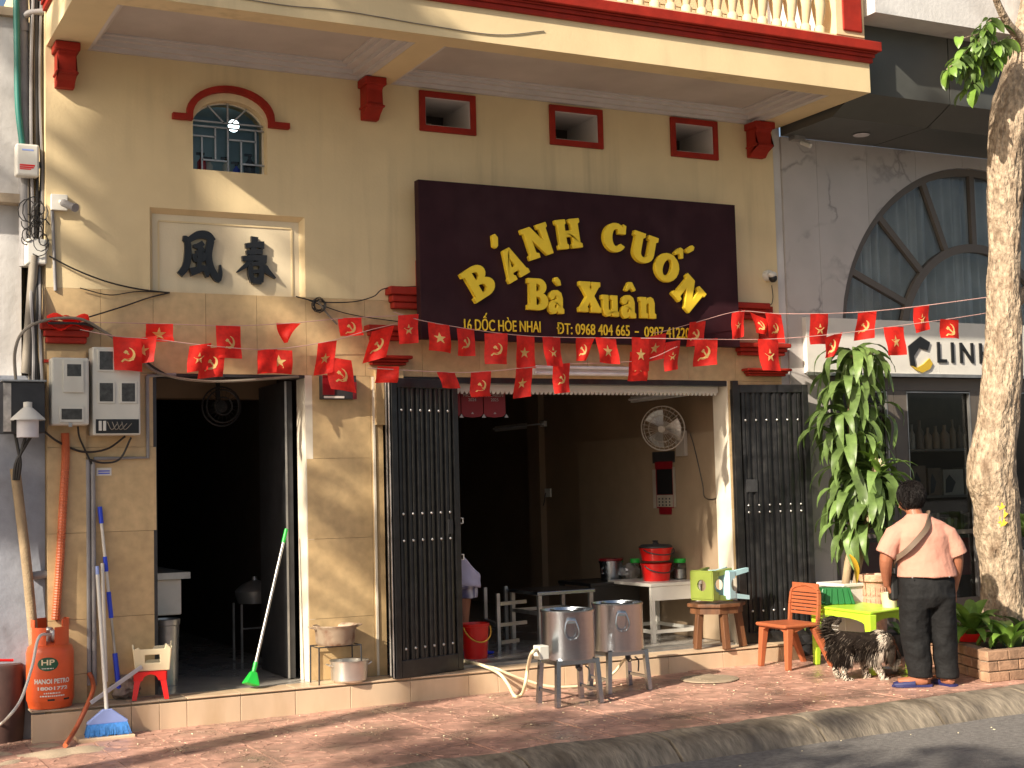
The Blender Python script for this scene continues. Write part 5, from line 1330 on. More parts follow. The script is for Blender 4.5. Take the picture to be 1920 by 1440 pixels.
for i in range(n):
    a0, a1 = math.pi * i / n, math.pi * (i + 1) / n
    b.bar(BK(-(W2 - .005) * math.cos(a0), HB * .85 + .06 * math.sin(a0)), BK(-(W2 - .005) * math.cos(a1), HB * .85 + .06 * math.sin(a1)), .03, .022, ux)
b.build('back_frame', CHAIR, CH_, bevel=.004)
for k in range(7):
    h0 = .075 + .03 * k
    b = MB(); b.bar(BK(-W2 + .012, h0), BK(W2 - .012, h0), .012, .023, (0, 0, 1)); b.build('back_slat', CHAIR, CH_, bevel=.003)
b = MB(); b.bar(BK(-W2 + .012, .285), BK(W2 - .012, .285), .014, .07, (0, 0, 1)); b.build('back_panel', CHAIR, CH_, bevel=.004)

# ---- lime table
tA, tB = gnd(1528, 1251), gnd(1600, 1262)
TZ = at(1535, 1137, tA.y).z; 
cN = atz(1632, 1148, TZ)         # near corner of the top
cL = atz(1527, 1135, TZ); cR = atz(1700, 1138, TZ)
cF = cL + (cR - cN)
LT = thing('lime_table', 'bright lime green plastic table with arched legs', 'table', (cN.x, cN.y, gz(cN.x)))
cn = [cN, cR, cF, cL]; mid = sum(cn, Vector()) / 4
b = MB(); b.prism([[(p.x - mid.x, p.y - mid.y) for p in cn]], (mid.x, mid.y, TZ - .022), (1, 0, 0), (0, 1, 0), (0, 0, .022)); b.build('tabletop', LIME, LT, bevel=.012)
for p in cn:
    q = mid + (p - mid) * .94; e = mid + (p - mid) * 1.0; e.z = gz(e.x) + .002; q.z = TZ - .0225
    b = MB(); b.taper(q, e, .075, .045); b.build('leg', LIME, LT, bevel=.008)
b = MB()
for i in range(4):
    p, q = mid + (cn[i] - mid) * .955, mid + (cn[(i + 1) % 4] - mid) * .955; d_ = (q - p); L_ = d_.length; d_ /= L_; n_ = Vector((-d_.y, d_.x, 0)) * .014
    lo = [(0, 0), (L_, 0), (L_, -.13), (L_ - .05, -.13)] + [(L_ / 2 + (L_ / 2 - .05) * math.cos(a), -.13 + .085 * math.sin(a) ** .6) for a in [math.pi * k / 10 for k in range(1, 10)]] + [(.05, -.13), (0, -.13)]
    b.prism([lo], (p.x, p.y, TZ - .0226), d_, (0, 0, 1), n_)
b.build('apron', LIME, LT)
# green stool / tray on the table
c = at(1557, 1133, cF.y - .0); cc = cL.lerp(cF, .45) + (cN - cL) * .08
Mg = Matrix.Translation((cc.x, cc.y, TZ + .002)) @ Matrix.Rotation(R(-30), 4, 'Z')
b = MB()
def fr(z): return .5
V = []
for (s, z) in ((.15, 0), (.115, .135)):
    V += [Mg @ Vector((x * s, y * s, z)) for x, y in ((-1, -.8), (1, -.8), (1, .8), (-1, .8))]
b.add(V, [(0, 1, 5, 4), (1, 2, 6, 5), (2, 3, 7, 6), (3, 0, 4, 7), (4, 5, 6, 7), (3, 2, 1, 0)])
for k in range(5):
    for sgn in (-1, 1):
        x = -.1 + .05 * k; b.bar(Mg @ Vector((x * 1.1, sgn * .124, .004)), Mg @ Vector((x * .85, sgn * .096, .131)), .016, .012, (1, 0, 0))
b.box(0, 0, 0, 0, 0, 0); b.v = b.v[:-8]; b.f = b.f[:-6]; b.mi = b.mi[:-6]
o = b.build('green_crate', DGREEN, bevel=.006); tag(o, 'dark green ribbed plastic crate upside down on the lime table', 'crate')
# white tub under the hand
c = atz(1668, 1139, TZ); d = (c - CAM).dot(fw)
t = thing('white_tub', 'small white plastic tub on the lime table beside the woman', 'tub', (c.x, c.y, TZ))
b = MB(); r_ = 16 * d / F_PX; b.lathe([(r_ * .8, .001), (r_, .115), (r_ * 1.05, .12), (r_ * .95, .12), (r_ * .75, .01), (.001, .01)], (c.x, c.y, TZ), 22); b.build('body', CREAM, t, smooth=40)

# ---- wooden stool with two plastic stools lying on it
a, c2 = atz(1312, 1221, FZ), atz(1355, 1226, FZ)
wx = (at(1302, 1200, -.12).x + at(1398, 1200, -.12).x) / 2; wy = -.08
WS = thing('wooden_stool', 'dark worn wooden stool with thick legs on the step', 'stool', (wx, wy, FZ))
wz = at(1350, 1131, wy - .1).z; rr = (at(1398, 1130, wy).x - at(1302, 1130, wy).x) / 2
b = MB(); lo = [(rr * 1.0 * math.cos(R(k * 45 + 22.5)), rr * .82 * math.sin(R(k * 45 + 22.5))) for k in range(8)]
b.prism([lo], (wx, wy, wz - .03), (1, 0, 0), (0, 1, 0), (0, 0, .03)); b.build('seat', WOOD, WS, bevel=.006)
b = MB(); b.prism([[(p[0] * .9, p[1] * .9) for p in lo]], (wx, wy, wz - .085), (1, 0, 0), (0, 1, 0), (0, 0, .0545)); b.build('seat_frame', WOOD, WS)
for k in range(5):
    an = R(-100 + 72 * k); b = MB(); p = Vector((wx + rr * .72 * math.cos(an), wy + rr * .58 * math.sin(an), wz - .0855)); e = Vector((wx + rr * .86 * math.cos(an), wy + rr * .72 * math.sin(an), FZ + .002))
    b.bar(p, e, .056, .05, (0, 1, 0)); b.build('leg', WOOD, WS, bevel=.005)
wst = .25; hst = .235
e1 = Vector((1, .25, 0)).normalized(); 
def lying(xc, yc, yaw, zoff):        # stool lying on its side, seat towards the left
    return Matrix.Translation((xc, yc, wz + wst * .62 / 1 + zoff)) @ Matrix.Rotation(yaw, 4, 'Z') @ Matrix.Rotation(R(-90), 4, 'Y')
plastic_stool('olive_stool', 'olive green plastic stool lying on its side on the wooden stool', lying(wx + .02, wy - .03, R(15), .0), .225, .235, OLIVE, 'plastic stools lying on the wooden stool')
plastic_stool('pale_blue_stool', 'light blue plastic stool lying on its side nested into the olive one', lying(wx + .19, wy - .04, R(15), .0), .215, .24, SKYB, 'plastic stools lying on the wooden stool')

# ---- white planter, terracotta pot
c = gnd(1592, 1215); 
PX_, PY_ = at(1592, 1130, -.45).x, -.42
zt = at(1590, 1094, PY_ - .15).z
t = thing('white_planter', 'square white planter behind the lime table holding the tall cane plant', 'planter', (PX_, PY_, gz(PX_)))
V = []; b = MB(); g = gz(PX_)
for (s, z) in ((.13, g), (.165, zt - .03)): V += [(PX_ + x * s, PY_ + y * s, z) for x, y in ((-1, -1), (1, -1), (1, 1), (-1, 1))]
b.add(V, [(0, 1, 5, 4), (1, 2, 6, 5), (2, 3, 7, 6), (3, 0, 4, 7), (3, 2, 1, 0)]); b.build('body', WHITE, t, bevel=.008)
b = MB(); b.prism([[(-.18, -.18), (.18, -.18), (.18, .18), (-.18, .18)], [(-.15, -.15), (.15, -.15), (.15, .15), (-.15, .15)]], (PX_, PY_, zt - .03), (1, 0, 0), (0, 1, 0), (0, 0, .03)); b.build('rim', WHITE, t, bevel=.006)
b = MB(); b.box(PX_ - .149, PX_ + .149, PY_ - .149, PY_ + .149, zt - .05, zt - .025); b.build('earth', SOIL, t)
c = at(1641, 1134, -.62); d = (c - CAM).dot(fw); r_ = 26 * d / F_PX; z1 = at(1641, 1076, -.62).z; g = gz(c.x)
t = thing('terracotta_pot', 'tall carved terracotta pot behind the lime table', 'pot', (c.x, -.62, g))
b = MB(); H = z1 - g; b.lathe([(r_ * .7, 0), (r_ * .8, H * .5), (r_ * .86, H * .86), (r_ * .86, H * .9), (r_ * 1.08, H * .92), (r_ * 1.1, H * .985), (r_ * 1.02, H), (r_ * .92, H * .97), (r_ * .8, H * .8), (.001, H * .8)], (c.x, -.62, g), 32); b.build('body', TERRA, t, smooth=35)
b = MB()
for k in range(16):
    a = 2 * math.pi * k / 16
    for (z0, z2) in ((H * .62, H * .72), (H * .74, H * .86)):
        q = Vector((math.cos(a), math.sin(a), 0)); s = Vector((-q.y, q.x, 0)); b.obox(Vector((c.x, -.62, g + (z0 + z2) / 2)) + q * r_ * .855, s * r_ * .1, (0, 0, (z2 - z0) * .4), q * .006)
b.build('carved_relief', TERRA, t)
# dark pots in the shade between table legs
for (px, lab) in ((1505, 'small dark plant pot in the shade behind the orange chair'), (1690, 'dark round pot in the shade under the right of the lime table')):
    c = gnd(px, 1228); t = thing('dark_pot', lab, 'pot', c); b = MB(); b.lathe([(.08, 0), (.12, .16), (.125, .18), (.1, .18), (.001, .15)], (c.x, c.y, gz(c.x)), 18); b.build('body', DARK, t, smooth=40)
    for k in range(12):
        a = k * 2.4; q = MB(); L_ = .16 + .06 * (k % 3)
        q.sheet(lambda u, v: Vector((c.x, c.y, gz(c.x) + .16)) + Vector((math.cos(a), math.sin(a), 0)) * (v * L_ * .8) + Vector((0, 0, L_ * (v * 1.2 - v * v * .9))) + Vector((-math.sin(a), math.cos(a), 0)) * ((u - .5) * .05 * math.sin(math.pi * min(v + .05, 1))), 2, 5)
        q.build('leaf', LEAF, t, smooth=60)
# feeding bowl
c = gnd(1669, 1262); t = thing('dog_bowl', 'small grey bowl on the pavement by the dog', 'bowl', c); b = MB(); b.lathe([(.06, 0), (.09, .04), (.08, .04), (.05, .01), (.001, .01)], (c.x, c.y, gz(c.x) + .002), 20); b.build('body', GALV, t, smooth=40)
# orange stool behind the woman's legs
c = gnd(1757, 1275); d = (c - CAM).dot(fw)
OB = thing('orange_bucket', 'orange plastic bin standing behind the legs of the woman', 'bin', (c.x + .08, c.y + .28, gz(c.x)))
b = MB(); b.lathe([(.085, 0), (.1, .3), (.11, .31), (.11, .33), (.1, .33), (.09, .05), (.001, .05)], (c.x + .08, c.y + .28, gz(c.x)), 24); b.build('body', mat('bright_orange_plastic', (.8, .2, .02), .35), OB, smooth=40)
# ================================================================== left edge: neighbour wall, pipes, cables, boxes
LW = thing('neighbour_house', 'white rendered neighbour wall with grey lower part left of the yellow house', 'building', (.8, .4, 0))
zc = at(20, 33, .25).z
b = MB(); b.box(-3, at(40, 300, .25).x, .25, 3, 2.45, zc); b.build('upper_wall', NWALL, LW)
b = MB(); b.box(-3, at(42, 300, .25).x, .2, 3, zc, zc + .06); b.build('coping', CONC, LW)
b = MB(); b.box(-3, XL - .003, .03, 3, -.1, 2.449); b.build('lower_wall', LWALL, LW)
b = MB(); b.box(-3, at(45, 380, .2).x, .12, .249, at(20, 378, .2).z - .02, at(20, 372, .2).z + .02); b.build('string_course', CONC, LW)
b = MB(); b.box(at(44, 200, .5).x, at(90, 200, .5).x, .5, .6, at(70, 118, .5).z, at(70, 84, .5).z); b.box(at(44, 200, .5).x, at(90, 200, .5).x, .62, .7, at(70, 158, .5).z, at(70, 118, .5).z); b.build('gap_beam', WOOD, LW)
b = MB(); b.box(at(50, 400, .6).x, at(95, 400, .6).x, .6, .7, 0, at(70, 190, .6).z); b.build('gap_wall', INTD, LW)
def pipe(name, lab, cat, pts, r_, m_, group=None, n=8):
    b = MB(); b.tube(pts, r_, n); o = b.build(name, m_, smooth=50); return tag(o, lab, cat, group)
DP = thing('drain_pipe', 'grey vertical drain pipe with elbow at the left corner of the house', 'pipe', at(48, 270, .0))
b = MB(); b.tube([at(42, -20, .14), at(48, 500, .14)], .042, 14); b.build('pipe', PIPE, DP, smooth=50)
b = MB(); b.tube(curve_pts([at(46, 30, .1), at(58, 24, .08), at(86, 22, .06)], 5), .024, 10); b.build('elbow', PIPE, DP, smooth=50)
b = MB(); b.tube([at(43, 44, .14), at(44, 60, .14)], .05, 14); b.build('collar', PIPE, DP, smooth=50)
pipe('cable_duct', 'teal green cable duct running down beside the grey drain pipe', 'duct', curve_pts([at(30, -20, .08), at(32, 100, .08), at(34, 200, .08), at(42, 272, .08)]), .022, TEAL)
def wire(lab, ctrl, r_, m_=CABLE, group=None, name='cable'):
    return pipe(name, lab, 'cable', curve_pts(ctrl), r_, m_, group, 6)
k = 0
CB = thing('cable_bundle', 'tangled bundle of grey and black cables climbing the corner of the house', 'cables', at(70, 400, -.02))
for k in range(11):
    x = 56 + 2.6 * k; b = MB()
    b.tube(curve_pts([at(x + rnd.uniform(-3, 3), yy, (.1 if yy < 500 else -.005) - .015 * (k % 3)) for yy in (-20, 100, 200, 320, 400, 480, 560, 640, 720)]), .0055 + .003 * (k % 3), 6)
    b.build('cable', [GCABLE, CABLE, PIPE, GCABLE, STEM, CABLE][k % 6], CB, smooth=50)
b = MB()
for k in range(16):
    cx_, cy_ = rnd.uniform(48, 82), rnd.uniform(385, 470); r_ = rnd.uniform(10, 26)
    b.tube([at(cx_ + r_ * math.cos(a) * .8, cy_ + r_ * math.sin(a), -.0 - .003 * k) for a in [.6 * j + k for j in range(9)]], .004, 5, False)
b.build('coil', CABLE, CB)
b = MB(); b.tube([at(64, 480, .0), at(48, 700, .0)], .032, 10); b.build('bamboo_pole', GCABLE, CB, smooth=50)
def wallbox(name, lab, cat, l, t_, r_, bt, y0, y1, m_, bev=.01):
    a, c = at(l, bt, y0), at(r_, t_, y0); t = thing(name, lab, cat, ((a.x + c.x) / 2, y1, a.z))
    b = MB(); b.box(a.x, c.x, y0, y1, a.z, c.z); b.build('case', m_, t, bevel=bev); return t, a, c
t, a, c = wallbox('junction_box', 'upper white junction box with red and blue print on the drain pipe', 'junction box', 30, 271, 74, 328, -.0, .1, WHITE, .015)
b = MB()
for i, (z, h_, l_) in enumerate(((.3, .012, .8), (.24, .01, .75), (.19, .008, .6))): b.box(a.x + .025, a.x + .025 + (c.x - a.x) * l_ * .8, -.0012, -.0003, a.z + (c.z - a.z) * z, a.z + (c.z - a.z) * z + h_)
b.build('red_print', REDP, t); b = MB(); b.box(a.x + .04, c.x - .04, -.0012, -.0003, a.z + (c.z - a.z) * .78, a.z + (c.z - a.z) * .83); b.build('blue_print', BLUEL, t)
b = MB(); b.box(c.x - .01, c.x + .008, 0.02, .06, a.z + .07, a.z + .11); b.build('latch', BLACKP, t)
t, a, c = wallbox('junction_box', 'lower white junction box among tangled cables', 'junction box', 50, 448, 88, 494, -.02, .1, WHITE, .012)
# bullet camera on its white back box
t, a, c = wallbox('security_camera', 'grey bullet security camera on a white box on the yellow wall', 'camera', 96, 365, 127, 393, -.04, -.0005, WHITE, .004)
p0, p1 = at(113, 378, -.045), at(140, 389, -.19)
b = MB(); b.tube([p0, p0.lerp(p1, .3)], .014, 8); b.build('arm', WHITE, t); b = MB(); b.tube([p0.lerp(p1, .2), p1], .026, 14); b.tube([p1 - (p1 - p0) * .02, p1 + (p1 - p0) * .05], .03, 14); b.build('barrel', PIPE, t, smooth=40)
pipe('wall_conduit', 'thin grey conduit below the bullet camera', 'conduit', [at(98, 395, -.01), at(104, 545, -.01)], .012, PIPE)
t = thing('security_camera', 'white dome security camera at the right end of the yellow wall', 'camera', at(1440, 520, -.02))
p = at(1440, 517, -.02); b = MB(); b.lathe([(.05, 0), (.05, .04), (.04, .055), (.001, .055)], (p.x, -.0, p.z), 18, Matrix.Rotation(math.pi / 2, 3, 'X')); b.build('mount', WHITE, t, smooth=40)
b = MB(); b.ell((p.x + .012, -.075, p.z - .03), .038, .038, .038); b.build('dome', BLACKP, t, smooth=80)
b = MB(); b.ell((p.x + .0, -.085, p.z + .0), .042, .03, .03); b.build('hood', WHITE, t, smooth=80)
pipe('camera_wire', 'thin wire looping below the white dome camera', 'cable', curve_pts([at(1447, 535, -.02), at(1449, 560, -.02), at(1440, 573, -.02), at(1390, 572, -.02), at(1372, 572, -.02)]), .004, CABLE, None, 5)
# dark steel cabinet with a lamp
t, a, c = wallbox('steel_cabinet', 'dark open bottomed steel cabinet at the left edge behind the white lamp', 'cabinet', 6, 716, 84, 812, -.22, -.02, DARK, .006)
b = MB(); b.box(a.x - .01, c.x + .01, -.235, -.01, c.z + .001, c.z + .012); b.build('lid', GALV, t)
b = MB(); b.box(a.x + .0, a.x + .05, -.2235, -.2205, a.z + .01, c.z - .01); b.build('worn_strip', EDGE, t)
p = at(52, 790, -.3)
t = thing('wall_lamp', 'white cylinder lamp under a conical shade on the dark cabinet', 'lamp', p)
d = (p - CAM).dot(fw); u_ = d / F_PX
b = MB(); b.lathe([(20 * u_, -30 * u_), (20 * u_, 10 * u_), (10 * u_, 14 * u_)], (p.x, p.y, p.z), 24); b.build('diffuser', LAMPG, t, smooth=40)
b = MB(); b.lathe([(32 * u_, 2 * u_), (30 * u_, 6 * u_), (13 * u_, 22 * u_), (8 * u_, 26 * u_), (8 * u_, 36 * u_), (.001, 37 * u_)], (p.x, p.y, p.z), 24, capb=False); b.build('shade', WHITE, t, smooth=30)
b = MB(); b.tube([p + Vector((0, 0, 34 * u_)), p + Vector((0, .09, 34 * u_))], .01, 6); b.build('arm', DARK, t)
for k, (x0, x1) in enumerate(((28, 44), (62, 36), (50, 40))):
    wire(['thick black cable dropping from the dark cabinet', 'black cable hanging from the right of the dark cabinet', 'short black cable under the dark cabinet'][k], [at(x0, 812, -.1), at((x0 + x1) / 2 - 3, 838, -.1), at(x1 - 6, 868, -.1), at(x1 - 10, 900, -.08)], .012, CABLE)
pipe('bamboo_pole', 'brown bamboo pole rising beside the grey wall to the dark cabinet', 'pole', curve_pts([at(28, 878, -.05), at(38, 960, -.05), at(50, 1060, -.05), at(60, 1165, -.05), at(66, 1240, -.05)]), .034, STEM)
pipe('wall_stub', 'short rusty pipe stub joining the pole to the stone pilaster', 'pipe', [at(58, 1080, .0), at(90, 1076, .0)], .028, PIPE)
t, a, c = wallbox('meter_box', 'left single grey meter box with two dark windows on the red capped pilaster', 'meter box', 97, 671, 167, 797, -.19, -.062, BOXP, .012)
W_ = c.x - a.x; H_ = c.z - a.z
def panel_part(nm, u0, u1, v0, v1, o, m_, y=-.19):
    b = MB(); b.box(a.x + W_ * u0, a.x + W_ * u1, y - o, y - .0003, a.z + H_ * v0, a.z + H_ * v1); return b.build(nm, m_, t, bevel=.002)
panel_part('raised_panel', .3, .85, .48, .96, .012, BOXP); panel_part('raised_panel', .2, .85, .04, .28, .008, BOXP); panel_part('window', .4, .78, .72, .9, .0135, DARKW); panel_part('window', .25, .8, .08, .24, .0095, DARKW)
panel_part('lock_tab', .44, .54, -.03, .03, .006, GALV)
t, a, c = wallbox('meter_box', 'right triple grey meter box with an open wired bottom', 'meter box', 174, 652, 263, 816, -.16, -.0, BOXP, .01)
W_ = c.x - a.x; H_ = c.z - a.z
for (u, v) in ((.1, .72), (.56, .72), (.1, .36), (.56, .36)):
    panel_part('window_frame', u, u + .36, v, v + .25, .007, BOXP, -.16); panel_part('window', u + .04, u + .32, v + .02, v + .23, .0085, DARKW, -.16)
panel_part('open_bay', .06, .96, .02, .18, .003, BLACKP, -.16)
for u in (.12, .21): panel_part('breaker', u, u + .06, .05, .16, .012, WHITE, -.16)
b = MB()
for k in range(4): b.tube(curve_pts([(a.x + W_ * (.3 + .1 * k), -.165, a.z + H_ * .15), (a.x + W_ * (.38 + .09 * k), -.18, a.z + H_ * .06), (a.x + W_ * (.5 + .1 * k), -.175, a.z + H_ * .13)], 4), .003, 5)
b.build('loose_wire', GCABLE, t)
t2, a2, c2 = wallbox('number_plate', 'small blue and white number sticker on the stone pilaster', 'sticker', 181, 877, 209, 892, -.006, -.0005, WHITE, 0)
b = MB(); [b.box(a2.x + .012, c2.x - .012, -.0072, -.0062, a2.z + .012 + .016 * k_, a2.z + .02 + .016 * k_) for k_ in range(2)]; b.build('blue_print', BLUE, t2)
cabs = [('black cable looping from the dark cabinet across to the triple meter box', [at(84, 810, -.1), at(112, 830, -.07), at(155, 847, -.05), at(200, 842, -.05), at(235, 818, -.06)], .008),
        ('black cable hanging from the single meter box to the grey pipe', [at(146, 800, -.12), at(149, 820, -.08), at(160, 845, -.05), at(172, 870, -.04)], .007),
        ('black cable looping under the triple meter box', [at(168, 862, -.05), at(195, 868, -.05), at(225, 860, -.05), at(246, 820, -.08)], .008),
        ('upper thick grey cable arching over the red pilaster cap into the doorway', [at(30, 720, -.2), at(28, 660, -.2), at(45, 620, -.16), at(88, 600, -.13), at(150, 598, -.14), at(200, 625, -.1), at(255, 665, -.06), at(300, 700, -.04), at(400, 715, -.03), at(560, 706, -.03)], .011),
        ('lower black cable sagging from the red pilaster cap into the doorway', [at(90, 606, -.14), at(150, 607, -.15), at(185, 617, -.1), at(240, 650, -.06), at(290, 690, -.04), at(340, 712, -.03), at(420, 708, -.03)], .009),
        ('thin black cable crossing the yellow wall down to the inscription panel', [at(92, 480, -.03), at(140, 505, -.03), at(200, 528, -.03), at(260, 542, -.02), at(318, 549, -.015)], .006),
        ('thin black cable rising from the red cap to the inscription panel', [at(165, 595, -.06), at(230, 575, -.03), at(280, 558, -.02), at(318, 549, -.015)], .006),
        ('slack thin cable along the stone band top left of the panel', [at(150, 540, -.02), at(205, 553, -.02), at(255, 547, -.02), at(318, 548, -.02)], .004),
        ('knotted thin cables running from the panel corner to the red sign bracket', [at(555, 556, -.02), at(600, 566, -.03), at(660, 566, -.03), at(700, 556, -.04), at(722, 541, -.06), at(785, 537, -.07)], .005),
        ('thin cable sagging across the stone band towards the sign', [at(572, 560, -.03), at(610, 575, -.03), at(660, 590, -.03), at(740, 602, -.03), at(790, 606, -.05)], .004),
        ('pale rope running from the cable knot down behind the flags', [at(596, 565, -.03), at(615, 590, -.03), at(632, 608, -.03)], .007)]
for i, (lab, ctrl, r_) in enumerate(cabs): wire(lab, ctrl, r_, GCABLE if i in (3, 10) else CABLE)
b = MB()
for k in range(7): b.tube([at(598 + (8 + k) * math.cos(a + k), 572 + (9 + 2 * k % 7) * math.sin(a + k), -.03 - .003 * k) for a in [.6 * j for j in range(9)]], .003, 5, False)
o = b.build('cable_knot', CABLE); tag(o, 'small knot of looped black wire on the stone band above the door corner', 'cables')
pc = [at(122, 812, -.065), at(123, 860, -.06), at(118, 950, -.06), at(112, 1060, -.06), at(104, 1162, -.07)]
P = curve_pts(pc, 40); b = MB(); b.tube(P, [.026 + .003 * (k % 2) for k in range(len(P))], 10); o = b.build('corrugated_conduit', ORGC, smooth=20); tag(o, 'orange corrugated conduit running from the meter box down to the gas cylinder', 'conduit')
for k, (x, lab) in enumerate(((166, 'left grey pipe of the pair on the stone pilaster edge'), (176, 'right grey pipe of the pair on the stone pilaster edge'))):
    pipe('water_pipe', lab, 'pipe', [at(x - 2, 862, -.03), at(x + 1, 1285, -.03)], .017, PIPE, 'grey pipes on the stone pilaster')
b = MB(); b.tube([at(276, 705, -.012), at(277, 858, -.012), at(176, 860, -.012)], .014, 8); b.tube([at(276, 705, -.012), at(330, 702, -.012)], .012, 8); o = b.build('conduit_frame', PIPE); tag(o, 'bent grey conduit framing the triple meter box', 'conduit')
# rusty barrel at far left
c = gnd(8, 1395); t = thing('rusty_barrel', 'rusty brown barrel at the very left edge behind the pale hose', 'barrel', (c.x - .05, .0, 0))
b = MB(); b.lathe([(.16, 0), (.175, .2), (.165, .5), (.15, .52), (.001, .52)], (c.x - .02, .02, -.02), 24); b.build('body', mat('rust', (.075, .036, .028), .7, var=.4, stain=.6, sscale=6), t, smooth=40)
b = MB(); b.tube([at(-5, 1238, -.12), at(25, 1238, -.12)], .01, 6); b.build('red_rod', REDP, t)

# ================================================================== right neighbour: marble shop front
MS = thing('marble_shop', 'grey marble shop front with arched window, white name board and dark canopy', 'building', (10, .5, 0))
AX, AZ, AR = 10.3, 2.86, 1.73
MX0, MX1 = 7.965, 13.5
zt = 4.70
edges = [MX0, 8.36, 8.95, 9.55, 10.15, 10.75, 11.4, 12.1, 12.8, MX1]
for i in range(len(edges) - 1):
    xa, xb = edges[i] + .0015, edges[i + 1] - .0015
    n = 14; bot = []
    for k in range(n + 1):
        x = xa + (xb - xa) * k / n; dd = AR * AR - (x - AX) ** 2
        z = AZ + math.sqrt(dd) if dd > 0 else (.12 if x < 8.4 else 2.55)
        if bot and abs(bot[-1][1] - z) > .6: bot.append((x - .001, bot[-1][1]) if bot[-1][1] < z else (x - .001, z))
        bot.append((x, max(z, 2.55) if x >= 8.4 else z))
    q = MB(); q.plate(bot + [(xb, zt), (xa, zt)], [], .0, .03); q.build('marble_panel', MARB, MS)
b = MB(); b.box(XR + .004, MX0 - .002, .02, .2, 0, 6.5); b.build('side_strip', NWALL, MS)
b = MB()
# arch frame ring, inner ring and spokes
def ringp(r0, r1, y0, y1, n=28):
    b.plate([(AX + r0 * math.cos(math.pi * k / n), AZ + r0 * math.sin(math.pi * k / n)) for k in range(n + 1)] + [(AX + r1 * math.cos(math.pi * k / n), AZ + r1 * math.sin(math.pi * k / n)) for k in range(n, -1, -1)], [], y0, y1)
ringp(AR - .001, AR - .07, .035, .1)
aw = b.build('arched_window', TAUPE, MS); b = MB()
ri = .95
ringp(ri + .04, ri - .04, .036, .09)
for an in (157, 135, 112, 90, 68, 45, 22):
    c, s_ = math.cos(R(an)), math.sin(R(an)); b.bar((AX + (ri + .04) * c, .063, AZ + (ri + .04) * s_), (AX + (AR - .06) * c, .063, AZ + (AR - .06) * s_), .06, .05, (0, 1, 0))
b.build('glazing_bar', TAUPE, aw)
b = MB(); b.plate([(AX + (AR - .03) * math.cos(math.pi * k / 24), AZ + (AR - .03) * math.sin(math.pi * k / 24)) for k in range(25)], [], .075, .079); b.build('pane', GLASS, aw)
for i in range(6):
    x0 = AX - 1.8 + i * .6; q = MB(); q.sheet(lambda u, v: Vector((x0 + u * .62, .3 + .045 * math.sin(u * 34 + i) + .02 * math.sin(u * 61 + 2 * i), 2.7 + 2 * v)), 90, 2); q.build('curtain', CURT, MS, smooth=80)
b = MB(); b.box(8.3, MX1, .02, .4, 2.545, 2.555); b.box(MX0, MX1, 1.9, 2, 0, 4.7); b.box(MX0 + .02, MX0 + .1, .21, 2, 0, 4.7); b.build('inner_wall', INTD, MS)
b = MB(); b.box(8.3, MX1, .04, 2, -.05, .1); b.build('inner_floor', FLOORM, MS)
# canopy
b = MB(); b.prism([[(0.0, zt), (-.72, zt), (-1.02, 4.84), (-1.02, 5.43), (0, 5.43)]], (7.96, -.003, 0), (0, 1, 0), (0, 0, 1), (1.06, 0, 0)); b.build('canopy_panel', CANO, MS)
b = MB(); b.prism([[(0.0, zt), (-.72, zt), (-1.02, 4.84), (-1.02, 5.43), (0, 5.43)]], (9.032, -.003, 0), (0, 1, 0), (0, 0, 1), (2.0, 0, 0)); b.build('canopy_panel', CANO, MS)
b = MB(); b.prism([[(0.0, zt), (-.72, zt), (-1.02, 4.84), (-1.02, 5.43), (0, 5.43)]], (11.044, -.003, 0), (0, 1, 0), (0, 0, 1), (2.4, 0, 0)); b.build('canopy_panel', CANO, MS)
yf = atz(1627, 20, 5.435).y
b = MB(); b.box(7.96, 13.5, yf, -.001, 5.434, 6.6); b.build('upper_slab', NWALL, MS)
c = atz(1615, 252, zt - .002); b = MB(); b.lathe([(.075, -.008), (.07, -.012), (.001, -.012)], (c.x, c.y, zt), 20); o = b.build('downlight', LAMPG, MS)
t = thing('security_camera', 'small pale camera bracket under the dark canopy', 'camera', at(1495, 262, -.05)); p = at(1495, 258, -.05); b = MB(); b.box(p.x - .06, p.x + .06, -.09, -.001, p.z - .025, p.z + .03); b.build('bracket', GALV, t); b = MB(); b.tube([p + Vector((.02, -.03, -.05)), p + Vector((.05, -.12, -.1))], .022, 8); b.build('barrel', WHITE, t)
# name board
a, c = at(1480, 708, -.06), at(1850, 632, -.06)
b = MB(); b.box(8.12, 9.68, -.06, -.002, 2.555, 3.055); b.build('name_board', WHITE, MS); b = MB(); b.box(9.683, 13.5, -.06, -.002, 2.555, 3.055); nb = b.build('name_board', WHITE, MS)
b = MB(); b.box(8.1, 13.5, -.075, -.0615, 2.53, 2.56); b.build('board_trim', GALV, MS)
x0, x1 = at(1758, 690, -.06).x, at(1853, 690, -.06).x; z0 = at(1760, 679, -.06).z; sz = (at(1760, 640, -.06).z - z0) / .72
o = text('LINH', 'shop_lettering', (x0, -.062, z0), sz, BLACKP, MS, 1, .012, .003, space=1.35)
xs2 = [v.co.x for v in o.data.vertices]; k = (x1 + .045 - x0) / (max(xs2) - min(xs2)); o.data.transform(Matrix.Translation((x0, 0, 0)) @ Matrix.Diagonal((k, 1, 1, 1)) @ Matrix.Translation((-min(xs2), 0, 0)))
def wp(l): return [(at(px, py, -.0605).x, at(px, py, -.0605).z) for px, py in l]
b = MB(); b.plate(wp([(1702, 649), (1724, 631), (1742, 642), (1738, 657), (1730, 655), (1722, 652), (1712, 668), (1716, 690), (1706, 685)]), [], -.075, -.061); b.build('logo_mark', BLACKP, MS)
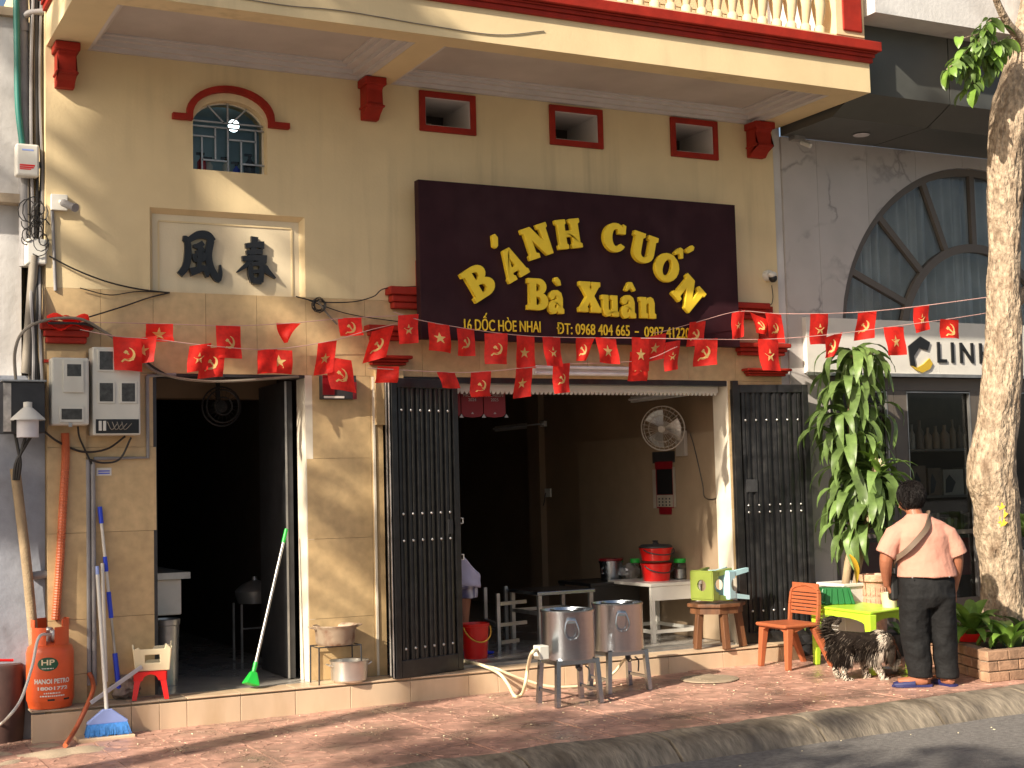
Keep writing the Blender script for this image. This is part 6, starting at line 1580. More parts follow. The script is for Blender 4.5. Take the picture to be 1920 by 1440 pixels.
b = MB(); b.plate(wp([(1707, 686), (1718, 690), (1730, 683), (1741, 672), (1747, 682), (1742, 692), (1728, 699), (1716, 694)]), [], -.076, -.061); b.build('logo_mark', GOLDL, MS)
o = text('DINK', 'small_lettering', (at(1652, 694, -.06).x, -.0612, at(1652, 694, -.06).z), .03, DARK, MS, 1, .0008, 0)
# shop doors with shelves behind the glass
dz1 = 2.53
xsd = [8.45, 8.62, 9.13, 9.27, 9.31, 10.17, 10.31, 10.6]
b = MB(); b.box(8.42, 13.5, .03, .12, 2.41, dz1)
for (x0, x1) in ((8.42, 8.55), (9.1, 9.175), (9.18, 9.33), (10.13, 10.21), (10.215, 10.3), (11.1, 11.2), (12.2, 12.3)): b.box(x0, x1, .03, .12, .1, 2.409)
for (x0, x1) in ((8.551, 9.099), (9.331, 10.129), (10.301, 11.099)): b.box(x0, x1, .04, .11, .1, .45); b.box(x0, x1, .04, .11, 1.05, 1.09)
dr = b.build('shop_door', TAUPE, MS)
for (x0, x1) in ((8.551, 9.099), (9.331, 10.129), (10.301, 11.099), (11.2, 12.2)):
    q = MB(); q.box(x0, x1, .07, .076, .45, 2.409); q.build('pane', GLASS, dr)
    q = MB(); q.box(x0 + .002, x0 + .012, .025, .06, .45, 2.4); q.box(x1 - .012, x1 - .002, .025, .06, .45, 2.4); q.box(x0 + .012, x1 - .012, .025, .06, 2.39, 2.4); q.build('door_bead', GALV, dr)
sh = thing('display_shelf', 'display shelving with boxes and books behind the shop door glass', 'shelf', (9.8, .6, .1))
for z in (1.0, 1.4, 1.86):
    b = MB(); b.box(8.6, 11, .5, .8, z - .012, z + .012); b.build('shelf_board', TAUPE, sh)
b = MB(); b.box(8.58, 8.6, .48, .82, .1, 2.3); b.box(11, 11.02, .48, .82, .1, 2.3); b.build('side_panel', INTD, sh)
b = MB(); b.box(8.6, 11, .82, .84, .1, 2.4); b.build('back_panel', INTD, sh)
ORD = 'first second third fourth fifth sixth seventh eighth ninth tenth eleventh twelfth thirteenth fourteenth fifteenth sixteenth seventeenth eighteenth nineteenth twentieth'.split()
def ordinal(k):
    return ORD[k] if k < 20 else ('thirtieth' if k == 29 else ('twenty-' if k < 29 else 'thirty-' if k < 39 else 'forty-') + ORD[(k - 20) % 10])
nb_ = nx__ = nt_ = 0
cols = [DIMW, DIMB, INT, DIMB, DIMW, INT]
x = 8.7
while x < 10.9:
    w_ = rnd.uniform(.025, .05); h_ = rnd.uniform(.16, .24); q = MB(); q.box(x, x + w_, .52, .68, 1.0125, 1.0125 + h_); o = q.build('book', rnd.choice(cols)); tag(o, '%s book from the left in the lower row behind the shop door glass' % ordinal(nb_), 'book', 'books on the display shelf'); nb_ += 1; x += w_ + rnd.choice((.003, .003, .01, .05))
x = 8.75
while x < 10.8:
    w_ = rnd.uniform(.16, .28); h_ = rnd.uniform(.24, .3); q = MB(); q.box(x, x + w_, .53, .7, 1.4125, 1.4125 + h_); q.cur = 1; q.prism([[(.02, .02), (w_ * .4, .03), (w_ * .6, h_ * .5), (w_ * .3, h_ * .8), (.03, h_ * .6)]], (x, .5295, 1.4125), (1, 0, 0), (0, 0, 1), (0, -.002, 0)); o = q.build('picture_box', [rnd.choice((DIMW, DIMW, DIMB)), DARK]); tag(o, '%s printed box from the left on the middle display shelf' % ordinal(nx__), 'box', 'boxes on the display shelf'); nx__ += 1; x += w_ + .03
x = 8.75
while x < 10.8:
    w_ = rnd.uniform(.06, .1); h_ = rnd.uniform(.2, .3); q = MB(); q.lathe([(w_ / 2, 0), (w_ / 2, h_ * .6), (w_ * .2, h_ * .75), (w_ * .2, h_), (.001, h_)], (x + w_ / 2, .6, 1.8725), 10); o = q.build('bottle', rnd.choice((DIMW, INT, DIMB, DIMB)), smooth=40); tag(o, '%s bottle from the left in the top row behind the shop door glass' % ordinal(nt_), 'bottle', 'bottles on the display shelf'); nt_ += 1; x += w_ + .03
b = MB(); b.box(8.62, 10.98, .5, .51, .62, .985); o = b.build('red_front', MRED, sh)
t = thing('notice_board', 'white notice sheet with faint print behind the left shop door glass', 'notice', (8.85, .2, 1.5)); b = MB(); b.box(8.68, 9.02, .2, .21, 1.45, 1.95); b.build('sheet', WHITE, t)
b = MB()
for k in range(5): b.box(8.72, 8.98, .1985, .1998, 1.52 + .08 * k, 1.545 + .08 * k)
b.build('print_line', GALV, t)
t = thing('red_poster', 'dark red poster low behind the left shop door glass', 'poster', (8.85, .2, 1.2)); b = MB(); b.box(8.66, 9.04, .2, .21, 1.12, 1.44); b.build('sheet', MRED, t)
# ================================================================== plants
def leaf_mesh(name, L_, W_, droop, m_, fold=.25, seg=7, up=.5, wav=.0):
    q = MB(); V = []
    x = z = 0; an = up
    st = L_ / seg
    sp = []
    for i in range(seg + 1):
        sp.append((x, z, an)); x += st * math.cos(an); z += st * math.sin(an); an -= droop / seg * (1.3 - .3 * i / seg)
        an = max(an, -1.52)
    for i, (x, z, an) in enumerate(sp):
        t = i / seg; wd = W_ * (math.sin(math.pi * min(max(.06 + .94 * t, 0), 1)) ** .7) * (1 - .15 * t) if i < seg else .001
        hz_ = wav * math.sin(t * 9)
        nx, nz = -math.sin(an), math.cos(an)
        for s in (-1, 0, 1):
            k = fold * wd * abs(s) * .5 + hz_ * s
            V.append((x + nx * k, s * wd / 2, z + nz * k))
    q.add(V, [(i * 3 + j, i * 3 + j + 1, (i + 1) * 3 + j + 1, (i + 1) * 3 + j) for i in range(seg) for j in range(2)])
    return q.mesh(name, m_, smooth=80)
CP = thing('cane_plant', 'tall cane plant with drooping glossy leaves in the white planter', 'plant', (PX_, PY_, 1.0))
zz0 = at(1592, 1100, PY_).z
def pp(px, py, y=PY_): return at(px, py, y)
spine = [Vector((PX_ - .02, PY_, zz0 - .06)), pp(1600, 950), pp(1596, 800), pp(1602, 660)]
b = MB(); b.tube(curve_pts(spine), [.035] * 25, 10); b.build('cane', STEM, CP, smooth=60)
sp2 = [Vector((PX_ + .05, PY_ - .03, zz0 - .06)), pp(1622, 1000, PY_ - .1), pp(1642, 872, PY_ - .15)]
b = MB(); b.tube(curve_pts(sp2), [.028] * 17, 10); b.build('cane', STEM, CP, smooth=60)
lm = [leaf_mesh('leaf', .52, .094, d_, m_, .22, 8, u_, .006) for d_, u_, m_ in ((2.3, .8, LEAF), (2.7, .4, LEAF), (3.0, .1, LEAF), (1.9, .6, LEAF))]
lb = [leaf_mesh('leaf', .46, .085, d_, LEAF2, .3, 8, u_, .004) for d_, u_ in ((1.2, 1.0), (1.9, .7))]
def rosette(c, n, meshes, s0, s1, tilt=.0, up=None):
    a0 = rnd.uniform(0, 6)
    for k in range(n):
        a = a0 + k * 2.39996 + rnd.uniform(-.2, .2)
        m = Matrix.Translation(c + Vector((0, 0, -.14 * k / n))) @ Matrix.Rotation(a, 4, 'Z') @ Matrix.Rotation(rnd.uniform(-.25, .25) + tilt, 4, 'Y') @ Matrix.Rotation(rnd.uniform(-.3, .3), 4, 'X') @ Matrix.Scale(rnd.uniform(s0, s1), 4)
        placed('leaf', rnd.choice(meshes), CP, m)
for (px, py, n, y_, s) in ((1602, 660, 34, PY_, 1), (1592, 715, 26, PY_ - .02, 1), (1588, 770, 26, PY_, 1), (1592, 820, 24, PY_ - .02, 1), (1596, 880, 22, PY_, 1), (1590, 935, 18, PY_, .95), (1592, 980, 12, PY_, .8), (1560, 800, 8, PY_ + .05, .9), (1640, 760, 8, PY_ + .05, .9)):
    rosette(pp(px, py, y_), n, lm, .8 * s, 1.1 * s)
rosette(pp(1644, 878, PY_ - .15), 16, lb + lm[:2], .85, 1.1); rosette(pp(1640, 892, PY_ - .15), 26, lm, .9, 1.1); rosette(pp(1632, 930, PY_ - .13), 22, lm, .9, 1.05); rosette(pp(1625, 975, PY_ - .1), 14, lm, .8, 1.0)
b = MB()
for k in range(26):
    a = k * 2.4; p = pp(1644, 878, PY_ - .15); b.tube([p, p + Vector((.05 * math.cos(a), .05 * math.sin(a) - .03, .03 + .08 * rnd.random()))], .004, 4)
b.build('flower_stalk', CREAM, CP)
ym = leaf_mesh('leaf', .26, .09, 1.0, YLEAF, .3, 6, -.9)
placed('leaf', ym, CP, Matrix.Translation(pp(1592, 1040, PY_ - .2)) @ Matrix.Rotation(-1.3, 4, 'Z'))['label'] = 'yellow dying leaf low on the cane plant'
# potted leafy plants at the brick planter
def leafy(name, lab, c, n, L_, m_, pot=None, sp=1.0):
    t = thing(name, lab, 'plant', c); ms = [leaf_mesh('leaf', L_, L_ * .3, d_, m_, .3, 6, u_) for d_, u_ in ((1.6, 1.2), (2.2, .9), (1.2, 1.3))]
    for k in range(n):
        a = k * 2.4 + rnd.uniform(-.3, .3)
        placed('leaf', rnd.choice(ms), t, Matrix.Translation(Vector(c) + Vector((.03 * math.cos(a), .03 * math.sin(a), rnd.uniform(0, .05)))) @ Matrix.Rotation(a, 4, 'Z') @ Matrix.Rotation(rnd.uniform(-.3, .3), 4, 'Y') @ Matrix.Scale(rnd.uniform(.7, 1.15) * sp, 4))
    b = MB(); b.tube([Vector(c) + Vector((0, 0, -.02)), Vector(c) + Vector((0, 0, .05))], .02, 6); b.build('stem', STEM, t)
    return t
# brick planter round the tree
A_, B_ = gnd(1855, 1281), gnd(1797, 1262)
g = gz(8.0)
nx_ = (B_ - A_); nx_.z = 0; LSD = 1.15; dS = Vector((.42, .9, 0)).normalized()
PL = thing('brick_planter', 'low weathered brick planter round the street tree', 'planter', (A_.x + .5, A_.y + .5, g))
PA = Vector((A_.x, A_.y, g)); dF = Vector((.93, -.06, 0)).normalized(); dS = (Vector((B_.x, B_.y, 0)) - Vector((A_.x, A_.y, 0))).normalized()
bh = .062; bl = .2
bz = at(1855, 1221, A_.y).z - g
nr = max(3, int(bz / (bh + .008)))
bh = bz / nr - .008
for (d_, L_, off) in ((dF, 1.5, 0), (dS, 1.3, 0)):
    nrm = Vector((-d_.y, d_.x, 0)) * (1 if d_ is dF else -1)
    for r_ in range(nr):
        s = -(bl / 2 if r_ % 2 else 0); 
        while s < L_:
            s0 = max(s, 0 if d_ is dF else .1); s1 = min(s + bl - .01, L_)
            if s1 - s0 > .03:
                q = MB(); q.obox(PA + d_ * (s0 + s1) / 2 + nrm * (.05 + rnd.uniform(-.004, .004)) + Vector((0, 0, .004 + r_ * (bh + .008) + bh / 2)), d_ * (s1 - s0) / 2, nrm * .05, (0, 0, bh / 2)); q.build('brick', BRICK, PL, bevel=.005)
            s += bl
b = MB(); b.obox(PA + dF * .75 + dF.cross(Vector((0, 0, -1))) * .055 + Vector((0, 0, bz / 2 - .006)), dF * .74, dF.cross(Vector((0, 0, 1))) * .035, (0, 0, bz / 2 - .008)); b.obox(PA + dS * .7 + dS.cross(Vector((0, 0, 1))) * .055 + Vector((0, 0, bz / 2 - .007)), dS * .6, dS.cross(Vector((0, 0, 1))) * .035, (0, 0, bz / 2 - .009)); b.build('mortar', MORT, PL)
b = MB(); V = [PA + dF * .1 + dS * .1, PA + dF * 1.5 + dS * .1, PA + dF * 1.5 + dS * 1.3, PA + dF * .1 + dS * 1.3]; b.add([(v.x, v.y, g + bz - .05) for v in V], [(0, 1, 2, 3)]); b.build('earth', SOIL, PL)
zp = g + bz
TY = PA.y + .75
RB = at(1822, 1206, PA.y + .55); 
t = thing('red_basin', 'shallow red plastic basin on the planter edge under the leafy plant', 'basin', RB)
b = MB(); rz = zp + .004
b.lathe([(.1, 0), (.125, .04), (.135, .065), (.12, .065), (.1, .02), (.001, .02)], (RB.x, RB.y, rz), 24); b.build('body', REDP, t, smooth=40)
leafy('leafy_plant', 'leafy green plant in the red basin beside the tree trunk', (RB.x, RB.y, rz + .03), 34, .36, LEAF2, sp=1.0)
q = at(1888, 1195, PA.y + .3); leafy('leafy_plant', 'small bright leafed plant in the brick planter at the right edge', (q.x + .02, q.y, zp - .04), 18, .3, LEAF2)
q = at(1925, 1190, PA.y + .5); leafy('leafy_plant', 'dark leafy plant behind the bright one at the right edge', (q.x, q.y, zp - .04), 18, .3, LEAF)
q = at(1918, 900, .0 - .25); leafy('leafy_plant', 'dark foliage against the shop front behind the trunk', (q.x, q.y, 1.0), 30, .5, LEAF)
b = MB(); b.lathe([(.16, 0), (.2, .8), (.001, .8)], (q.x, q.y, gz(q.x)), 18); o = b.build('tall_planter', DARK, smooth=40); tag(o, 'tall dark planter behind the tree trunk', 'planter')

# ---- street tree at right
trunk_px = [(1890, 1222, 44), (1880, 1100, 38), (1868, 960, 40), (1860, 870, 42), (1872, 770, 38), (1882, 640, 33), (1883, 470, 29), (1886, 330, 32), (1898, 210, 38), (1930, 90, 36), (1960, -60, 34), (1990, -300, 30)]
TR = thing('street_tree', 'pale barked street tree with a leaning trunk in the brick planter', 'tree', (at(1890, 1222, TY).x, TY, zp))
P = []; rr = []
for (x, y, r_) in trunk_px: q = at(x, y, TY); P.append(q); rr.append(r_ * (q - CAM).dot(fw) / F_PX)
P[0].z = zp - .1
C2 = curve_pts(P, 34); n = len(C2); b = MB(); V = []; nn = 72
R2 = []
for i in range(n):
    u = i / (n - 1) * (len(rr) - 1); a = min(int(u), len(rr) - 2); R2.append(rr[a] + (rr[a + 1] - rr[a]) * (u - a))
for i, p in enumerate(C2):
    for k in range(nn):
        a = 2 * math.pi * k / nn; d_ = Vector((math.cos(a), math.sin(a), 0))
        f_ = 1 + .12 * math.exp(-((p.z - at(1845, 752, TY).z) / .06) ** 2) * max(0, d_.dot(Vector((-.8, -.6, 0)))) ** 4 + .2 * math.exp(-((p.z - at(1845, 905, TY).z) / .12) ** 2) * max(0, d_.dot(Vector((-1, -.1, 0)))) ** 3 + .13 * noise.noise(Vector((d_.x * 1.6, d_.y * 1.6, p.z * 1.8))) + .07 * noise.noise(Vector((d_.x * 5, d_.y * 5, p.z * 3.2))) + .05 * (abs(noise.noise(Vector((d_.x * 9 + p.z, d_.y * 9, p.z * 3.2)))) * 2 - .6) + .045 * noise.noise(Vector((d_.x * 16, d_.y * 16, p.z * 9)))
        V.append(p + d_ * R2[i] * f_)
b.add(V, [(i * nn + k, i * nn + (k + 1) % nn, (i + 1) * nn + (k + 1) % nn, (i + 1) * nn + k) for i in range(n - 1) for k in range(nn)]); b.build('trunk', BARK, TR, smooth=70)
def knot(px, py, r_, dx=0):
    q = at(px, py, TY - .12); b = MB(); b.ell(q, r_, r_ * .8, r_ * 1.1, 12, 8); b.build('knot', BARK, TR, smooth=70)
q = at(1910, 560, TY); b = MB(); b.tube([q + Vector((-.1, 0, -.08)), q + Vector((.05, -.04, .06)), q + Vector((.16, -.08, .12))], [.06, .05, .04], 12); b.build('branch_stub', BARK, TR, smooth=60)
for (x, y, s) in ((1879, 962, .045), (1877, 948, .03), (1880, 978, .035)):
    q = at(x, y, TY); d_ = (CAM - q); d_.z = 0; d_.normalize(); q = q + d_ * .2
    b = MB(); sd = Vector((-d_.y, d_.x, 0)); b.prism([[(s * (.8 + .3 * math.sin(k * 3.1 + s * 50)) * math.cos(k * .524), s * 1.1 * (.8 + .3 * math.cos(k * 2.3)) * math.sin(k * .524)) for k in range(12)]], q, sd, (0, 0, 1), d_ * .03); b.build('paint_mark', mat('yellow_mark', (.7, .42, .02), .6), TR)
bt = [at(1945, 150, TY), at(1918, 80, TY - .1), at(1890, 45, TY - .15), at(1868, 0, TY - .2), at(1850, -60, TY - .25)]
b = MB(); b.tube(curve_pts(bt, 6), [.05 - .0012 * i for i in range(25)], 10); b.build('limb', BARK, TR, smooth=60)
tw = [([at(1890, 45, TY - .15), at(1868, 50, TY - .22), at(1840, 62, TY - .3), at(1805, 72, TY - .35)]), ([at(1880, 30, TY - .15), at(1850, 45, TY - .3), at(1828, 100, TY - .3), at(1822, 165, TY - .28)]), ([at(1905, 70, TY - .12), at(1880, 78, TY - .25), at(1855, 95, TY - .25), at(1860, 130, TY - .22)]), ([at(1870, 40, TY - .2), at(1835, 75, TY - .26), at(1800, 110, TY - .26), at(1775, 130, TY - .26)])]
tl_ = [leaf_mesh('leaf', .17, .075, d_, LEAF if i % 2 else LEAF2, .25, 5, .1) for i, d_ in enumerate((.6, 1.0, 1.3, .8))]
for w_ in tw:
    C3 = curve_pts(w_, 7); b = MB(); b.tube(C3, .006, 6); b.build('twig', BARK, TR)
    for i in range(4, len(C3)):
        for k in range(3 if w_ is not tw[0] else (1 if i % 3 == 0 else 0)):
            a = rnd.uniform(0, 6.28); m = Matrix.Translation(C3[i] + Vector((rnd.uniform(-.02, .02), rnd.uniform(-.03, .03), rnd.uniform(-.02, .02)))) @ Matrix.Rotation(a, 4, 'Z') @ Matrix.Rotation(rnd.uniform(.2, 1.2), 4, 'Y') @ Matrix.Rotation(rnd.uniform(-.6, .6), 4, 'X') @ Matrix.Scale(rnd.uniform(.7, 1.15), 4)
            placed('leaf', rnd.choice(tl_), TR, m)
# ---- two street trees up the road, out of the picture to the left, whose crowns throw the dappled shade
def on_ray(p, y):
    """point on the sun's ray through p where it reaches depth y"""
    t = (p.y - y) / -SUN.y
    return p + SUN * t
TREES = []
def shade_tree(lab, base, fork, tr, clumps, seed, twist=.0):
    r2 = random.Random(seed)
    t = thing('street_tree', lab, 'tree', base, 'street trees up the road')
    fork = Vector(fork)
    b = MB(); b.tube(curve_pts([Vector(base), Vector(base).lerp(fork, .5) + Vector((twist, 0, 0)), fork], 6), [tr - tr * .03 * i for i in range(13)], 14); b.build('trunk', BARK, t, smooth=60)
    b = MB(); q = MB()
    for (c, r_, n) in clumps:
        md = fork.lerp(c, .5) + Vector((0, 0, .25)); b.tube(curve_pts([fork, md, c], 5), [.034 - .0026 * i for i in range(11)], 6)
        for k in range(n):
            v = Vector((r2.gauss(0, 1), r2.gauss(0, 1), r2.gauss(0, 1))); v = v.normalized() * r_ * r2.random() ** .4; p = c + Vector((v.x, v.y, v.z * .8))
            e1 = Vector((r2.gauss(0, 1), r2.gauss(0, 1), r2.gauss(0, .6))).normalized(); e2 = e1.cross(Vector((r2.gauss(0, 1), r2.gauss(0, 1), 1))).normalized(); s = r2.uniform(.06, .11)
            q.add([p - e1 * s, p - e2 * s * .45, p + e1 * s, p + e2 * s * .45], [(0, 1, 2, 3)])
    b.build('limb', BARK, t, smooth=60); o = q.build('crown', TLEAF, t); o['kind'] = 'stuff'
# ================================================================== people and dog
def loft(mb, secs, n=18):
    """closed body run through elliptical sections (centre, half-axis a, half-axis b)"""
    V = []; 
    for c, a, b_ in secs:
        for k in range(n):
            t = 2 * math.pi * k / n; V.append(Vector(c) + Vector(a) * math.cos(t) + Vector(b_) * math.sin(t))
    F_ = [(i * n + k, i * n + (k + 1) % n, (i + 1) * n + (k + 1) % n, (i + 1) * n + k) for i in range(len(secs) - 1) for k in range(n)]
    F_ += [tuple(range(n - 1, -1, -1)), tuple((len(secs) - 1) * n + k for k in range(n))]
    mb.add(V, F_)
def limb(mb, pts, rs, n=12, sub=5, flat=1.0):
    C_ = curve_pts(pts, sub); m = len(C_); R_ = []
    for i in range(m):
        u = i / (m - 1) * (len(rs) - 1); a = min(int(u), len(rs) - 2); R_.append(rs[a] + (rs[a + 1] - rs[a]) * (u - a))
    mb.tube(C_, R_, n)
    mb.ell(C_[0], R_[0], R_[0], R_[0], n, 6); mb.ell(C_[-1], R_[-1], R_[-1], R_[-1], n, 6)
def fuse(o, vox, smooth=4, disp=None):
    r_ = o.modifiers.new('fuse', 'REMESH'); r_.mode = 'VOXEL'; r_.voxel_size = vox; r_.use_smooth_shade = True
    if smooth: s_ = o.modifiers.new('smooth', 'SMOOTH'); s_.iterations = smooth; s_.factor = .5
    if disp:
        tx = bpy.data.textures.new('cloth_folds', 'CLOUDS'); tx.noise_scale = disp[1]; tx.noise_depth = 1
        d_ = o.modifiers.new('folds', 'DISPLACE'); d_.texture = tx; d_.strength = disp[0]; d_.mid_level = .5; d_.texture_coords = 'GLOBAL'
U = Vector((rt.x, rt.y, 0)).normalized(); Wv = Vector((fw.x, fw.y, 0)).normalized()
def hand(mb, wrist, d_, palm_n, side, curl=.5, s=1.0):
    """palm, four curled fingers and a thumb leaving its side; d_ points down the hand, side towards the thumb"""
    d_ = d_.normalized(); side = (side - d_ * side.dot(d_)).normalized(); nn_ = palm_n.normalized()
    pc_ = wrist + d_ * .045 * s
    loft(mb, [(wrist, side * .024 * s, nn_ * .017 * s), (pc_, side * .036 * s, nn_ * .016 * s), (wrist + d_ * .085 * s, side * .037 * s, nn_ * .013 * s)], 12)
    for i, (off, L_) in enumerate(((.028, .066), (.009, .075), (-.010, .07), (-.028, .054))):
        b0 = wrist + d_ * .078 * s + side * off * s
        p1 = b0 + (d_ * math.cos(curl * .6) + nn_ * math.sin(curl * .6)) * L_ * .45 * s
        p2 = p1 + (d_ * math.cos(curl * 1.5) + nn_ * math.sin(curl * 1.5)) * L_ * .32 * s
        p3 = p2 + (d_ * math.cos(curl * 2.2) + nn_ * math.sin(curl * 2.2)) * L_ * .25 * s
        mb.tube([b0, p1, p2, p3], [.0095 * s, .009 * s, .008 * s, .0065 * s], 8); mb.ell(p3, .0065 * s, .0065 * s, .0065 * s, 8, 5)
    b0 = wrist + d_ * .03 * s + side * .03 * s; p1 = b0 + (d_ * .7 + side * .6 + nn_ * .3).normalized() * .035 * s; p2 = p1 + (d_ * .9 + side * .2 + nn_ * .4).normalized() * .028 * s
    mb.tube([b0 - side * .01 * s, p1, p2], [.013 * s, .0105 * s, .008 * s], 8); mb.ell(p2, .008 * s, .008 * s, .008 * s, 8, 5)
O = gnd(1745, 1286); O.z = gz(O.x)
def L(u, w_, z): return O + U * u + Wv * w_ + Vector((0, 0, z))
PERSON = thing('person', 'woman seen from behind in salmon T-shirt, black trousers and navy slippers', 'person', O)
b = MB()
# torso, neck, head
hc = L(-.068, .085, 1.375)
loft(b, [(L(.0, .0, .6), U * .17, Wv * .12), (L(0, 0, .75), U * .185, Wv * .13), (L(-.005, 0, .95), U * .175, Wv * .12), (L(-.015, 0.01, 1.12), U * .17, Wv * .1), (L(-.02, .02, 1.19), U * .12, Wv * .085), (L(-.03, .035, 1.25), U * .07, Wv * .07)], 20)
limb(b, [L(-.035, .03, 1.2), L(-.055, .06, 1.3)], [.062, .056])
b.ell(hc, .078, .095, .108, 20, 14, Matrix.Rotation(YAW + .35, 3, 'Z').transposed().transposed() if False else Matrix.Rotation(-YAW + .35, 3, 'Z'))
hd = (Wv * math.cos(.35) - U * math.sin(.35)); hs = Vector((-hd.y, hd.x, 0))       # head looks away and a little left
loft(b, [(hc + hd * .03 + Vector((0, 0, -.02)), hs * .06, Vector((0, 0, .07))), (hc + hd * .085 + Vector((0, 0, -.03)), hs * .045, Vector((0, 0, .06)))], 14)
b.tube([hc + hd * .085 + Vector((0, 0, .01)), hc + hd * .115 + Vector((0, 0, -.03)), hc + hd * .095 + Vector((0, 0, -.04))], [.01, .015, .012], 8)
for sg_ in (-1, 1): b.ell(hc + hs * sg_ * .079 + Vector((0, 0, -.015)) - hd * .005, .012, .02, .032, 10, 6)
# arms
sL, eL, wL_ = L(-.225, .0, 1.09), L(-.29, -.01, .93), L(-.265, .09, .745)
sR, eR, wR = L(.185, .0, 1.09), L(.235, .0, .91), L(.225, .07, .70)
limb(b, [sL, eL, wL_], [.05, .056, .044, .03]); limb(b, [sR, eR, wR], [.05, .056, .044, .03])
hand(b, wL_, Vector((.25, .3, -1)) * 1.0 + U * .35, (U * .9 + Wv * .2), Wv, .75, 1.0)
hand(b, wR, Vector((0, 0, -1)) + Wv * .25 + U * .1, (-U * .9 + Wv * .3), Wv, .45, 1.0)
# legs and feet
limb(b, [L(-.09, 0, .68), L(-.085, .01, .38), L(-.07, -.02, .07)], [.09, .07, .045]); limb(b, [L(.1, 0, .68), L(.105, .01, .38), L(.115, .0, .07)], [.09, .07, .045])
def foot(c, d_, s=1):
    d_ = d_.normalized(); q = Vector((-d_.y, d_.x, 0))
    loft(b, [(c - d_ * .045, q * .028, Vector((0, 0, .03))), (c + d_ * .0, q * .036, Vector((0, 0, .045))), (c + d_ * .09, q * .042, Vector((0, 0, .03))), (c + d_ * .17, q * .036, Vector((0, 0, .018)))], 12)
dL = -U * .93 + Wv * .1; dR = -U * .25 + Wv * .9
fl_, fr_ = L(-.075, -.03, .045), L(.125, -.03, .045)
foot(fl_, dL); foot(fr_, dR)
body = b.build('body', SKIN, PERSON); fuse(body, .0065, 3)
# face details
b = MB()
for sg_ in (-1, 1): b.ell(hc + hd * .108 + hs * sg_ * .03 + Vector((0, 0, .005)), .009, .009, .007, 8, 6)
b.build('eye', BLACKP, PERSON)
b = MB(); b.ell(hc + hd * .118 + Vector((0, 0, -.062)), .02, .008, .006, 10, 6, Matrix.Rotation(-YAW + .35, 3, 'Z')); b.build('mouth', TEE, PERSON)
# hair: cap with tousled locks
b = MB(); b.ell(hc + Vector((0, 0, .022)) - hd * .022, .091, .096, .106, 24, 16, Matrix.Rotation(-YAW + .35, 3, 'Z'))
ho = b.build('hair', HAIR, PERSON, smooth=80)
b = MB()
for k in range(1500):
    v = Vector((rnd.gauss(0, 1), rnd.gauss(0, 1), rnd.gauss(0, 1) + .25)).normalized()
    if v.dot(hd) > .55 and v.z < .45: continue
    if v.z < -.75: continue
    p = hc + Vector((0, 0, .022)) - hd * .022 + Vector((v.x * .091, v.y * .093, v.z * .104)); 
    tdir = (Vector((0, 0, -1)) - v * -v.z) + Vector((rnd.uniform(-.7, .7), rnd.uniform(-.7, .7), rnd.uniform(-.3, .5))); tdir = (tdir - v * tdir.dot(v)).normalized()
    b.tube([p - v * .004, p + tdir * .03 + v * .007, p + tdir * .06 + v * .003], [.003, .0025, .0008], 4, False)
o = b.build('hair_lock', HAIR, PERSON); o['kind'] = 'stuff'
# T-shirt
b = MB()
loft(b, [(L(.01, -.008, .80), U * .216, Wv * .172), (L(.005, -.006, .87), U * .21, Wv * .16), (L(-.005, 0, .97), U * .2, Wv * .15), (L(-.015, .01, 1.1), U * .215, Wv * .135), (L(-.02, .02, 1.19), U * .185, Wv * .105), (L(-.03, .03, 1.24), U * .1, Wv * .08), (L(-.035, .035, 1.265), U * .072, Wv * .07)], 28)
for q_ in ([L(-.13, .02, 1.16), L(-.2, .01, 1.12), L(-.262, -.005, 1.03), L(-.292, -.012, .965)], [L(.1, .02, 1.16), L(.165, .01, 1.12), L(.215, .0, 1.03), L(.243, .0, .95)]):
    ax_ = (q_[3] - q_[1]).normalized(); w__ = ax_.cross(Wv).normalized()
    loft(b, [(q_[0], w__ * .07, Wv * .075), (q_[1], w__ * .078, Wv * .082), (q_[2], w__ * .074, Wv * .082), (q_[3], w__ * .08, Wv * .088)], 18)
ts = b.build('t_shirt', TEE, PERSON); fuse(ts, .007, 2, (.022, .15))
# trousers
b = MB()
loft(b, [(L(.005, 0, .83), U * .18, Wv * .135), (L(.005, -.01, .76), U * .2, Wv * .155), (L(.005, -.015, .66), U * .205, Wv * .16), (L(.005, -.0, .58), U * .19, Wv * .13)], 24)
loft(b, [(L(-.098, -.01, .66), U * .11, Wv * .14), (L(-.1, -.005, .5), U * .11, Wv * .12), (L(-.095, .0, .35), U * .105, Wv * .1), (L(-.085, -.005, .18), U * .098, Wv * .09), (L(-.07, -.01, .065), U * .092, Wv * .085)], 18)
loft(b, [(L(.105, -.01, .66), U * .105, Wv * .14), (L(.11, -.005, .5), U * .1, Wv * .12), (L(.118, .0, .35), U * .093, Wv * .1), (L(.122, -.005, .18), U * .088, Wv * .09), (L(.122, -.01, .06), U * .082, Wv * .085)], 18)
tr2 = b.build('trousers', PANT, PERSON); fuse(tr2, .009, 3, (.022, .1))
b = MB()
for u in (-.14, -.06, .03, .13): b.ell(L(u, -.152, .805 - .0), .006, .006, .006, 8, 5)
b.build('rivet', BOLT, PERSON)
b = MB()
P = curve_pts([L(.04, .09, 1.24), L(.035, .0, 1.265), L(-.01, -.115, 1.17), L(-.09, -.152, 1.08), L(-.16, -.13, 1.0), L(-.215, -.03, .93), L(-.19, .1, .88)], 6)
for i in range(len(P) - 1):
    pass
V = []; 
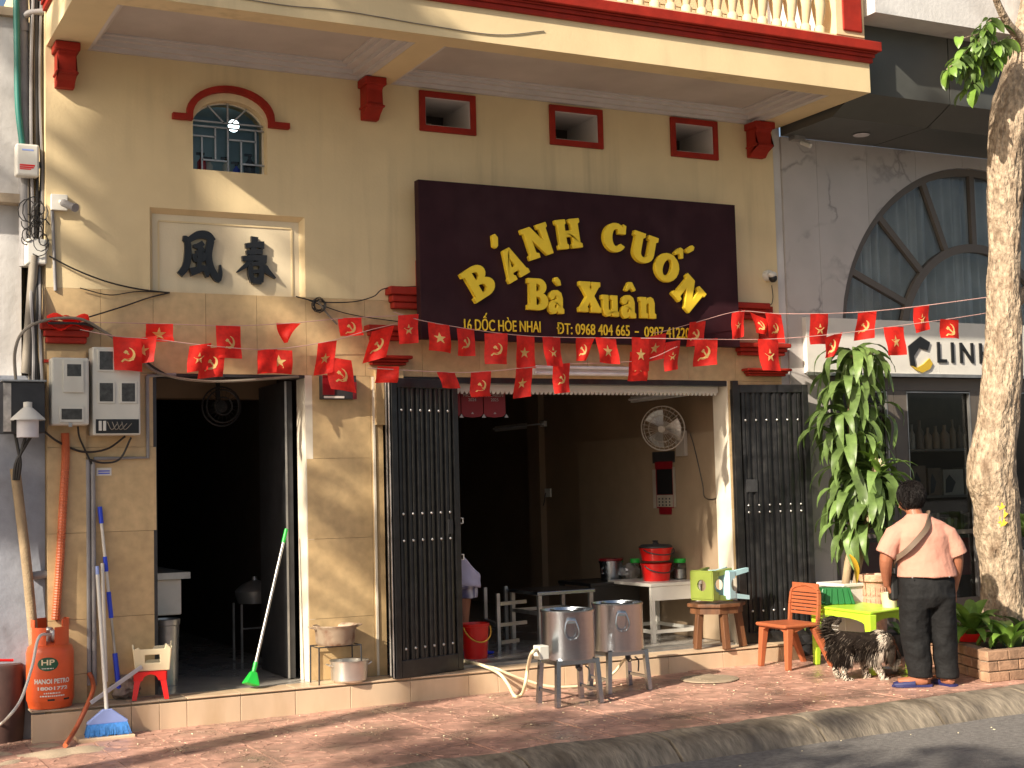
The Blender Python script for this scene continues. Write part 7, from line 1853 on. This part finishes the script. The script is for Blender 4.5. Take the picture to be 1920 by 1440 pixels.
for i, p in enumerate(P):
    t = (P[min(i + 1, len(P) - 1)] - P[max(i - 1, 0)]).normalized(); out = (p - L(-.02, .01, p.z - O.z)); out.z = 0; out.normalize(); sd = t.cross(out).normalized()
    V += [p - sd * .02 + out * .02, p + sd * .02 + out * .02, p + sd * .02 + out * .008, p - sd * .02 + out * .008]
b.add(V, [(i * 4 + j, i * 4 + (j + 1) % 4, (i + 1) * 4 + (j + 1) % 4, (i + 1) * 4 + j) for i in range(len(P) - 1) for j in range(4)]); b.build('bag_strap', STRAP, PERSON, smooth=40)
b = MB(); b.obox(L(-.21, .12, .72), Wv * .05, U * .035, (0, 0, .1)); b.build('shoulder_bag', BLACKP, PERSON, bevel=.02)
for c, d_ in ((fl_, dL), (fr_, dR)):
    d_ = d_.normalized(); q = Vector((-d_.y, d_.x, 0)); b = MB(); g0 = Vector((c.x, c.y, gz(c.x) + .002))
    b.prism([[(-.07, -.035), (.03, -.042), (.12, -.05), (.18, -.04), (.215, 0), (.18, .04), (.12, .05), (.03, .042), (-.07, .035), (-.085, 0)]], g0, d_, q, (0, 0, .016))
    loft(b, [(g0 + d_ * .05 + Vector((0, 0, .022)), q * .048, Vector((0, 0, .042))), (g0 + d_ * .13 + Vector((0, 0, .018)), q * .052, Vector((0, 0, .034))), (g0 + d_ * .2 + Vector((0, 0, .016)), q * .03, Vector((0, 0, .018)))], 14)
    b.build('slipper', SLIP, PERSON, smooth=50)

# ---- the bent figure half hidden behind the left gate leaf
O2 = atz(852, 1228, FZ); O2 = Vector((at(850, 1200, .75).x, .75, FZ))
W2_ = thing('person', 'bent over person in lavender top and striped shorts half hidden behind the gate leaf', 'person', O2)
def K(px, py, dy=0): return at(px, py, .75 + dy)
def kz(px, py, r_): return r_ * ((at(px, py, .75) - CAM).dot(fw)) / F_PX
b = MB(); e = 1 / 240.
limb(b, [K(838, 1120), K(838, 1180), K(836, 1226)], [.075, .055, .04]); limb(b, [K(868, 1120, .1), K(866, 1180, .1), K(864, 1224, .1)], [.07, .052, .04])
limb(b, [K(860, 1085), K(842, 1045), K(812, 1030)], [.09, .09, .09]); limb(b, [K(815, 1025), K(795, 1040)], [.06, .055]); b.ell(K(778, 1055), .08, .095, .1, 16, 12)
limb(b, [K(815, 1030, -.1), K(805, 1085, -.14), K(790, 1130, -.12)], [.05, .042, .032]); limb(b, [K(815, 1030, .16), K(805, 1085, .2), K(792, 1130, .18)], [.05, .042, .032])
hand(b, K(790, 1130, -.12), Vector((-.3, 0, -1)), Vector((-.8, .2, 0)), Vector((0, -1, 0)), .5); hand(b, K(792, 1130, .18), Vector((-.3, 0, -1)), Vector((-.8, -.2, 0)), Vector((0, -1, 0)), .5)
for dx in (-1, 1): loft(b, [(Vector((K(838, 1226).x if dx < 0 else K(864, 1224).x, .75 + (.1 if dx > 0 else 0), FZ + .035)) + Vector((s_, 0, 0)), Vector((0, .04, 0)), Vector((0, 0, h_))) for s_, h_ in ((.05, .03), (-.05, .035), (-.14, .015))], 10)
o = b.build('body', SKIN, W2_); fuse(o, .009, 3)
b = MB(); b.ell(K(775, 1050), .09, .1, .1, 16, 12); b.build('hair', HAIR, W2_, smooth=80)
b = MB(); loft(b, [(K(872, 1098, .04), Vector((.12, 0, -.02)), Vector((0, .17, 0))), (K(866, 1060, .03), Vector((.15, 0, -.1)), Vector((0, .18, 0))), (K(845, 1030, .02), Vector((.12, 0, -.14)), Vector((0, .19, 0))), (K(815, 1022, .02), Vector((.04, 0, -.13)), Vector((0, .18, 0)))], 20)
limb(b, [K(818, 1030, -.12), K(808, 1070, -.15)], [.08, .07]); o = b.build('top', LAVS, W2_); fuse(o, .012, 3, (.02, .1))
sm = mat('striped_shorts', (.3, .31, .46), .8, var=.05)
N_ = sm.node_tree.nodes; L2 = sm.node_tree.links; wv = N_.new('ShaderNodeTexWave'); wv.inputs['Scale'].default_value = 9; wv.bands_direction = 'DIAGONAL'; cr = N_.new('ShaderNodeMix'); cr.data_type = 'RGBA'; cr.inputs[6].default_value = (.12, .12, .25, 1); cr.inputs[7].default_value = (.6, .6, .7, 1)
g_ = [n for n in N_ if n.type == 'NEW_GEOMETRY'][0]; mp_ = N_.new('ShaderNodeMapping'); mp_.inputs['Scale'].default_value = (1, 1, .05); L2.new(g_.outputs[0], mp_.inputs[0]); L2.new(mp_.outputs[0], wv.inputs[0]); L2.new(wv.outputs[1], cr.inputs[0]); L2.new(cr.outputs[2], N_['Principled BSDF'].inputs['Base Color'])
b = MB(); loft(b, [(K(866, 1085, .05), Vector((.13, 0, 0)), Vector((0, .16, 0))), (K(868, 1100, .05), Vector((.14, 0, 0)), Vector((0, .16, 0)))], 18)
loft(b, [(K(842, 1095, -.0), Vector((.1, 0, 0)), Vector((0, .11, 0))), (K(840, 1122, -.0), Vector((.1, 0, 0)), Vector((0, .11, 0)))], 14); loft(b, [(K(872, 1095, .1), Vector((.105, 0, 0)), Vector((0, .11, 0))), (K(873, 1121, .1), Vector((.1, 0, 0)), Vector((0, .11, 0)))], 14)
o = b.build('shorts', sm, W2_); fuse(o, .012, 2, (.015, .08))

# ---- shaggy dog
OD = gnd(1592, 1274); OD.z = gz(OD.x)
DOG = thing('dog', 'shaggy black and cream dog standing with lowered head by the lime table', 'dog', OD)
def G_(px, py, w_=0.): return OD + U * ((px - 1592) / 256.) + Wv * w_ + Vector((0, 0, (1274 - py) / 256.))
b = MB()
zv = Vector((0, 0, 1))
secs = [(G_(1562, 1190), U * .03 + zv * .02, Wv * .06), (G_(1572, 1200), U * .02 + zv * .085, Wv * .085), (G_(1595, 1203), zv * .09, Wv * .09), (G_(1620, 1205), zv * .088, Wv * .09), (G_(1642, 1207), zv * .1, Wv * .095), (G_(1656, 1204), zv * .095, Wv * .085), (G_(1668, 1200), zv * .06 + U * .02, Wv * .06)]
loft(b, secs, 18)
limb(b, [G_(1655, 1195), G_(1668, 1200), G_(1674, 1210)], [.07, .062, .055])
hd_ = G_(1676, 1217); b.ell(hd_, .058, .058, .055, 16, 10)
limb(b, [hd_, hd_ + U * .04 + zv * -.045 - Wv * .01, hd_ + U * .06 - zv * .085 - Wv * .015], [.045, .034, .022])
def leg(pts, rs): limb(b, pts, rs, 10)
leg([G_(1578, 1212, -.055), G_(1590, 1232, -.06), G_(1580, 1254, -.06), G_(1586, 1271, -.06), G_(1594, 1273, -.06)], [.062, .042, .022, .018, .016])
leg([G_(1572, 1210, .06), G_(1582, 1230, .06), G_(1570, 1250, .06), G_(1575, 1266, .06), G_(1583, 1268, .06)], [.06, .04, .022, .018, .016])
leg([G_(1648, 1220, -.055), G_(1645, 1240, -.06), G_(1653, 1258, -.06), G_(1656, 1271, -.06), G_(1664, 1273, -.06)], [.05, .032, .022, .018, .016])
leg([G_(1640, 1220, .06), G_(1630, 1240, .06), G_(1628, 1255, .06), G_(1628, 1267, .06), G_(1635, 1268, .06)], [.05, .03, .022, .018, .016])
limb(b, [G_(1564, 1186), G_(1553, 1172), G_(1562, 1156), G_(1578, 1158)], [.03, .03, .028, .02])
for sg_ in (-1, 1): loft(b, [(hd_ + Wv * sg_ * .045 + zv * .03, U * .022, zv * .008), (hd_ + Wv * sg_ * .07 - zv * .02, U * .025, Wv * .008), (hd_ + Wv * sg_ * .07 - zv * .065, U * .012, Wv * .006)], 8)
src = MB(); src.v = list(b.v); src.f = list(b.f)
o = b.build('body', FURD, DOG); fuse(o, .007, 3)
b = MB(); b.ell(hd_ + U * .066 - zv * .092 - Wv * .016, .014, .014, .011, 8, 6); b.build('nose', BLACKP, DOG, smooth=80)
b = MB()
for sg_ in (-1, 1): b.ell(hd_ + U * .042 - zv * .012 + Wv * sg_ * .034, .008, .008, .008, 8, 6)
b.build('eye', BLACKP, DOG, smooth=80)
fd_, fw_, fg_ = MB(), MB(), MB()
faces = []; acc = 0; cum = []
VV = [Vector(v) for v in src.v]
for f in src.f:
    if len(f) > 6: continue
    ps = [VV[i] for i in f]; nrm = (ps[1] - ps[0]).cross(ps[2] - ps[0]); ar = nrm.length
    if ar < 1e-9: continue
    acc += ar; faces.append((ps, nrm.normalized())); cum.append(acc)
import bisect
axis_c = [s[0] for s in secs]
for k in range(17000):
    ps, nrm = faces[min(bisect.bisect(cum, rnd.random() * acc), len(faces) - 1)]
    w1, w2 = rnd.random(), rnd.random()
    p = (ps[0] * (1 - w1) + ps[1] * w1) * (1 - w2) + ((ps[-1] * (1 - w1) + ps[-2] * w1)) * w2
    du = (p - OD).dot(U) * 256 + 1592; dz_ = 1274 - (p.z - OD.z) * 256
    ctr = min(axis_c, key=lambda q: (q - p).length_squared)
    out = (p - ctr); out = out.normalized() if dz_ < 1235 else nrm
    ln = rnd.uniform(.03, .06); grav = .5
    if dz_ > 1235: ln = rnd.uniform(.012, .03); out = nrm if nrm.dot(p - G_(du, dz_)) > 0 else Vector((rnd.uniform(-1, 1), rnd.uniform(-1, 1), 0)); grav = 1.6
    if 1215 < dz_ < 1240 and out.z < -.2: ln = rnd.uniform(.05, .1); grav = 1.5
    if du < 1572 and dz_ < 1190: ln = rnd.uniform(.06, .1); grav = .15
    dr_ = (out * .3 - U * .6 - zv * grav + Vector((rnd.uniform(-.16, .16), rnd.uniform(-.16, .16), rnd.uniform(-.16, .16)))).normalized()
    sdv = dr_.cross(out if abs(dr_.dot(out)) < .95 else zv).normalized() * .0028
    t2_ = (dr_ - zv * .35).normalized()
    nz_ = noise.noise(p * 9) * 8
    if 1650 + nz_ < du < 1668 + nz_ and dz_ < 1250: tgt = fw_
    elif du >= 1668 + nz_: tgt = fg_
    elif dz_ > 1244 + nz_: tgt = fw_ if rnd.random() < .8 else fd_
    elif dz_ > 1222 + nz_: tgt = rnd.choice((fw_, fg_, fg_, fd_)) if du > 1592 else fd_
    elif 1578 + nz_ < du < 1600 and dz_ > 1226: tgt = fw_
    elif du < 1590 and dz_ < 1172: tgt = rnd.choice((fg_, fd_, fg_))
    else: tgt = fd_ if rnd.random() < .9 else fg_
    tgt.add([p - sdv, p + sdv, p + dr_ * ln * .55 + sdv * .8, p + dr_ * ln * .55 - sdv * .8, p + dr_ * ln * .6 + t2_ * ln * .4], [(0, 1, 2, 3), (3, 2, 4)])
for q, m_, nm in ((fd_, FURD, 'dark_coat'), (fw_, FURW, 'cream_coat'), (fg_, FURG, 'grey_coat')):
    o = q.build(nm, m_, DOG); o['kind'] = 'stuff'

# ================================================================== the crowns that dapple the street (trees stand left of the picture)
def clump(px, py, y_hit, y_cast, r_, n, ground=False):
    p = gnd(px, py) if ground else at(px, py, y_hit)
    return (on_ray(p, y_cast), r_, n)
tb = on_ray(at(300, 700, 0), -5.0); tf = on_ray(at(290, 215, 0), -5.0)
A1 = [clump(118, 262, 0, -3.6, .05, 16), clump(140, 276, 0, -3.6, .05, 16), clump(160, 296, 0, -3.6, .05, 14), clump(115, 330, 0, -3.6, .05, 16), clump(140, 352, 0, -3.6, .06, 18), clump(165, 372, 0, -3.6, .05, 14), clump(150, 480, 0, -3.8, .1, 26), clump(345, 505, 0, -5.0, .18, 50), clump(330, 250, 0, -5.0, .2, 60), clump(470, 640, 0, -5.3, .3, 100), clump(520, 690, 0, -5.3, .25, 80),
      clump(330, 5, -1.25, -5.0, .35, 60), clump(420, 15, -1.25, -5.0, .3, 50)]
A2 = [clump(600, 580, 0, -5.0, .2, 26), clump(660, 520, 0, -5.0, .25, 60), clump(700, 560, 0, -5.0, .3, 130), clump(760, 90, -1.25, -4.4, .35, 80), clump(800, 110, -1.25, -4.4, .25, 50), clump(880, 640, 0, -4.0, .5, 300), clump(1010, 690, 0, -4.2, .55, 340), clump(1130, 690, 0, -4.2, .45, 260), clump(1300, 670, 0, -4.4, .35, 200), clump(690, 640, 0, -5.4, .25, 60), clump(640, 840, 0, -3.6, .2, 22), clump(655, 1000, 0, -3.6, .2, 26), clump(630, 930, 0, -3.6, .2, 22),
      clump(1180, 900, .9, -4.6, .6, 520), clump(1200, 1020, .6, -4.6, .35, 160), clump(1300, 800, .3, -4.6, .3, 120), clump(800, 850, -.2, -4.2, .35, 120), clump(1690, 25, -1.6, -5.2, .3, 60), clump(1800, 60, -1.6, -5.2, .3, 60), clump(60, 120, .2, -4.3, .35, 70), clump(30, 350, .2, -4.4, .35, 70), clump(50, 830, .0, -4.3, .35, 240), clump(40, 960, .0, -4.3, .3, 150), clump(125, 640, -.05, -4.3, .22, 90), clump(180, 760, -.1, -4.3, .25, 90)]
A3 = [clump(1380, 1372, 0, -7.5, .3, 130, True), clump(1160, 1400, 0, -7.5, .35, 160, True), clump(1560, 1345, 0, -7.7, .16, 40, True), clump(1320, 1400, 0, -7.6, .3, 120, True), clump(700, 1385, 0, -7.2, .3, 90, True), clump(760, 1420, 0, -7.2, .4, 200, True), clump(1000, 1350, 0, -7.3, .3, 110, True), clump(850, 1410, 0, -7.2, .4, 200, True), clump(980, 1400, 0, -7.4, .5, 300, True), clump(1100, 1365, 0, -7.4, .4, 200, True), clump(1250, 1350, 0, -7.4, .45, 220, True), clump(1450, 1325, 0, -7.6, .3, 110, True), clump(1050, 1430, 0, -7.4, .5, 340, True), clump(1250, 1400, 0, -7.6, .45, 280, True), clump(1480, 1400, 0, -7.8, .4, 140, True), clump(1750, 1395, 0, -8.0, .3, 90, True), clump(1880, 1420, 0, -8.2, .3, 90, True), clump(1600, 1430, 0, -8.0, .3, 90, True)]
shade_tree('tall street tree left of the house whose trunk shades the yellow wall', (tb.x, -5.0, 0), (tf.x, -5.0, tf.z), .25, A1, 3)
shade_tree('second leafy street tree shading the gate and the shop inside', (-5.2, -4.2, 0), (-5.0, -4.2, 6.5), .2, A2, 4)
shade_tree('third leafy street tree across the road shading the kerb', (-8.5, -8.4, 0), (-8.2, -8.2, 5.0), .2, A3, 5)
